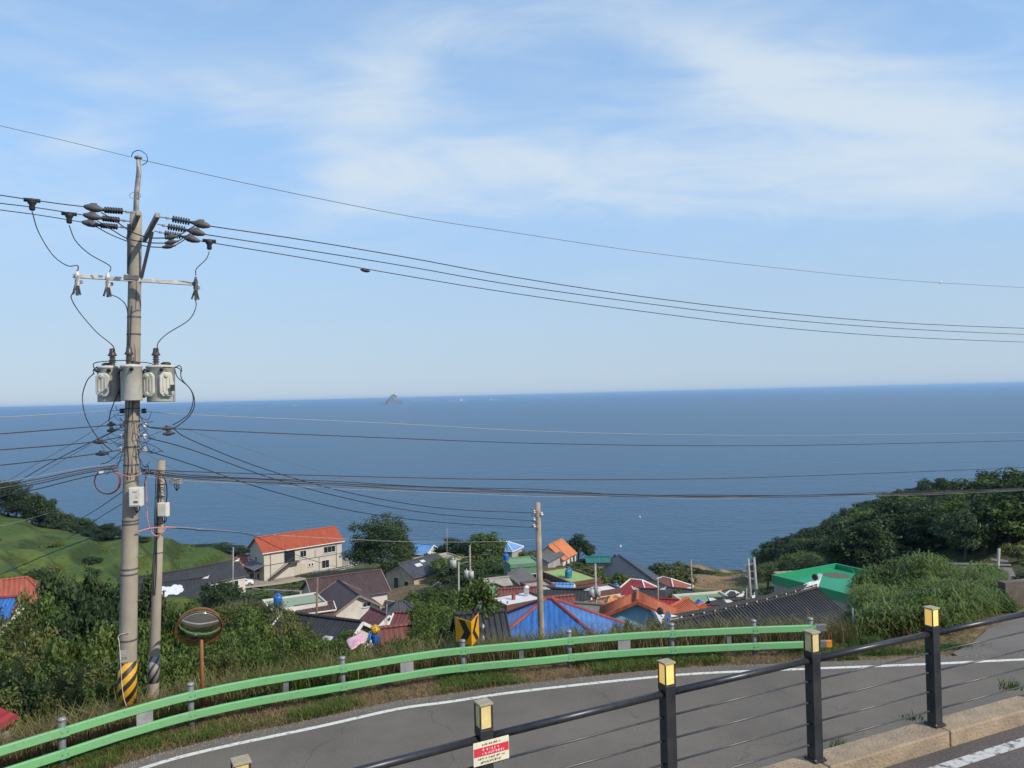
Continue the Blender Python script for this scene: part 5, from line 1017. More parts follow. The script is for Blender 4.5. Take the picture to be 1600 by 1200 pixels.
    for side, u, z, w, hh in h.get('win', []):
        k = MB(); k.box(*place(side, u, z, w + .16, hh + .16, .06)); k.box(*place(side, u, z - hh / 2 - .12, w + .3, .06, .14)); f = k.build('window', wframe, rt)
        np2 = 2 if w > .8 else 1
        if w > 2: np2 = 3
        for i in range(np2): k = MB(); pw = w / np2 - .06; k.box(*place(side, u - w / 2 + (i + .5) * w / np2, z, pw, hh, .09)); k.build('pane', glass, f)
    for side, u, z, w, hh in h.get('door', []):
        dm = doormar if 'maroon' in h['label'] else (doorw if (h['key'] == 'guesthouse' and z < 2) else glass if h['key'] == 'guesthouse' else doorm)
        k = MB(); k.box(*place(side, u, z, w + .14, hh + .1, .05)); f = k.build('door', wframe if dm is not doormar else dm, rt); k = MB(); k.box(*place(side, u, z, w, hh, .08)); k.build('door_leaf', dm, f)
    return rt
for h in HOUSES: build_house(h)
HB = {}
for h in HOUSES: HB.setdefault(h['key'], []).append(h)
# --- extras of single houses
g_ = HB['guesthouse'][0]; rt = g_['root']; bF = -g_['W'] / 2
stair_m = M('stair_dark', (.10, .075, .07), .7, .2, 3); line_b = M('pipe_dark', (.09, .075, .07), .7, .2, 3)
n_ = 12
for i in range(n_):
    k = MB(); x = -6.9 + i * .36; k.box((x, bF - .5, .2 + i * .21), (.36, .9, .07)); k.build('stair_tread', stair_m, rt)
for yo in (-.06, -.95): k = MB(); k.bar((-7.1, bF + yo, .05), (-2.9, bF + yo, 2.55), .06, .22); k.build('stair_stringer', stair_m, rt)
k = MB(); k.box((-2.2, bF - .55, 2.62), (1.9, 1.1, .1)); k.build('stair_landing', stair_m, rt)
for x0, y0, x1, y1 in ((-7.1, .9, -3.0, 3.5), (-3.0, 3.5, -1.3, 3.5)): k = MB(); k.tube([(x0, bF - 1.0, y0), (x1, bF - 1.0, y1)], .03, 6); k.build('stair_rail', stair_m, rt)
for i in range(9): k = MB(); f = i / 8; k.tube([(-7.1 + 4.1 * f, bF - 1.0, .05 + 2.5 * f), (-7.1 + 4.1 * f, bF - 1.0, .9 + 2.6 * f)], .02, 5); k.build('stair_baluster', stair_m, rt)
k = MB(); k.box((0, bF - .03, 2.75), (g_['L'], .05, .09)); k.build('floor_band', line_b, rt)
for x in (-6.6, 6.6): k = MB(); k.tube([(x, bF - .06, 0), (x, bF - .06, 5.1)], .05, 6); k.build('downpipe', line_b, rt)
for x, z0, z1 in ((-3.9, 2.8, 5.2), (2.2, 2.8, 4.2), (3.0, 0, 2.7)): k = MB(); k.box((x, bF - .03, (z0 + z1) / 2), (.07, .05, z1 - z0)); k.build('joint_strip', line_b, rt)
k = MB(); k.prism([(-9.8, -3.6, 2.2), (-7.8, -3.6, 2.9), (-7.8, 2.6, 2.9), (-9.8, 2.6, 2.2)], (0, 0, .1)); k.build('awning', M('awning_grey', (.12, .125, .13), .7, .2, 2), rt)
for y in (-3.4, 2.4): k = MB(); k.tube([(-9.7, y, -.5), (-9.7, y, 2.2)], .06, 6); k.build('awning_post', line_b, rt)
# white fence round its terrace: a thing of its own
fo = rt.matrix_basis
FW = [(.2, -6.2), (3.6, -6.4), (7.6, -6.2), (10.8, -5.2), (11.6, -1.0), (11.8, 3.4)]
pw_ = [Vector((g_['x'], g_['y'], 0)) + rotz(g_['ang']) @ Vector((x, y, 0)) for x, y in FW]
fw = empty('terrace_fence', (pw_[0].x, pw_[0].y, g_['zb']), label='white picket fence round the terrace of the cream building', cat='fence'); wf = M('white_fence', (.62, .62, .60), .6, .1, 3); FB = Vector(fw.location)
for i in range(len(pw_) - 1):
    a_, b_ = pw_[i], pw_[i + 1]; n_ = max(2, int((b_ - a_).length / .42))
    for z in (.25, .62, 1.0):
        k = MB(); k.bar(a_ + Vector((0, 0, g_['zb'] + z)), b_ + Vector((0, 0, g_['zb'] + z)), .05, .06); k.build('rail', wf, fw, False, FB)
    for j in range(n_): q = a_.lerp(b_, j / n_); k = MB(); k.box((q.x, q.y, g_['zb'] + .3), (.05, .05, 1.5)); k.build('picket', wf, fw, False, FB)
# stone terrace under the guesthouse
k = MB(); tp_ = [Vector((g_['x'], g_['y'], 0)) + rotz(g_['ang']) @ Vector((x, y, 0)) for x, y in ((-10.5, -7.4), (-2, -7.2), (10.9, -5.6), (12.2, 3.8), (8, 4.4), (-10, 4.2))]
k.prism([(p.x, p.y, g_['zb'] - 2.6) for p in tp_], (0, 0, 2.62)); k.build('terrace', M('terrace_concrete', (.30, .25, .19), .9, .3, .7, rgb2=(.22, .18, .13)), None, kind='structure')
# lettering on the red annex roof
an = HB['guesthouse_annex'][0]; sl = math.atan2(an['rise'], an['W'] / 2)
for body, size, u, v, mm_ in (('민박', 1.75, .1, 1.15, M('roof_letter_pink', (.72, .55, .52), .6, .1, 3)),):
    o = link(bpy.data.objects.new('lettering', text_mesh(body, size, mm_, .02)), an['root']); o.rotation_euler = (sl, 0, 0); o.location = (u + .3, -v, an['wh'] + an['rise'] - v * math.tan(sl) + .16)
k = MB(); rg = random.Random(5); u = -2.0
while u < 2.4:
    for q in range(4):
        x = u + rg.uniform(0, .3); vv = 2.45 + rg.uniform(-.3, .3); w_, d_ = ((.3, .07) if rg.random() < .5 else (.07, .34)); z = an['wh'] + an['rise'] - vv * math.tan(sl) + .13
        k.box((x + .3, -vv, z), (w_, d_, .03), Matrix.Rotation(sl, 3, 'X'))
    u += .5
k_l = k.build('lettering', M('roof_letter_grey', (.55, .55, .56), .6, .1, 3), an['root']); k_l['kind'] = 'stuff'
# white flowers painted on the black roof
th_ = HB['tile_house'][0]; sl = math.atan2(th_['rise'], th_['W'] / 2); k = MB()
for cx, cv, r_ in ((-.9, 1.75, .62), (.55, 1.6, .58)):
    for q in range(6):
        an_ = q * math.pi / 3 + .3; x = cx + math.cos(an_) * r_; vv = cv + math.sin(an_) * r_ * .85
        ring = [(x + math.cos(t_) * .44, -(vv + math.sin(t_) * .5), th_['wh'] + th_['rise'] - (vv + math.sin(t_) * .5) * math.tan(sl) + .115) for t_ in [2 * math.pi * z / 12 for z in range(12)]]
        k.prism([(p_[0], p_[1], p_[2] + q * .002) for p_ in ring], (0, 0, .006))
k.build('painted_flower', M('flower_paint', (.62, .64, .66), .7, .15, 6), th_['root'])
# patches on the old roof, chalk marks on the low black roof
for hh_, spots in ((HB['ruined_house'][0], ((-1.2, 1.2, .9, .5), (1.4, 2.0, .8, .4), (.2, .7, .6, .4))), (HB['black_roof_house'][0], ((1.6, 1.6, .5, .5), (2.3, 2.0, .4, .3)))):
    sl = math.atan2(hh_['rise'], hh_['W'] / 2)
    for x, v, w_, d_ in spots:
        k = MB(); k.box((x, -v, hh_['wh'] + hh_['rise'] - v * math.tan(sl) + .125), (w_ * 1.4, d_ * 1.4, .03), Matrix.Rotation(sl, 3, 'X')); k.build('roof_patch', M('pale_sheet', (.55, .57, .58), .7, .2, 3), hh_['root'])
# blue awnings on the brown roofed house
br = HB['brown_roof_house'][0]; ble = M('awning_blue', (.05, .22, .58), .5, .1, 2)
for x0, x1, z in ((1.2, 4.1, 2.5), (-4.3, -1.0, 2.4)):
    k = MB(); y0 = br['W'] / 2
    k.prism([(x0, y0 + .1, z + .35), (x1, y0 + .1, z + .35), (x1, y0 + 2.3, z), (x0, y0 + 2.3, z)], (0, 0, .06)); k.build('awning', ble, br['root'])
# white roof house: vent and chimney; brown patch on emerald roof
wr = [x for x in HB['flat_roof_house'] if x['roof'] == 'whiteroof'][0]
k = MB(); k.box((-.2, .2, wr['wh'] + .3), (.22, .22, .5)); k.build('vent', TM['redridge'], wr['root']); k = MB(); k.lathe([(.2, 0), (.2, .7), (.26, .72), (.1, .85)], (1.2, .5, wr['wh']), n=10); k.build('chimney', plaster, wr['root'], True)
er = HB['green_roof_house'][0]; k = MB(); k.lathe([(1.0, 0), (1.02, .005), (.98, .008)], (1.6, 1.9, er['wh'] + .052), n=18); k.build('roof_stain', M('stain_brown', (.10, .085, .06), .9, .3, 3, rgb2=(.06, .13, .07)), er['root'])
# cottage roof gutter stripe and blue-house panels
ct = HB['white_cottage'][0]; sl = math.atan2(ct['rise'], ct['W'] / 2); k = MB(); k.bar((-1.2, -.1, ct['wh'] + ct['rise'] + .12), (-1.2, -ct['W'] / 2 - .2, ct['wh'] - .0), .12, .06); k.build('roof_joint', TM['brown_trim'], ct['root'])

# ------------------------------------------------------------------ water tanks, dishes, car, tarps
tankb = M('tank_blue', (.02, .13, .46), .4, .1, 3); tankt = M('tank_teal', (.03, .20, .24), .45, .1, 3)
def tank(px, py, Y, r_, h_, mat, label):
    c_ = at(px, py, Y); b_ = c_ - Vector((0, 0, h_ / 2)); rt = empty('water_tank', b_, label=label, cat='water tank')
    k = MB(); k.lathe([(r_ * .95, 0), (r_, .08), (r_ * .97, h_ * .3), (r_, h_ * .33), (r_ * .97, h_ * .6), (r_, h_ * .63), (r_ * .96, h_ * .9), (r_ * .7, h_)], b_, n=18); k.build('body', mat, rt, True, b_)
    k = MB(); k.lathe([(r_ * .45, 0), (r_ * .45, .12), (r_ * .3, .17)], b_ + Vector((0, 0, h_)), n=14); k.build('lid', mat, rt, True, b_)
    k = MB(); k.box(b_ - Vector((0, 0, .06)), (r_ * 1.8, r_ * 1.8, .14)); k.build('stand', RM['concrete'], rt, False, b_); return rt
def tank_on(h, u, v, r_, h_, mat, label):
    w = Vector((h['x'], h['y'], h['zb'] + h['wh'] + .16)) + rotz(h['ang']) @ Vector((u, v, 0)); rt = empty('water_tank', w, label=label, cat='water tank')
    k = MB(); k.lathe([(r_ * .95, 0), (r_, .08), (r_ * .97, h_ * .3), (r_, h_ * .33), (r_ * .97, h_ * .6), (r_, h_ * .63), (r_ * .96, h_ * .9), (r_ * .7, h_)], (0, 0, 0), n=18); k.build('body', mat, rt, True)
    k = MB(); k.lathe([(r_ * .45, 0), (r_ * .45, .12), (r_ * .3, .17)], (0, 0, h_), n=14); k.build('lid', mat, rt, True)
    k = MB(); k.box((0, 0, -.06), (r_ * 1.8, r_ * 1.8, .14)); k.build('stand', RM['concrete'], rt); return rt
FR = HB['flat_roof_house']
tank_on(FR[0], -2.0, -.6, .5, 1.15, tankb, 'blue water tank on the faded grey green flat roof'); tank_on(HB['green_house'][0], -1.9, .8, .36, .85, tankb, 'blue water tank on the green walled house')
tank_on(HB['lime_roof_house'][0], 1.2, -.9, .36, .95, tankt, 'teal water tank on the lime green roof'); tank_on(HB['lime_roof_house'][0], .7, -.4, .36, .95, tankb, 'blue water tank beside a teal one on the lime green roof')
q = at(962, 925, 95); q.z = ground(q.x, q.y); 
def tank_g(px, Y, r_, h_, top_py, label):
    c_ = at(px, top_py, Y); gz = ground(c_.x, c_.y); rt = empty('water_tank', (c_.x, c_.y, gz), label=label, cat='water tank'); zt = max(1.2, c_.z - gz)
    k = MB(); k.lathe([(r_ * .95, zt - h_), (r_, zt - h_ + .08), (r_ * .97, zt - h_ * .5), (r_, zt - h_ * .45), (r_ * .96, zt - .1), (r_ * .6, zt)], (0, 0, 0), n=18); k.build('body', tankb, rt, True)
    k = MB(); k.lathe([(r_ * .4, zt), (r_ * .4, zt + .12), (r_ * .2, zt + .15)], (0, 0, 0), n=12); k.build('lid', plaster if '1092' in label else tankb, rt, True)
    k = MB()
    for sx in (-1, 1):
        for sy in (-1, 1): k.tube([(sx * r_ * .7, sy * r_ * .7, -.3), (sx * r_ * .7, sy * r_ * .7, zt - h_)], .05, 6)
    k.box((0, 0, zt - h_ - .05), (r_ * 2, r_ * 2, .08)); k.build('stand', dsteel, rt)
tank_g(962.5, 93, .42, 1.0, 913, 'blue water tank on a stand beside the bright red roof'); tank_g(1092, 68, .38, .75, 939, 'blue water tank with pale lid between the orange and red tiled roofs')
# satellite dishes
def dish(px, py, Y, r_, label):
    c_ = at(px, py, Y); gz = c_.z - .6; rt = empty('satellite_dish', (c_.x, c_.y, gz), label=label, cat='satellite dish'); d_ = Vector((-.93, -.25, .3)).normalized()
    k = MB(); k.lathe([(r_ * .1, -.12), (r_ * .6, -.09), (r_, 0), (r_ * .96, .012), (r_ * .55, -.07), (.01, -.1)], (0, 0, .6), d_, 18); k.build('reflector', M('dish_grey', (.45, .44, .43), .5, .15, 4), rt, True)
    k = MB(); k.tube([(0, 0, -.3), (0, .05, .55)], .025, 6); k.build('mast', dsteel, rt); k = MB(); k.tube([Vector((0, 0, .6 - r_)), Vector((0, 0, .6)) + d_ * r_ * .9], .012, 5); k.lathe([(.03, 0), (.03, .08)], Vector((0, 0, .6)) + d_ * r_ * .9, d_, 8); k.build('feed_arm', dsteel, rt)
dish(1043, 965, 40.5, .36, 'grey satellite dish at the ridge end of the hanok by the orange roofs'); dish(753, 979, 35.0, .14, 'small pale dish on the black tiled roof by the chevron sign'); dish(753, 998, 34, .16, 'small pale dish low on the black tiled roof by the chevron sign')
# white parked car
cp_ = at(378, 916, 137); cz = max(ground(cp_.x, cp_.y), g_['zb'] + .02 - 1.2); car = empty('parked_car', (cp_.x, cp_.y, ground(cp_.x, cp_.y) + .03), R(28), 'small white car parked beside the cream building', 'car')
cw = M('car_white', (.75, .75, .74), .3, .05, 2)
k = MB(); pr = [(-1.9, .28), (1.9, .28), (1.95, .62), (1.75, .86), (1.0, .95), (.45, 1.42), (-1.0, 1.45), (-1.75, 1.02), (-1.95, .8)]
k.prism([(x, -.8, z) for x, z in pr], (0, 1.6, 0)); k.build('body', cw, car, bevel=.08)
k = MB(); 
for sy in (-.81, .81): k.prism([(.85, sy, .97), (.42, sy, 1.36), (-.95, sy, 1.38), (-1.5, sy, 1.02)], (0, .012 if sy > 0 else -.012, 0))
k.build('window', glass, car)
for sx in (-1.2, 1.2):
    for sy in (-.74, .74):
        k = MB(); k.lathe([(.31, -.1), (.33, -.05), (.33, .05), (.31, .1)], (sx, sy, .32), (0, 1, 0), 16); wl = k.build('wheel', rub, car, True); k = MB(); k.lathe([(.19, -.11), (.19, .11)], (sx, sy, .32), (0, 1, 0), 12); k.build('rim', steel, wl)
for sy in (-.6, .6): k = MB(); k.box((1.88, sy, .7), (.12, .3, .14)); k.build('headlight', plaster, car)
# lane up to the guesthouse
lane = [at(px, py, Y) for px, py, Y in ((300, 938, 106), (330, 928, 116), (365, 918, 128), (400, 912, 134), (440, 909, 137), (475, 902, 140))]
lane = smooth_path([Vector((p_.x, p_.y, 0)) for p_ in lane], 8); la = offset(lane, 1.9); lb = offset(lane, -1.9)
for p_ in la + lb: p_.z = ground(p_.x, p_.y) + .45
strip('village_lane', la, lb, M('lane_concrete', (.40, .33, .24), .9, .2, .6, rgb2=(.32, .26, .19)), kind='structure')
# pink sheet and clutter behind the rail
def draped(name, corners, mat, label, cat, sag=.08):
    P0, P1, P2_, P3 = corners; n_ = 10; vs = []; rs = random.Random(len(label))
    for i in range(n_ + 1):
        for j in range(n_ + 1):
            u, v = i / n_, j / n_; q = P0 * (1 - u) * (1 - v) + P1 * u * (1 - v) + P2_ * u * v + P3 * (1 - u) * v
            q = q + Vector((0, 0, math.sin(u * 7 + v * 3) * .022 + math.sin(v * 9 - u * 4) * .016 + sag * math.sin(math.pi * u) * math.sin(math.pi * v))); vs.append(q)
    m1 = n_ + 1; fs = [(i * m1 + j, (i + 1) * m1 + j, (i + 1) * m1 + j + 1, i * m1 + j + 1) for i in range(n_) for j in range(n_)]
    k = MB(); k.add(vs, fs); o = k.build(name, mat, None, True, origin=P0); sm = o.modifiers.new('thick', 'SOLIDIFY'); sm.thickness = .02; return tag(o, label, cat)
draped('pink_sheet', [at(540, 1001, 29), at(549, 1016, 28), at(571, 1002, 28.8), at(566, 987, 30)], M('pink_cloth', (.72, .40, .46), .8, .08, 2), 'pink sheet draped over a heap behind the guardrail', 'sheet')
draped('blue_board', [at(572, 1004, 30), at(577, 1004, 29.8), at(581, 989, 30.2), at(577, 986, 30.4)], M('blue_board', (.05, .25, .62), .5, .1, 2), 'leaning blue board beside the pink sheet', 'board', .02)
# yellow flower bunch
fl = at(586, 984, 29.5); k = MB(); rs = random.Random(2)
for i in range(240):
    v_ = Vector((rs.gauss(0, 1), rs.gauss(0, 1), rs.gauss(0, .8))).normalized() * .2 * rs.uniform(.6, 1.05); c_ = fl + v_; s2 = .035
    a_ = v_.orthogonal().normalized() * s2; b_ = v_.cross(a_).normalized() * s2; k.add([c_ - a_ - b_, c_ + a_ - b_, c_ + a_ + b_, c_ - a_ + b_], [(0, 1, 2, 3)])
fr_ = empty('flower_bunch', (fl.x, fl.y, ground(fl.x, fl.y)), label='bunch of yellow flowers in a blue tub by the pink sheet', cat='flowers'); k.build('blossom', M('yellow_blossom', (.62, .36, .03), .7, .3, 9), fr_, False, Vector(fr_.location))
k = MB(); k.tube([(fl.x, fl.y, ground(fl.x, fl.y)), (fl.x, fl.y, fl.z - .4)], .03, 6); k.build('stem', M('stem_green', (.08, .12, .03)), fr_, False, Vector(fr_.location)); k = MB(); k.lathe([(.12, -.5), (.16, -.18), (.15, -.17)], fl, n=14); k.build('tub', tankb, fr_, False, Vector(fr_.location))
# boundary wall at far right, red sheet roof low at the left
w0, w1 = at(1566, 941, 25.0), at(1760, 925, 26.0); wl_ = MB(); wl_.bar(Vector((w0.x, w0.y, RZ + .2)), Vector((w1.x, w1.y, RZ + .2)), .3, .95); o = wl_.build('boundary_wall', M('old_wall', (.12, .095, .078), .95, .35, 1.5, .8, 20), None, origin=w0); tag(o, 'mossy brown concrete boundary wall beside the side road', 'wall')
ra = at(-26, 1124, 16.9); shed = empty('red_roof_shed', (ra.x, ra.y, ground(ra.x, ra.y)), R(-25), 'red sheet roofed shed below the rail at the field edge', 'shed'); hz_ = ra.z - shed.location.z
k = MB(); k.prism([(-.7, -.5, hz_ - .2), (.45, -.5, hz_ - .35), (.45, .5, hz_ - .1), (-.7, .5, hz_ + .05)], (0, 0, .05)); k.build('roof', RM['red'], shed); k = MB(); k.box((-.12, 0, hz_ / 2 - .6), (1.0, .85, max(.3, hz_ + .4))); k.build('wall', WM['greywall'], shed)

# ------------------------------------------------------------------ garden walls, lattice and yard clutter
def gwall(pts, h_, th_, mat, label, lift=0):
    P_ = [at(*p) for p in pts]; rt = empty('garden_wall', (P_[0].x, P_[0].y, ground(P_[0].x, P_[0].y)), label=label, cat='wall'); B_ = Vector(rt.location)
    for a_, b_ in zip(P_[:-1], P_[1:]):
        n_ = 4; 
        for i in range(n_):
            p_ = a_.lerp(b_, i / n_); q_ = a_.lerp(b_, (i + 1) / n_); p_.z = ground(p_.x, p_.y) + h_ / 2 - .2; q_.z = ground(q_.x, q_.y) + h_ / 2 - .2
            k = MB(); k.bar(p_, q_, th_, h_ + .4); k.build('wall_section', mat, rt, False, B_)
gwall([(595, 915, 104), (640, 925, 98), (685, 905, 108)], .9, .3, RM['concrete'], 'low concrete wall along the path to the patched black roof')
gwall([(620, 945, 92), (668, 925, 104), (700, 908, 114)], .7, .3, WM['greywall'], 'grey field wall climbing beside the patched roof house')
gwall([(905, 920, 80), (930, 912, 86), (955, 918, 84)], 1.2, .25, WM['brick'], 'brick yard wall between the lime roof and the apricot roof')
gwall([(850, 932, 72), (872, 922, 76), (860, 912, 84)], 1.1, .25, WM['white'], 'pale yard wall below the lime green roof')
gwall([(1035, 938, 90), (1062, 930, 92), (1085, 934, 88)], 1.1, .3, WM['greywall'], 'grey stone wall by the pole before the brown field')
gwall([(700, 945, 70), (740, 935, 74), (765, 945, 68)], 1.2, .25, WM['brick'], 'brick yard wall beside the flat green roof')
gwall([(395, 918, 124), (435, 925, 116), (470, 922, 114)], .8, .4, RM['concrete'], 'low retaining wall under the lane to the cream building')
lat = at(914, 996, 34); lr = empty('lattice_panel', (lat.x, lat.y, ground(lat.x, lat.y)), label='blue diagonal lattice panel below the blue hipped roof', cat='lattice'); LB_ = Vector(lr.location); bl_ = M('lattice_blue', (.08, .25, .55), .5, .1, 3); z0 = at(914, 1010, 34).z; z1 = at(914, 972, 34).z; w_ = 1.0
for i in range(-6, 8):
    for sg in (-1, 1):
        a_ = Vector((lat.x + i * .13, lat.y + .01 * sg, z0)); b_ = a_ + Vector((sg * (z1 - z0) * .6, 0, z1 - z0)); lo, hi = lat.x - .35, lat.x + .65
        def clipx(p_, q_):
            ts = [0, 1]
            for bx in (lo, hi):
                if abs(q_.x - p_.x) > 1e-6:
                    t_ = (bx - p_.x) / (q_.x - p_.x)
                    if 0 < t_ < 1: ts.append(t_)
            ts.sort(); seg = [(u, v) for u, v in zip(ts[:-1], ts[1:]) if lo <= p_.lerp(q_, (u + v) / 2).x <= hi]; return [(p_.lerp(q_, u), p_.lerp(q_, v)) for u, v in seg if v - u > .02]
        for p_, q_ in clipx(a_, b_): k = MB(); k.bar(p_, q_, .012, .035, (0, 1, 0)); k.build('slat', bl_, lr, False, LB_)
cl_mats = [M('crate_blue', (.05, .2, .5), .6, .1, 3), M('crate_orange', (.6, .22, .05), .6, .1, 3), M('crate_white', (.6, .6, .58), .6, .1, 3), M('crate_grey', (.25, .25, .25), .7, .1, 3)]
CN = ['blue', 'orange', 'white', 'grey']
for i, (px, py, Y, ci, where) in enumerate(((848, 922, 80, 0, 'in the yard below the lime green roof'), (853, 921, 80, 1, 'in the yard below the lime green roof'), (700, 888, 122, 2, 'by the flat cream outbuilding'), (655, 930, 96, 2, 'on the path to the patched black roof'), (1205, 942, 64, 1, 'behind the hanok ridge'), (1210, 940, 64, 0, 'behind the hanok ridge'), (905, 935, 70, 3, 'beside the black tiled brick house'), (440, 912, 132, 2, 'beside the lane under the cream building'), (1196, 944, 63, 2, 'behind the hanok ridge'))):
    c_ = at(px, py, Y); gz = ground(c_.x, c_.y); rt = empty('storage_crate', (c_.x, c_.y, gz), R(20 * i), CN[ci] + ' plastic crate ' + where, 'crate'); s2 = .5
    k = MB()
    for dx, dy, sx_, sy_ in ((0, -s2 / 2, s2, .03), (0, s2 / 2, s2, .03), (-s2 / 2, 0, .03, s2 - .035), (s2 / 2, 0, .03, s2 - .035)): k.box((dx, dy, .22), (sx_, sy_, .44))
    k.box((0, 0, .03), (s2 - .04, s2 - .04, .05)); k.build('box', cl_mats[ci], rt); k = MB(); k.box((0, 0, .455), (s2 + .04, s2 + .04, .03)); k.build('lid', cl_mats[(ci + 2) % 4] if ci == 1 else cl_mats[ci], rt)
# ------------------------------------------------------------------ foliage builders
def leaves(centres, normals, size, rg_, aspect=.5, name='leaf'):
    n = len(centres)
    d = normals + rg_.normal(0, .75, (n, 3)); d /= np.linalg.norm(d, axis=1)[:, None] + 1e-9          # leaf normal
    a = rg_.normal(0, 1, (n, 3)); a[:, 2] -= .35; a -= (a * d).sum(1)[:, None] * d; a /= np.linalg.norm(a, axis=1)[:, None] + 1e-9
    b = np.cross(d, a); s = (size * rg_.uniform(.6, 1.35, n))[:, None]
    bend = d * s * .22
    V_ = np.stack([centres - a * s, centres - b * s * aspect + bend, centres + a * s, centres + b * s * aspect + bend], 1).reshape(-1, 3)
    return V_, np.arange(n * 4).reshape(n, 4)
def crown_mesh(name, mat, seed, n_clump, per, rx, rz, zc_, clump_r, leaf, style='round', aspect=.5):
    rg_ = np.random.default_rng(seed); cs = []
    while len(cs) < n_clump:
        v = rg_.normal(0, 1, 3); v /= np.linalg.norm(v); r_ = rg_.uniform(.45, 1.0) ** .5
        lob = 1 + .22 * math.sin(3 * math.atan2(v[1], v[0]) + seed) + .15 * math.sin(5 * v[2] + seed * 2)
        if style == 'round' and v[2] < -.55: continue
        if style == 'dome' and v[2] < -.12: continue
        p = np.array([v[0] * rx, v[1] * rx, v[2] * rz]) * r_ * lob
        if style == 'pine':
            h = rg_.uniform(0, 1); lv = round(h * 6) / 6; rad = rx * (1 - lv * .78) * rg_.uniform(.35, 1.0); an_ = rg_.uniform(0, 6.283)
            p = np.array([math.cos(an_) * rad, math.sin(an_) * rad, (lv - .5) * 2 * rz + rg_.normal(0, .05) * rz])
        if style == 'umbrella':
            an_ = rg_.uniform(0, 6.283); rad = rx * rg_.uniform(.05, 1) ** .6; tier = rg_.choice([.0, .45, .8]); p = np.array([math.cos(an_) * rad * (1 - tier * .45), math.sin(an_) * rad * (1 - tier * .45), (tier - .3) * rz * 1.3])
        cs.append(p)
    cs = np.array(cs); C_ = np.repeat(cs, per, 0); n = len(C_)
    flat_ = .45 if style in ('pine', 'umbrella') else .75
    off = rg_.normal(0, 1, (n, 3)); off /= np.linalg.norm(off, axis=1)[:, None]; off *= (rg_.uniform(.25, 1, n) ** .5)[:, None] * clump_r * rg_.uniform(.6, 1.3, n)[:, None]; off[:, 2] *= flat_
    nr = off / (np.linalg.norm(off, axis=1)[:, None] + 1e-9) + np.array([0, 0, .5]); P_ = C_ + off; P_[:, 2] += zc_
    V_, F_ = leaves(P_, nr, leaf, rg_, aspect); return fast_mesh(name, V_, F_, mat), cs + np.array([0, 0, zc_])
def trunk_mesh(name, mat, h, r_, cs, seed, nb=9):
    rg_ = random.Random(seed); k = MB(); lean = Vector((rg_.uniform(-.05, .05), rg_.uniform(-.05, .05), 0)) * h
    spine = [Vector((0, 0, -.4)), Vector((0, 0, h * .25)) + lean * .3, Vector((0, 0, h * .55)) + lean * .7, Vector((0, 0, h * .85)) + lean]
    k.tube(smooth_path(spine, 3), [r_ * (1 - .8 * i / 9) for i in range(10)], 8)
    for c_ in rg_.sample([tuple(c) for c in cs], min(nb, len(cs))):
        c_ = Vector(c_); s0 = spine[1].lerp(spine[3], rg_.uniform(.1, .8)); k.tube([s0, s0.lerp(c_, .5) + Vector((0, 0, -.04 * h)), c_], [r_ * .4, r_ * .25, r_ * .08], 5)
    me = bpy.data.meshes.new(name); me.from_pydata(k.v, [], k.f); me.update(); me.materials.append(mat); me.shade_smooth(); return me
bark = M('bark', (.10, .075, .055), .95, .3, 4, .6, 12)
lm_dark = leaf_mat('leaf_dark', (.024, .046, .015), (.066, .10, .032), .28); lm_mid = leaf_mat('leaf_mid', (.052, .096, .018), (.14, .195, .046), .36); lm_pine = leaf_mat('leaf_pine', (.016, .034, .017), (.045, .075, .03), .2)
lm_light = leaf_mat('leaf_light', (.06, .11, .018), (.14, .19, .05), .35); lm_olive = leaf_mat('leaf_olive', (.068, .09, .021), (.17, .175, .058), .3); lm_bamboo = leaf_mat('leaf_bamboo', (.05, .085, .03), (.11, .15, .06), .35)
PROTO = {}
def proto(key, mat, seed, H_, **k):
    cm, cs = crown_mesh('crown', mat, seed, **k); PROTO[key] = (cm, trunk_mesh('trunk', bark, H_ * .8, H_ * .028 + .03, cs, seed), H_)
proto('broad0', lm_dark, 1, 9, n_clump=70, per=70, rx=3.6, rz=3.4, zc_=5.4, clump_r=1.15, leaf=.26); proto('broad1', lm_mid, 2, 8, n_clump=60, per=70, rx=3.3, rz=2.9, zc_=4.9, clump_r=1.1, leaf=.25); proto('broad2', lm_dark, 3, 7, n_clump=55, per=70, rx=3.0, rz=2.6, zc_=4.3, clump_r=1.0, leaf=.24)
proto('pine0', lm_pine, 4, 10, n_clump=85, per=55, rx=2.7, rz=4.2, zc_=5.6, clump_r=.85, leaf=.24, style='pine', aspect=.22); proto('pine1', lm_pine, 5, 9, n_clump=70, per=60, rx=3.4, rz=2.6, zc_=5.6, clump_r=1.0, leaf=.26, style='umbrella', aspect=.22); proto('pine2', lm_dark, 6, 9, n_clump=70, per=60, rx=3.0, rz=3.4, zc_=5.2, clump_r=.95, leaf=.25, aspect=.3)
proto('bamboo0', lm_bamboo, 7, 8, n_clump=70, per=60, rx=3.0, rz=3.2, zc_=4.6, clump_r=1.2, leaf=.3, aspect=.2)
proto('bigtree', lm_dark, 8, 12, n_clump=330, per=75, rx=5.4, rz=5.2, zc_=6.4, clump_r=1.1, leaf=.2)
proto('neartree', lm_mid, 9, 6, n_clump=130, per=90, rx=2.0, rz=2.5, zc_=3.4, clump_r=.5, leaf=.105); proto('nearbush0', lm_mid, 10, 3, n_clump=130, per=110, rx=1.6, rz=1.7, zc_=1.1, clump_r=.42, leaf=.085, style='dome'); proto('nearbush1', lm_olive, 11, 3, n_clump=120, per=110, rx=1.6, rz=1.6, zc_=1.1, clump_r=.42, leaf=.08, style='dome', aspect=.35)
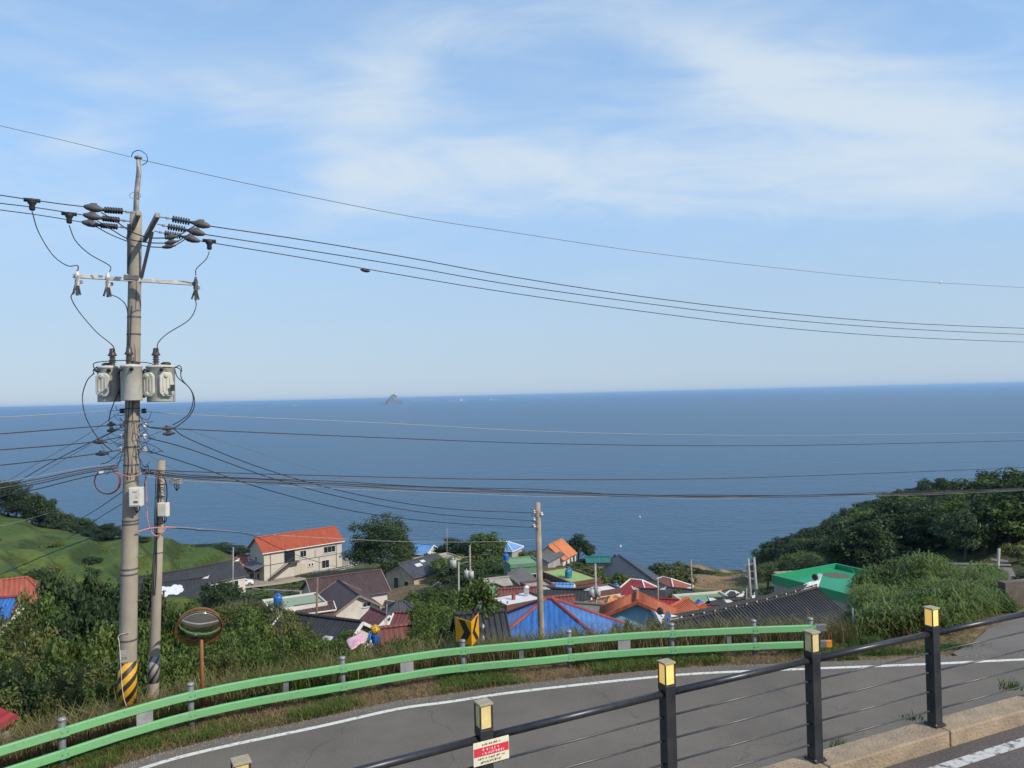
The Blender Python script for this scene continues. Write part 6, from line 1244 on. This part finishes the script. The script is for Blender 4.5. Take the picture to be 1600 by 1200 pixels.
proto('nearbush2', lm_light, 12, 3, n_clump=110, per=100, rx=1.5, rz=1.6, zc_=1.1, clump_r=.45, leaf=.11, style='dome', aspect=.28); proto('nearbush3', lm_dark, 13, 3, n_clump=120, per=110, rx=1.6, rz=1.8, zc_=1.1, clump_r=.42, leaf=.095, style='dome')
proto('shrub0', lm_mid, 14, 2.2, n_clump=45, per=60, rx=1.4, rz=1.3, zc_=.7, clump_r=.5, leaf=.16, style='dome'); proto('shrub1', lm_olive, 15, 2.2, n_clump=45, per=60, rx=1.4, rz=1.2, zc_=.7, clump_r=.5, leaf=.16, style='dome'); proto('shrub2', lm_dark, 16, 2.2, n_clump=45, per=60, rx=1.4, rz=1.3, zc_=.7, clump_r=.5, leaf=.16, style='dome')
vrng = random.Random(21)
KIND = dict(nearbush0='mid green', nearbush1='olive green', nearbush2='pale narrow leafed', nearbush3='dark green', shrub0='mid green', shrub1='olive green', shrub2='dark green', broad0='dark round', broad1='leafy green', broad2='dark low crowned', pine0='dark conical pine', pine1='dark flat topped pine', pine2='dark narrow leafed', bamboo0='pale green feathery')
def kinded(key, text, old): return (KIND[key] + ' ' + text) if key in KIND else old
def plant(key, x, y, name, label, cat, sx=1, sz=1, group=None, dz=0, gz=None):
    cm, tm_, H_ = PROTO[key]; z = (ground(x, y) if gz is None else gz) + dz
    rt = bpy.data.objects.new(name, None); COL.objects.link(rt); rt.location = (x, y, z); rt.rotation_euler = (0, 0, vrng.uniform(0, 6.28)); rt.scale = (sx, sx, sz); rt.empty_display_size = .2
    if group and key in KIND:
        for w_ in ('leafy ', 'low ', 'dark ', 'pale green ', 'leafy green ', 'green ', 'light leafed '):
            if label.startswith(w_): label = label[len(w_):]; break
        label = KIND[key] + ' ' + label; group = KIND[key] + ' ' + group
    tag(rt, label, cat, group)
    t_ = link(bpy.data.objects.new('trunk', tm_), rt); c_ = link(bpy.data.objects.new('crown', cm), rt); return rt
def plant_px(key, px, top_py, Y, name, label, cat, width, group=None):
    p = at(px, top_py, Y); gz = ground(p.x, p.y); cm, tm_, H_ = PROTO[key]; hgt = max(.6, p.z - gz)
    base_w = dict(broad0=8.4, broad1=7.6, broad2=7, pine0=6, pine1=7.5, pine2=7, bamboo0=7.5, bigtree=11.5, neartree=4.8).get(key, 3.6 if key.startswith('near') else 3.2)
    return plant(key, p.x, p.y, name, label, cat, width / base_w, hgt / H_ * .93, group, gz=gz)
# ---- single trees of the village
plant_px('bigtree', 597, 809, 136, 'broadleaf_tree', 'big dark round tree beside the cream building terrace', 'tree', 11.6)
plant_px('broad0', 712, 842, 142, 'broadleaf_tree', 'dark bushy tree behind the patched black roof', 'tree', 8.5); plant_px('broad1', 757, 829, 140, 'broadleaf_tree', 'leafy green tree beside the far pale blue hipped roof', 'tree', 7.4)
plant_px('broad0', 902, 836, 140, 'broadleaf_tree', 'dark tree standing beside the white cottage', 'tree', 6.4); plant_px('broad2', 345, 907, 88, 'broadleaf_tree', 'dark rounded tree in front of the parked white car', 'tree', 4.6)
for px, py, Y, w in ((690, 912, 50, 4.2), (668, 932, 46, 3.0), (705, 938, 42, 3.0), (676, 952, 38, 2.6)): plant_px('neartree', px, py, Y, 'broadleaf_tree', 'light leafed tree in the clump beside the slim street lamp', 'tree', w, 'trees beside the slim street lamp')
plant_px('broad2', 951, 941, 57, 'round_bush', 'round dark bush in front of the apricot roof', 'bush', 2.2)
plant_px('broad1', 745, 872, 108, 'broadleaf_tree', 'green tree in the grove behind the twin transformer pole', 'tree', 6.5, 'grove behind the twin transformers'); 
for px, py, Y, w, kx in ((715, 880, 104, 6, 'broad2'), (775, 882, 106, 6, 'broad0'), (700, 868, 116, 6, 'broad1'), (730, 895, 96, 5, 'broad2'), (765, 898, 97, 4.5, 'broad0')): plant_px(kx, px, py, Y, 'broadleaf_tree', 'green tree in the grove behind the twin transformer pole', 'tree', w, 'grove behind the twin transformers')
# dead leaning tree by the chevron
p = at(735, 985, 24.5); q = empty('bare_tree', (p.x, p.y, ground(p.x, p.y)), label='dark bare tree with few leaves leaning over the chevron sign', cat='tree'); QB_ = Vector(q.location); k = MB()
k.tube(smooth_path([QB_ - Vector((0, 0, .4)), at(728, 992, 24.5), at(738, 965, 24.5), at(746, 925, 24.6)], 4), [.09 - .005 * i for i in range(13)], 8)
for e in ((742, 945, 765, 930), (740, 955, 722, 935), (745, 930, 752, 915), (739, 960, 758, 952)): k.tube([at(e[0], e[1], 24.5), at((e[0] + e[2]) / 2, (e[1] + e[3]) / 2 - 4, 24.5), at(e[2], e[3], 24.6)], [.035, .025, .01], 6)
k.build('trunk', bark, q, True, QB_)
lc = np.concatenate([np.array([at(*c, 24.55)]) + rng.normal(0, .16, (260, 3)) for c in ((760, 930), (752, 918), (724, 937), (764, 948), (738, 930))]); V_, F_ = leaves(lc, rng.normal(0, 1, lc.shape), .07, rng); o = link(bpy.data.objects.new('crown', fast_mesh('crown', V_ - np.array(QB_), F_, lm_light)), q)
# ---- bushes crowding below the rail, left and middle
NB = ['nearbush0', 'nearbush1', 'nearbush2', 'nearbush3']
def near_bush(px, py, Y, w, kx, label, grp): plant_px(kx, px, py, Y, 'leafy_bush', label, 'bush', w, grp)
LBL = 'leafy bush in the thicket around the foot of the tall concrete pole'; GRP = 'thicket around the tall pole'
for px, py, Y, w, i in ((95, 893, 40, 4.4, 3), (150, 902, 38, 3.6, 3), (60, 915, 37, 3.8, 0), (180, 915, 36, 3.2, 3), (228, 905, 44, 3.8, 3), (285, 935, 42, 3.4, 0), (20, 945, 31, 3.6, 1), (85, 940, 30, 3.6, 0), (140, 945, 29, 3.2, 3), (180, 960, 27, 2.8, 0), (225, 958, 27, 2.6, 0), (268, 965, 28, 2.6, 2), (0, 985, 24, 3.2, 1), (55, 985, 23.5, 3.0, 1), (110, 985, 23.5, 2.8, 0), (150, 1000, 22.4, 2.2, 2), (20, 1020, 20.6, 2.6, 1), (75, 1025, 20.4, 2.4, 0), (125, 1030, 20.2, 2.2, 1), (-40, 985, 22, 3.0, 0), (-30, 1060, 17.6, 2.0, 1), (30, 1062, 18.2, 1.8, 3), (90, 1062, 18.6, 1.6, 1), (145, 1065, 19.0, 1.5, 0), (222, 1000, 21, 1.8, 0), (265, 1008, 21.4, 1.8, 2), (335, 985, 25, 2.4, 2)):
    near_bush(px, py, Y, w, NB[i], LBL, GRP)
LBL = 'leafy bush on the slope behind the convex mirror'; GRP = 'bushes behind the convex mirror'
for px, py, Y, w, i in ((355, 960, 32, 3.0, 2), (395, 955, 35, 3.4, 0), (435, 955, 37, 3.4, 1), (375, 985, 27, 2.6, 0), (415, 985, 28, 2.4, 2), (455, 985, 29, 2.4, 0), (485, 992, 30, 2.4, 2), (515, 995, 29, 2.0, 0), (405, 935, 60, 5, 1), (440, 960, 56, 5, 1), (470, 958, 52, 3.4, 1), (360, 940, 64, 4.4, 1), (385, 945, 48, 3.6, 0), (350, 1010, 23, 1.6, 1), (400, 1012, 24, 1.5, 0), (450, 1012, 25, 1.4, 1), (500, 1010, 25, 1.3, 1)):
    near_bush(px, py, Y, w, NB[i], LBL, GRP)
LBL = 'leafy bush just behind the guardrail in front of the village'; GRP = 'bushes in front of the village'
for px, py, Y, w, i in ((630, 988, 32, 1.8, 0), (650, 975, 32, 2.0, 2), (675, 978, 30, 2.4, 0), (700, 985, 28, 2.0, 3), (660, 992, 27, 1.6, 1), (615, 995, 28, 1.6, 0), (808, 985, 25, .8, 2), (905, 965, 30, .9, 2), (968, 968, 29, 1.0, 1), (950, 985, 27, 1.2, 1), (990, 983, 28, 1.4, 0), (1010, 965, 34, 1.8, 1), (985, 970, 36, 1.6, 3), (925, 982, 30, 1.0, 1)):
    near_bush(px, py, Y, w, NB[i], LBL, GRP)
for px, py, Y, w in ((490, 985, 38, 3.0), (520, 990, 36, 2.4), (545, 1012, 28, 1.4), (470, 978, 42, 3.2), (500, 1000, 32, 2.0), (540, 975, 44, 2.0)): near_bush(px, py, Y, w, vrng.choice(NB), 'leafy bush hiding the low black roofed house', 'bushes before the low black roof')
near_bush(587, 997, 28.3, 1.3, 'nearbush1', 'leafy bush around the yellow flower tub', 'bushes by the flower tub'); near_bush(566, 1010, 27.6, 1.1, 'nearbush0', 'leafy bush around the yellow flower tub', 'bushes by the flower tub')
# ---- village shrubs
LBL = 'low shrub growing between the village houses'; GRP = 'shrubs between the village houses'
for px, py, Y, w in ((425, 916, 130, 3), (445, 914, 131, 4), (465, 911, 132, 4), (490, 908, 133, 3.5), (515, 904, 134, 3), (548, 900, 136, 3), (575, 900, 130, 3), (400, 925, 115, 4), (425, 930, 105, 4), (380, 930, 104, 4), (450, 925, 108, 3.5), (610, 905, 125, 3), (690, 900, 112, 4), (680, 915, 100, 4), (700, 920, 92, 4), (650, 925, 100, 3.4), (720, 915, 90, 4), (745, 915, 88, 3.4), (830, 860, 150, 6), (815, 862, 152, 5), (845, 858, 152, 5), (805, 880, 128, 5), (780, 870, 135, 5),
                     (915, 870, 130, 4), (905, 878, 124, 3.4), (925, 885, 120, 3.4), (940, 895, 108, 4), (955, 905, 100, 4), (970, 895, 104, 3.6), (945, 915, 90, 3.6), (930, 905, 98, 3.2), (960, 870, 130, 3), (975, 895, 112, 3), (1045, 930, 95, 3.2), (1060, 925, 88, 3.6), (1075, 930, 85, 3.4), (1050, 940, 78, 2.6), (1070, 940, 76, 2.4), (1040, 925, 92, 3), (1090, 928, 95, 3), (865, 890, 112, 2.4), (885, 882, 122, 3), (850, 915, 80, 2), (905, 950, 58, 1.6), (920, 945, 60, 1.6), (1060, 885, 152, 7), (1035, 880, 155, 7), (1048, 878, 160, 7), (1075, 884, 172, 6), (1100, 890, 176, 5), (1120, 895, 178, 5), (1135, 900, 172, 5),
                     (640, 860, 150, 4), (675, 862, 148, 4), (690, 858, 150, 4), (735, 862, 146, 4), (1200, 920, 95, 4), (1215, 915, 100, 4), (1230, 912, 98, 3.4), (1190, 925, 84, 3), (1150, 930, 84, 2.6), (1160, 925, 90, 3), (1210, 930, 76, 3), (1255, 905, 92, 3.5)):
    plant_px(vrng.choice(['shrub0', 'shrub1', 'shrub2', 'shrub0']), px, py, Y, 'shrub', LBL, 'shrub', w, GRP)
def crest_Y(px, y0=120, y1=215):
    best = None
    for Y in np.arange(y0, y1, 3.0):
        x = (px - 800) / 1200 * Y; z = ground(x, Y) - CZ
        if best is None or z / Y > best[0]: best = (z / Y, Y)
    return best[1]
# ---- left hill: trees along the crest and hedges on the terraces
LBL = 'dark tree on the crest above the terraced field'; GRP = 'trees on the field crest'
for px, py, Y, w in ((-60, 735, 205, 8), (-20, 742, 208, 8), (12, 745, 205, 7.5), (40, 763, 202, 7), (60, 772, 198, 7), (75, 785, 196, 6), (92, 800, 190, 7), (110, 806, 186, 8), (130, 812, 186, 7), (150, 820, 182, 7), (168, 818, 182, 7), (185, 826, 178, 6), (215, 838, 176, 5), (25, 780, 190, 7), (-10, 770, 192, 8), (50, 795, 186, 6), (80, 808, 180, 5), (-60, 765, 195, 9), (-100, 740, 200, 9), (330, 850, 170, 6), (345, 849, 172, 6), (365, 852, 166, 6), (380, 856, 162, 5), (310, 853, 168, 5)):
    Y = min(Y, crest_Y(px) + vrng.uniform(-5, 1)); plant_px(vrng.choice(['broad0', 'broad2', 'broad0', 'pine2']), px, py, Y, 'hill_tree', LBL, 'tree', w, GRP)
LBL = 'low hedge bush on the terraced field'; GRP = 'bushes on the terraced field'
for i in range(20):
    px = vrng.uniform(-60, 330); Y = vrng.uniform(92, 125); x = (px - 800) / 1200 * Y; z = ground(x, Y)
    plant(vrng.choice(['shrub0', 'shrub1', 'shrub2']), x, Y, 'field_bush', LBL, 'bush', vrng.uniform(.6, 1.1), vrng.uniform(.35, .7), GRP, gz=z)
# ---- right wooded headland
LBL = 'dark tree in the wood covering the headland'; GRP = 'trees of the headland wood'
crest = [(1188, 868, 200), (1205, 862, 200), (1222, 850, 202), (1238, 836, 204), (1250, 838, 204), (1266, 816, 206), (1283, 820, 206), (1298, 806, 208), (1312, 796, 208), (1330, 788, 210), (1345, 784, 210), (1362, 776, 212), (1385, 768, 212), (1405, 760, 213), (1428, 750, 214), (1447, 744, 214), (1466, 742, 214), (1488, 745, 214), (1508, 741, 213), (1530, 750, 212), (1548, 746, 212), (1570, 750, 210), (1590, 752, 208), (1612, 744, 206), (1640, 745, 204), (1670, 740, 202)]
for px, py, Y in crest: plant_px(vrng.choice(['pine0', 'pine1', 'pine2', 'broad0', 'pine2']), px, py + vrng.uniform(-3, 3) + (24 if px > 1500 else 4), Y, 'wood_tree', LBL, 'tree', vrng.uniform(6.5, 9), GRP)
cx = np.array([c[0] for c in crest]); cy = np.array([c[1] for c in crest])
for row, (Y, dpy, px0, stepx) in enumerate(((192, 14, 1200, 26), (180, 30, 1215, 27), (168, 46, 1215, 28), (156, 62, 1230, 30), (144, 78, 1260, 34), (132, 92, 1300, 36), (122, 106, 1340, 40), (112, 118, 1390, 44))):
    px = px0
    while px < 1690:
        c_py = np.interp(px, cx, cy) + (18 if px > 1480 else 0) + dpy * (1 if px > 1330 else max(.25, (px - 1180) / 150)) + vrng.uniform(-7, 7); Yv = Y + vrng.uniform(-6, 6)
        p = at(px, c_py, Yv); gz = ground(p.x, p.y); hgt = p.z - gz
        hgt = min(9.5, max(5.0, hgt)); light = vrng.random() < (.3 if row >= 2 else .1)
        key = vrng.choice(['bamboo0', 'broad1']) if light else vrng.choice(['broad0', 'pine1', 'pine2', 'broad2', 'broad0'])
        plant(key, p.x, p.y, 'wood_tree', 'tree in the wood covering the headland', 'tree', vrng.uniform(.95, 1.4), hgt / PROTO[key][2] * vrng.uniform(.95, 1.1), GRP, gz=gz)
        px += stepx * vrng.uniform(.75, 1.25)
LBL = 'shrub at the foot of the headland wood'; GRP = 'shrubs at the foot of the headland wood'
for i in range(170):
    px = vrng.uniform(1175, 1660) if i < 110 else vrng.uniform(1430, 1690); Y = vrng.uniform(64, 130) if px > 1330 else vrng.uniform(95, 235); x = (px - 800) / 1200 * Y
    plant(vrng.choice(['broad1', 'broad2', 'broad0', 'bamboo0']), x, Y, 'wood_shrub', LBL, 'shrub', vrng.uniform(.55, .85), vrng.uniform(.4, .62), GRP)

LBL = 'shrub on the rough ground behind the reed bank'; GRP = 'shrubs behind the reed bank'
for i in range(26):
    px = vrng.uniform(1480, 1680); Y = vrng.uniform(34, 72); x = (px - 800) / 1200 * Y
    if 46 < Y < 58 and px < 1600: continue
    plant(vrng.choice(['shrub0', 'shrub1', 'shrub2']), x, Y, 'rough_shrub', LBL, 'shrub', vrng.uniform(.5, .9), vrng.uniform(.35, .7), GRP)
for px, py, Y, w, i in ((1338, 985, 24.5, 1.2, 2), (1350, 965, 26.5, 1.6, 0), (1362, 985, 23.6, 1.2, 2), (1385, 955, 27, 1.6, 2)): near_bush(px, py, Y, w, NB[i], 'leafy bush at the foot of the reed bank beside the guardrail end', 'bushes at the guardrail end')
# ------------------------------------------------------------------ grass and weeds
def blades(name, x, y, h_, w_, lean, mat, label=None, cat=None, gz=None):
    n = len(x); z = (ground_np(x, y) if gz is None else gz) - .02
    an_ = rng.uniform(0, 6.283, n); dx, dy = np.cos(an_), np.sin(an_); la = rng.uniform(0, 6.283, n); lx, ly = np.cos(la) * lean * h_, np.sin(la) * lean * h_
    B0_ = np.c_[x, y, z]; side = np.c_[dx * w_, dy * w_, np.zeros(n)]
    m0 = B0_ + np.c_[lx * .3, ly * .3, h_ * .62]; t_ = B0_ + np.c_[lx, ly, h_ * (1 - .25 * lean)]
    V_ = np.stack([B0_ - side, B0_ + side, m0 + side * .8, m0 - side * .8, t_ + side * .12, t_ - side * .12], 1).reshape(-1, 3); b_ = np.arange(n) * 6
    F_ = np.concatenate([np.c_[b_, b_ + 1, b_ + 2, b_ + 3], np.c_[b_ + 3, b_ + 2, b_ + 4, b_ + 5]])
    o = link(bpy.data.objects.new(name, fast_mesh(name, V_, F_, mat))); tag(o, label, cat, None, 'stuff'); return o
def verge_pos(n, d0, d1, px0=-250, px1=1330, thr=None, seed=1, sc=.55):
    px = rng.uniform(px0, px1, n); a_ = np.arctan((px - 800) / 1200); d = rng.uniform(d0, d1, n); r_ = edge_r(a_) + d; x = r_ * np.sin(a_); y = r_ * np.cos(a_)
    if thr is not None:
        kx = vnoise(x + 50, y + 50, sc, seed) * .5 + vnoise(x + 50, y + 50, sc * 3.1, seed + 1) * .3 + vnoise(x + 20, y + 50, sc * 9, seed + 2) * .2 + rng.normal(0, .05, n) > thr + .04; return x[kx], y[kx]
    return x, y
gm = leaf_mat('grass_green', (.045, .085, .012), (.12, .17, .035), .3, isl=.7); dm = leaf_mat('grass_dry', (.17, .115, .055), (.36, .25, .13), .25, isl=.8); om = leaf_mat('grass_olive', (.085, .095, .024), (.26, .23, .09), .3, isl=.75)
x, y = verge_pos(85000, .12, 1.4, thr=.50, seed=31); n = len(x); blades('verge_grass', x, y, rng.uniform(.05, .26, n), rng.uniform(.004, .009, n), rng.uniform(.3, 1.1, n), gm, 'short green grass along the road edge', 'grass')
x, y = verge_pos(42000, .05, 2.4); n = len(x); blades('dry_verge_grass', x, y, rng.uniform(.04, .2, n), rng.uniform(.003, .006, n), rng.uniform(.6, 1.6, n), dm, 'dry straw lying on the verge below the guardrail', 'dry grass')
x, y = verge_pos(34000, 1.5, 5.0, thr=.3, seed=33); n = len(x); blades('dry_weeds', x, y, rng.uniform(.3, 1.05, n), rng.uniform(.005, .010, n), rng.uniform(.2, .9, n), dm, 'dry standing weeds behind the guardrail', 'dry grass')
x, y = verge_pos(46000, 1.9, 7.5, px0=-100); n = len(x); blades('tall_weeds', x, y, rng.uniform(.45, 1.2, n), rng.uniform(.007, .015, n), rng.uniform(.15, .8, n), om, 'tall olive weeds on the slope behind the guardrail', 'weeds')
x, y = verge_pos(34000, 1.7, 6.5, px0=-80, px1=1320, thr=.45, seed=35); n = len(x); blades('green_weeds', x, y, rng.uniform(.4, .95, n), rng.uniform(.008, .016, n), rng.uniform(.2, .9, n), gm, 'tall green weeds on the slope behind the guardrail', 'weeds')
# weeds where the side road leaves
for (px, py, rx_, ry_, n, hh_) in ((1380, 1018, 1.1, .22, 2600, .2), (1487, 1010, .75, .2, 1500, .2), (1350, 1000, .7, .8, 2500, .4)):
    c_ = atz(px, py, -7.12); x = c_.x + rng.normal(0, rx_ * .5, n); y = c_.y + rng.normal(0, ry_ * .6, n); blades('roadside_tuft', x, y, rng.uniform(.05, hh_, n), rng.uniform(.004, .009, n), rng.uniform(.3, 1.1, n), gm, 'green tuft of grass beside the side road', 'grass')
# tall reed bank on the right
n = 52000; u = rng.uniform(0, 1, n); v = rng.uniform(0, 1, n) ** .8
px = 1322 + u * 236; Yf = 21.9 + np.clip((px - 1480) / 100, 0, 1) * 3.0 + v * 9.5; x = (px - 800) / 1200 * Yf; y = Yf
hgt = np.interp(px, [1322, 1345, 1400, 1450, 1500, 1540, 1558], [.75, 1.1, 1.25, 1.35, 1.0, .7, .35]) * rng.uniform(.55, 1.12, n) * np.interp(v, [0, .25, 1], [.75, 1, 1]) * (.55 + .85 * vnoise(x + 90, y + 90, .5, 41))
rm_ = leaf_mat('reed_leaf', (.09, .14, .026), (.24, .30, .09), .32, isl=.7)
gz_ = np.maximum(ground_np(x, y), CZ - 8.6)
# arching leaves along each stem
st = rng.uniform(.25, 1, n) ** .7; P0_ = np.c_[x, y, gz_ + hgt * st]; an_ = rng.uniform(0, 6.283, n); ln_ = rng.uniform(.22, .5, n)
D_ = np.c_[np.cos(an_), np.sin(an_), np.zeros(n)]; Sd = np.c_[-np.sin(an_), np.cos(an_), np.zeros(n)] * rng.uniform(.012, .026, n)[:, None]; U_ = np.array([[0, 0, 1.0]])
m0 = P0_ + D_ * (ln_ * .45)[:, None] + U_ * (ln_ * .42)[:, None]; t_ = P0_ + D_ * ln_[:, None] + U_ * (ln_ * rng.uniform(-.2, .45, n))[:, None]
V_ = np.stack([P0_ - Sd, P0_ + Sd, m0 + Sd, m0 - Sd, t_ + Sd * .1, t_ - Sd * .1], 1).reshape(-1, 3); b_ = np.arange(n) * 6
F_ = np.concatenate([np.c_[b_, b_ + 1, b_ + 2, b_ + 3], np.c_[b_ + 3, b_ + 2, b_ + 4, b_ + 5]])
o = link(bpy.data.objects.new('reed_bank', fast_mesh('reed_bank', V_, F_, rm_))); tag(o, 'tall dense bank of green reeds beside the side road', 'reeds', None, 'stuff')
ks = rng.choice(n, 7000, False); blades('reed_stems', x[ks], y[ks], hgt[ks], np.full(7000, .006), rng.uniform(.05, .3, 7000), dm, 'pale reed stems inside the reed bank', 'reeds', gz=gz_[ks])
for i in range(30):
    px = rng.uniform(1345, 1545); Yv = 22.3 + np.clip((px - 1480) / 100, 0, 1) * 3.0 + rng.uniform(0, 6); x1 = (px - 800) / 1200 * Yv; zz_ = max(ground(x1, Yv), CZ - 8.6)
    plant(vrng.choice(['nearbush2', 'nearbush2', 'nearbush1', 'nearbush0']), x1, Yv, 'reed_bush', 'leafy bush growing through the reed bank', 'bush', vrng.uniform(.3, .55), vrng.uniform(.36, .58) * float(np.interp(px, [1345, 1450, 1545], [.8, 1.0, .55])), 'bushes in the reed bank', gz=zz_)
# rough grass on the terraced hill and on open ground in the village
n = 60000; k1 = rng.uniform(-.70, -.37, n); Yv = rng.uniform(82, 172, n); x = k1 * Yv; kx = vnoise(x + 300, Yv, .25, 51) * .6 + vnoise(x + 300, Yv, .9, 52) * .4 > .42; x, Yv = x[kx], Yv[kx]; n = len(x)
blades('hill_grass', x, Yv, rng.uniform(.2, .6, n), rng.uniform(.03, .07, n), rng.uniform(.3, 1.0, n), leaf_mat('hill_grass', (.075, .115, .018), (.16, .19, .04), .3, isl=.7), 'rough grass on the terraced hillside', 'grass')
n = 60000; k1 = rng.uniform(-.36, .36, n); Yv = rng.uniform(40, 190, n); x = k1 * Yv; kx = vnoise(x + 300, Yv, .3, 53) * .6 + vnoise(x + 300, Yv, 1.1, 54) * .4 > .47
for hh_ in HOUSES: kx &= np.hypot(x - hh_['x'], Yv - hh_['y']) > max(hh_['L'], hh_['W']) * .5
for p_ in lane: kx &= np.hypot(x - p_.x, Yv - p_.y) > 2.6
x, Yv = x[kx], Yv[kx]; n = len(x); blades('rough_grass', x, Yv, rng.uniform(.15, .6, n), rng.uniform(.015, .045, n), rng.uniform(.3, 1.1, n), om, 'rough grass on open ground between the village houses', 'grass')
# stray weeds at the kerb
for px, py, n, hh_ in ((1467, 1158, 160, .10), (1425, 1122, 60, .12), (1580, 1075, 120, .2), (1310, 1165, 50, .15)):
    c_ = atz(px, py, -4.24 if py > 1140 else -4.05); x = c_.x + rng.normal(0, .07, n); y = c_.y + rng.normal(0, .04, n); blades('kerb_weed', x, y, rng.uniform(.03, hh_, n), rng.uniform(.003, .006, n), rng.uniform(.4, 1.2, n), gm, 'small weed growing from the kerb joint', 'weed', gz=np.full(n, c_.z))

# loose gravel and grit at the asphalt edge
n = 5200; px = rng.uniform(150, 1640, n); a_ = np.arctan((px - 800) / 1200); d = np.abs(rng.normal(0, .16, n)) * rng.choice([-1, 1], n) + rng.choice([0, 0, -.12], n); r_ = edge_r(a_) + d; x = r_ * np.sin(a_); y = r_ * np.cos(a_); z = np.where(d < 0, RZ, ground_np(x, y)); s2 = rng.uniform(.006, .022, n)
P_ = np.c_[x, y, z + s2 * .3]; T_ = np.array([[1, 0, -.4], [-.5, .87, -.4], [-.5, -.87, -.4], [0, 0, .8]]); V_ = (P_[:, None, :] + T_[None] * s2[:, None, None] * rng.uniform(.6, 1.3, (n, 4, 1))).reshape(-1, 3); b_ = np.arange(n) * 4
F_ = np.concatenate([np.c_[b_, b_ + 1, b_ + 3], np.c_[b_ + 1, b_ + 2, b_ + 3], np.c_[b_ + 2, b_, b_ + 3]]); o = link(bpy.data.objects.new('gravel', fast_mesh('gravel', V_, F_, M('grit', (.24, .20, .16), .95, .4, 12)))); tag(o, 'loose gravel along the asphalt edge', 'gravel', None, 'stuff')
# ------------------------------------------------------------------ rock island and ships
isl = at(614, 631, 8200); IS = 3.0; isl.z = 0; k = MB(); rs = np.random.default_rng(4); n_, m_ = 28, 12; vs = []
for i in range(m_ + 1):
    f = i / m_
    for j in range(n_):
        a_ = 2 * math.pi * j / n_; rr_ = (1 - f) ** .75 * (1 + .14 * math.sin(3 * a_ + 1) + rs.normal(0, .05)); vs.append((isl.x + math.cos(a_) * 34 * IS * rr_ + 6 * f, isl.y + math.sin(a_) * 30 * IS * rr_, -2 + 36 * IS * f * (1 + rs.normal(0, .02)) ))
fs = [(i * n_ + j, i * n_ + (j + 1) % n_, (i + 1) * n_ + (j + 1) % n_, (i + 1) * n_ + j) for i in range(m_) for j in range(n_)]; fs.append(tuple(m_ * n_ + j for j in range(n_))); k.add(vs, fs)
rock_m = M('island_rock', (.24, .21, .17), .95, .3, .025, rgb2=(.05, .075, .035), detail=5)
o = k.build('rock_island', rock_m, None, False, origin=isl); tag(o, 'small pointed rock island far out on the sea', 'island')
k = MB(); vs = []
for sx, ln_, hh_ in ((-30, 16, 7), (36, 10, 4), (-44, 8, 3)):
    s_ = MB(); sx *= IS; ln_ *= IS; hh_ *= IS; c_ = isl + Vector((sx, -18, 0)); s_.lathe([(ln_, -2), (ln_ * .8, hh_ * .5), (ln_ * .35, hh_)], c_, n=9); r_ = s_.build('rock', rock_m, o, False, isl)
# slow-moving ships on the skyline
def ship(px, py, Ln, label, heading=0, cargo=True):
    d = ray(px, py); s = -CZ / d.z; c_ = d * s + Vector((0, 0, CZ)); rt = empty('ship', (c_.x, c_.y, 0), R(heading), label, 'ship')
    hl = M('ship_hull', (.5, .52, .56), .6, .1, .05); su = M('ship_white', (.8, .8, .78), .6, .05, .05); b_ = Ln * .075; h_ = Ln * .06
    k = MB(); k.prism([(-Ln / 2, -b_, -1), (Ln * .38, -b_, -1), (Ln / 2, 0, -1), (Ln * .38, b_, -1), (-Ln / 2, b_, -1)], (0, 0, h_ + 1)); k.build('hull', hl, rt)
    sx = -Ln * .38 if cargo else -.05 * Ln; k = MB(); k.box((sx, 0, h_ + Ln * .05), (Ln * .12, b_ * 1.7, Ln * .1)); k.box((sx, 0, h_ + Ln * .115), (Ln * .08, b_ * 1.8, Ln * .03)); k.build('superstructure', su, rt)
    k = MB(); k.tube([(sx, 0, h_ + Ln * .1), (sx, 0, h_ + Ln * .2)], Ln * .008, 6); k.build('mast', su, rt); k = MB(); k.tube([(Ln * .3, 0, h_), (Ln * .3, 0, h_ + Ln * .1)], Ln * .008, 6); k.build('mast', su, rt)
ship(391, 641, 22, 'small white boat on the open sea beside the tall pole', 20, False); ship(461, 634, 90, 'white boat with pale hull between the tall pole and the island', 5, False); ship(711, 628, 190, 'cargo ship far out beyond the rock island', 170); ship(773, 625.5, 150, 'faint ship near the horizon past the cargo ship', 10)
for px, py in ((650, 627.5), (672, 626.5), (727, 625.6), (742, 625), (815, 623.6), (860, 622.6), (895, 621.6)): ship(px, py, 120, 'tiny anchored ship on the hazy horizon', vrng.uniform(-20, 20)); bpy.data.objects[[q.name for q in bpy.data.objects if q.name.startswith('ship')][-1]]['group'] = 'ships on the hazy horizon'
for px, py in ((1000, 808), (970, 854)): ship(px, py, 3.4, 'tiny white fishing boat close to the shore', vrng.uniform(0, 90), False); bpy.data.objects[[q.name for q in bpy.data.objects if q.name.startswith('ship')][-1]]['group'] = 'fishing boats close to the shore'
# ------------------------------------------------------------------ sea haze
HAZE = 0.00009
hm = bpy.data.materials.new('sea_haze'); hm.use_nodes = True; t = hm.node_tree; t.nodes.clear(); ov_ = t.nodes.new('ShaderNodeOutputMaterial'); pv_ = t.nodes.new('ShaderNodeVolumePrincipled')
pv_.inputs['Color'].default_value = (.42, .68, 1.0, 1); pv_.inputs['Density'].default_value = HAZE; pv_.inputs['Anisotropy'].default_value = .2; t.links.new(pv_.outputs[0], ov_.inputs['Volume'])
if HAZE > 0:
    k = MB(); k.box((0, 0, 35), (64000, 64000, 78)); hz_o = k.build('haze', hm, None, kind='stuff'); hz_o['label'] = 'thin pale sea haze over the whole view'; hz_o['category'] = 'haze'
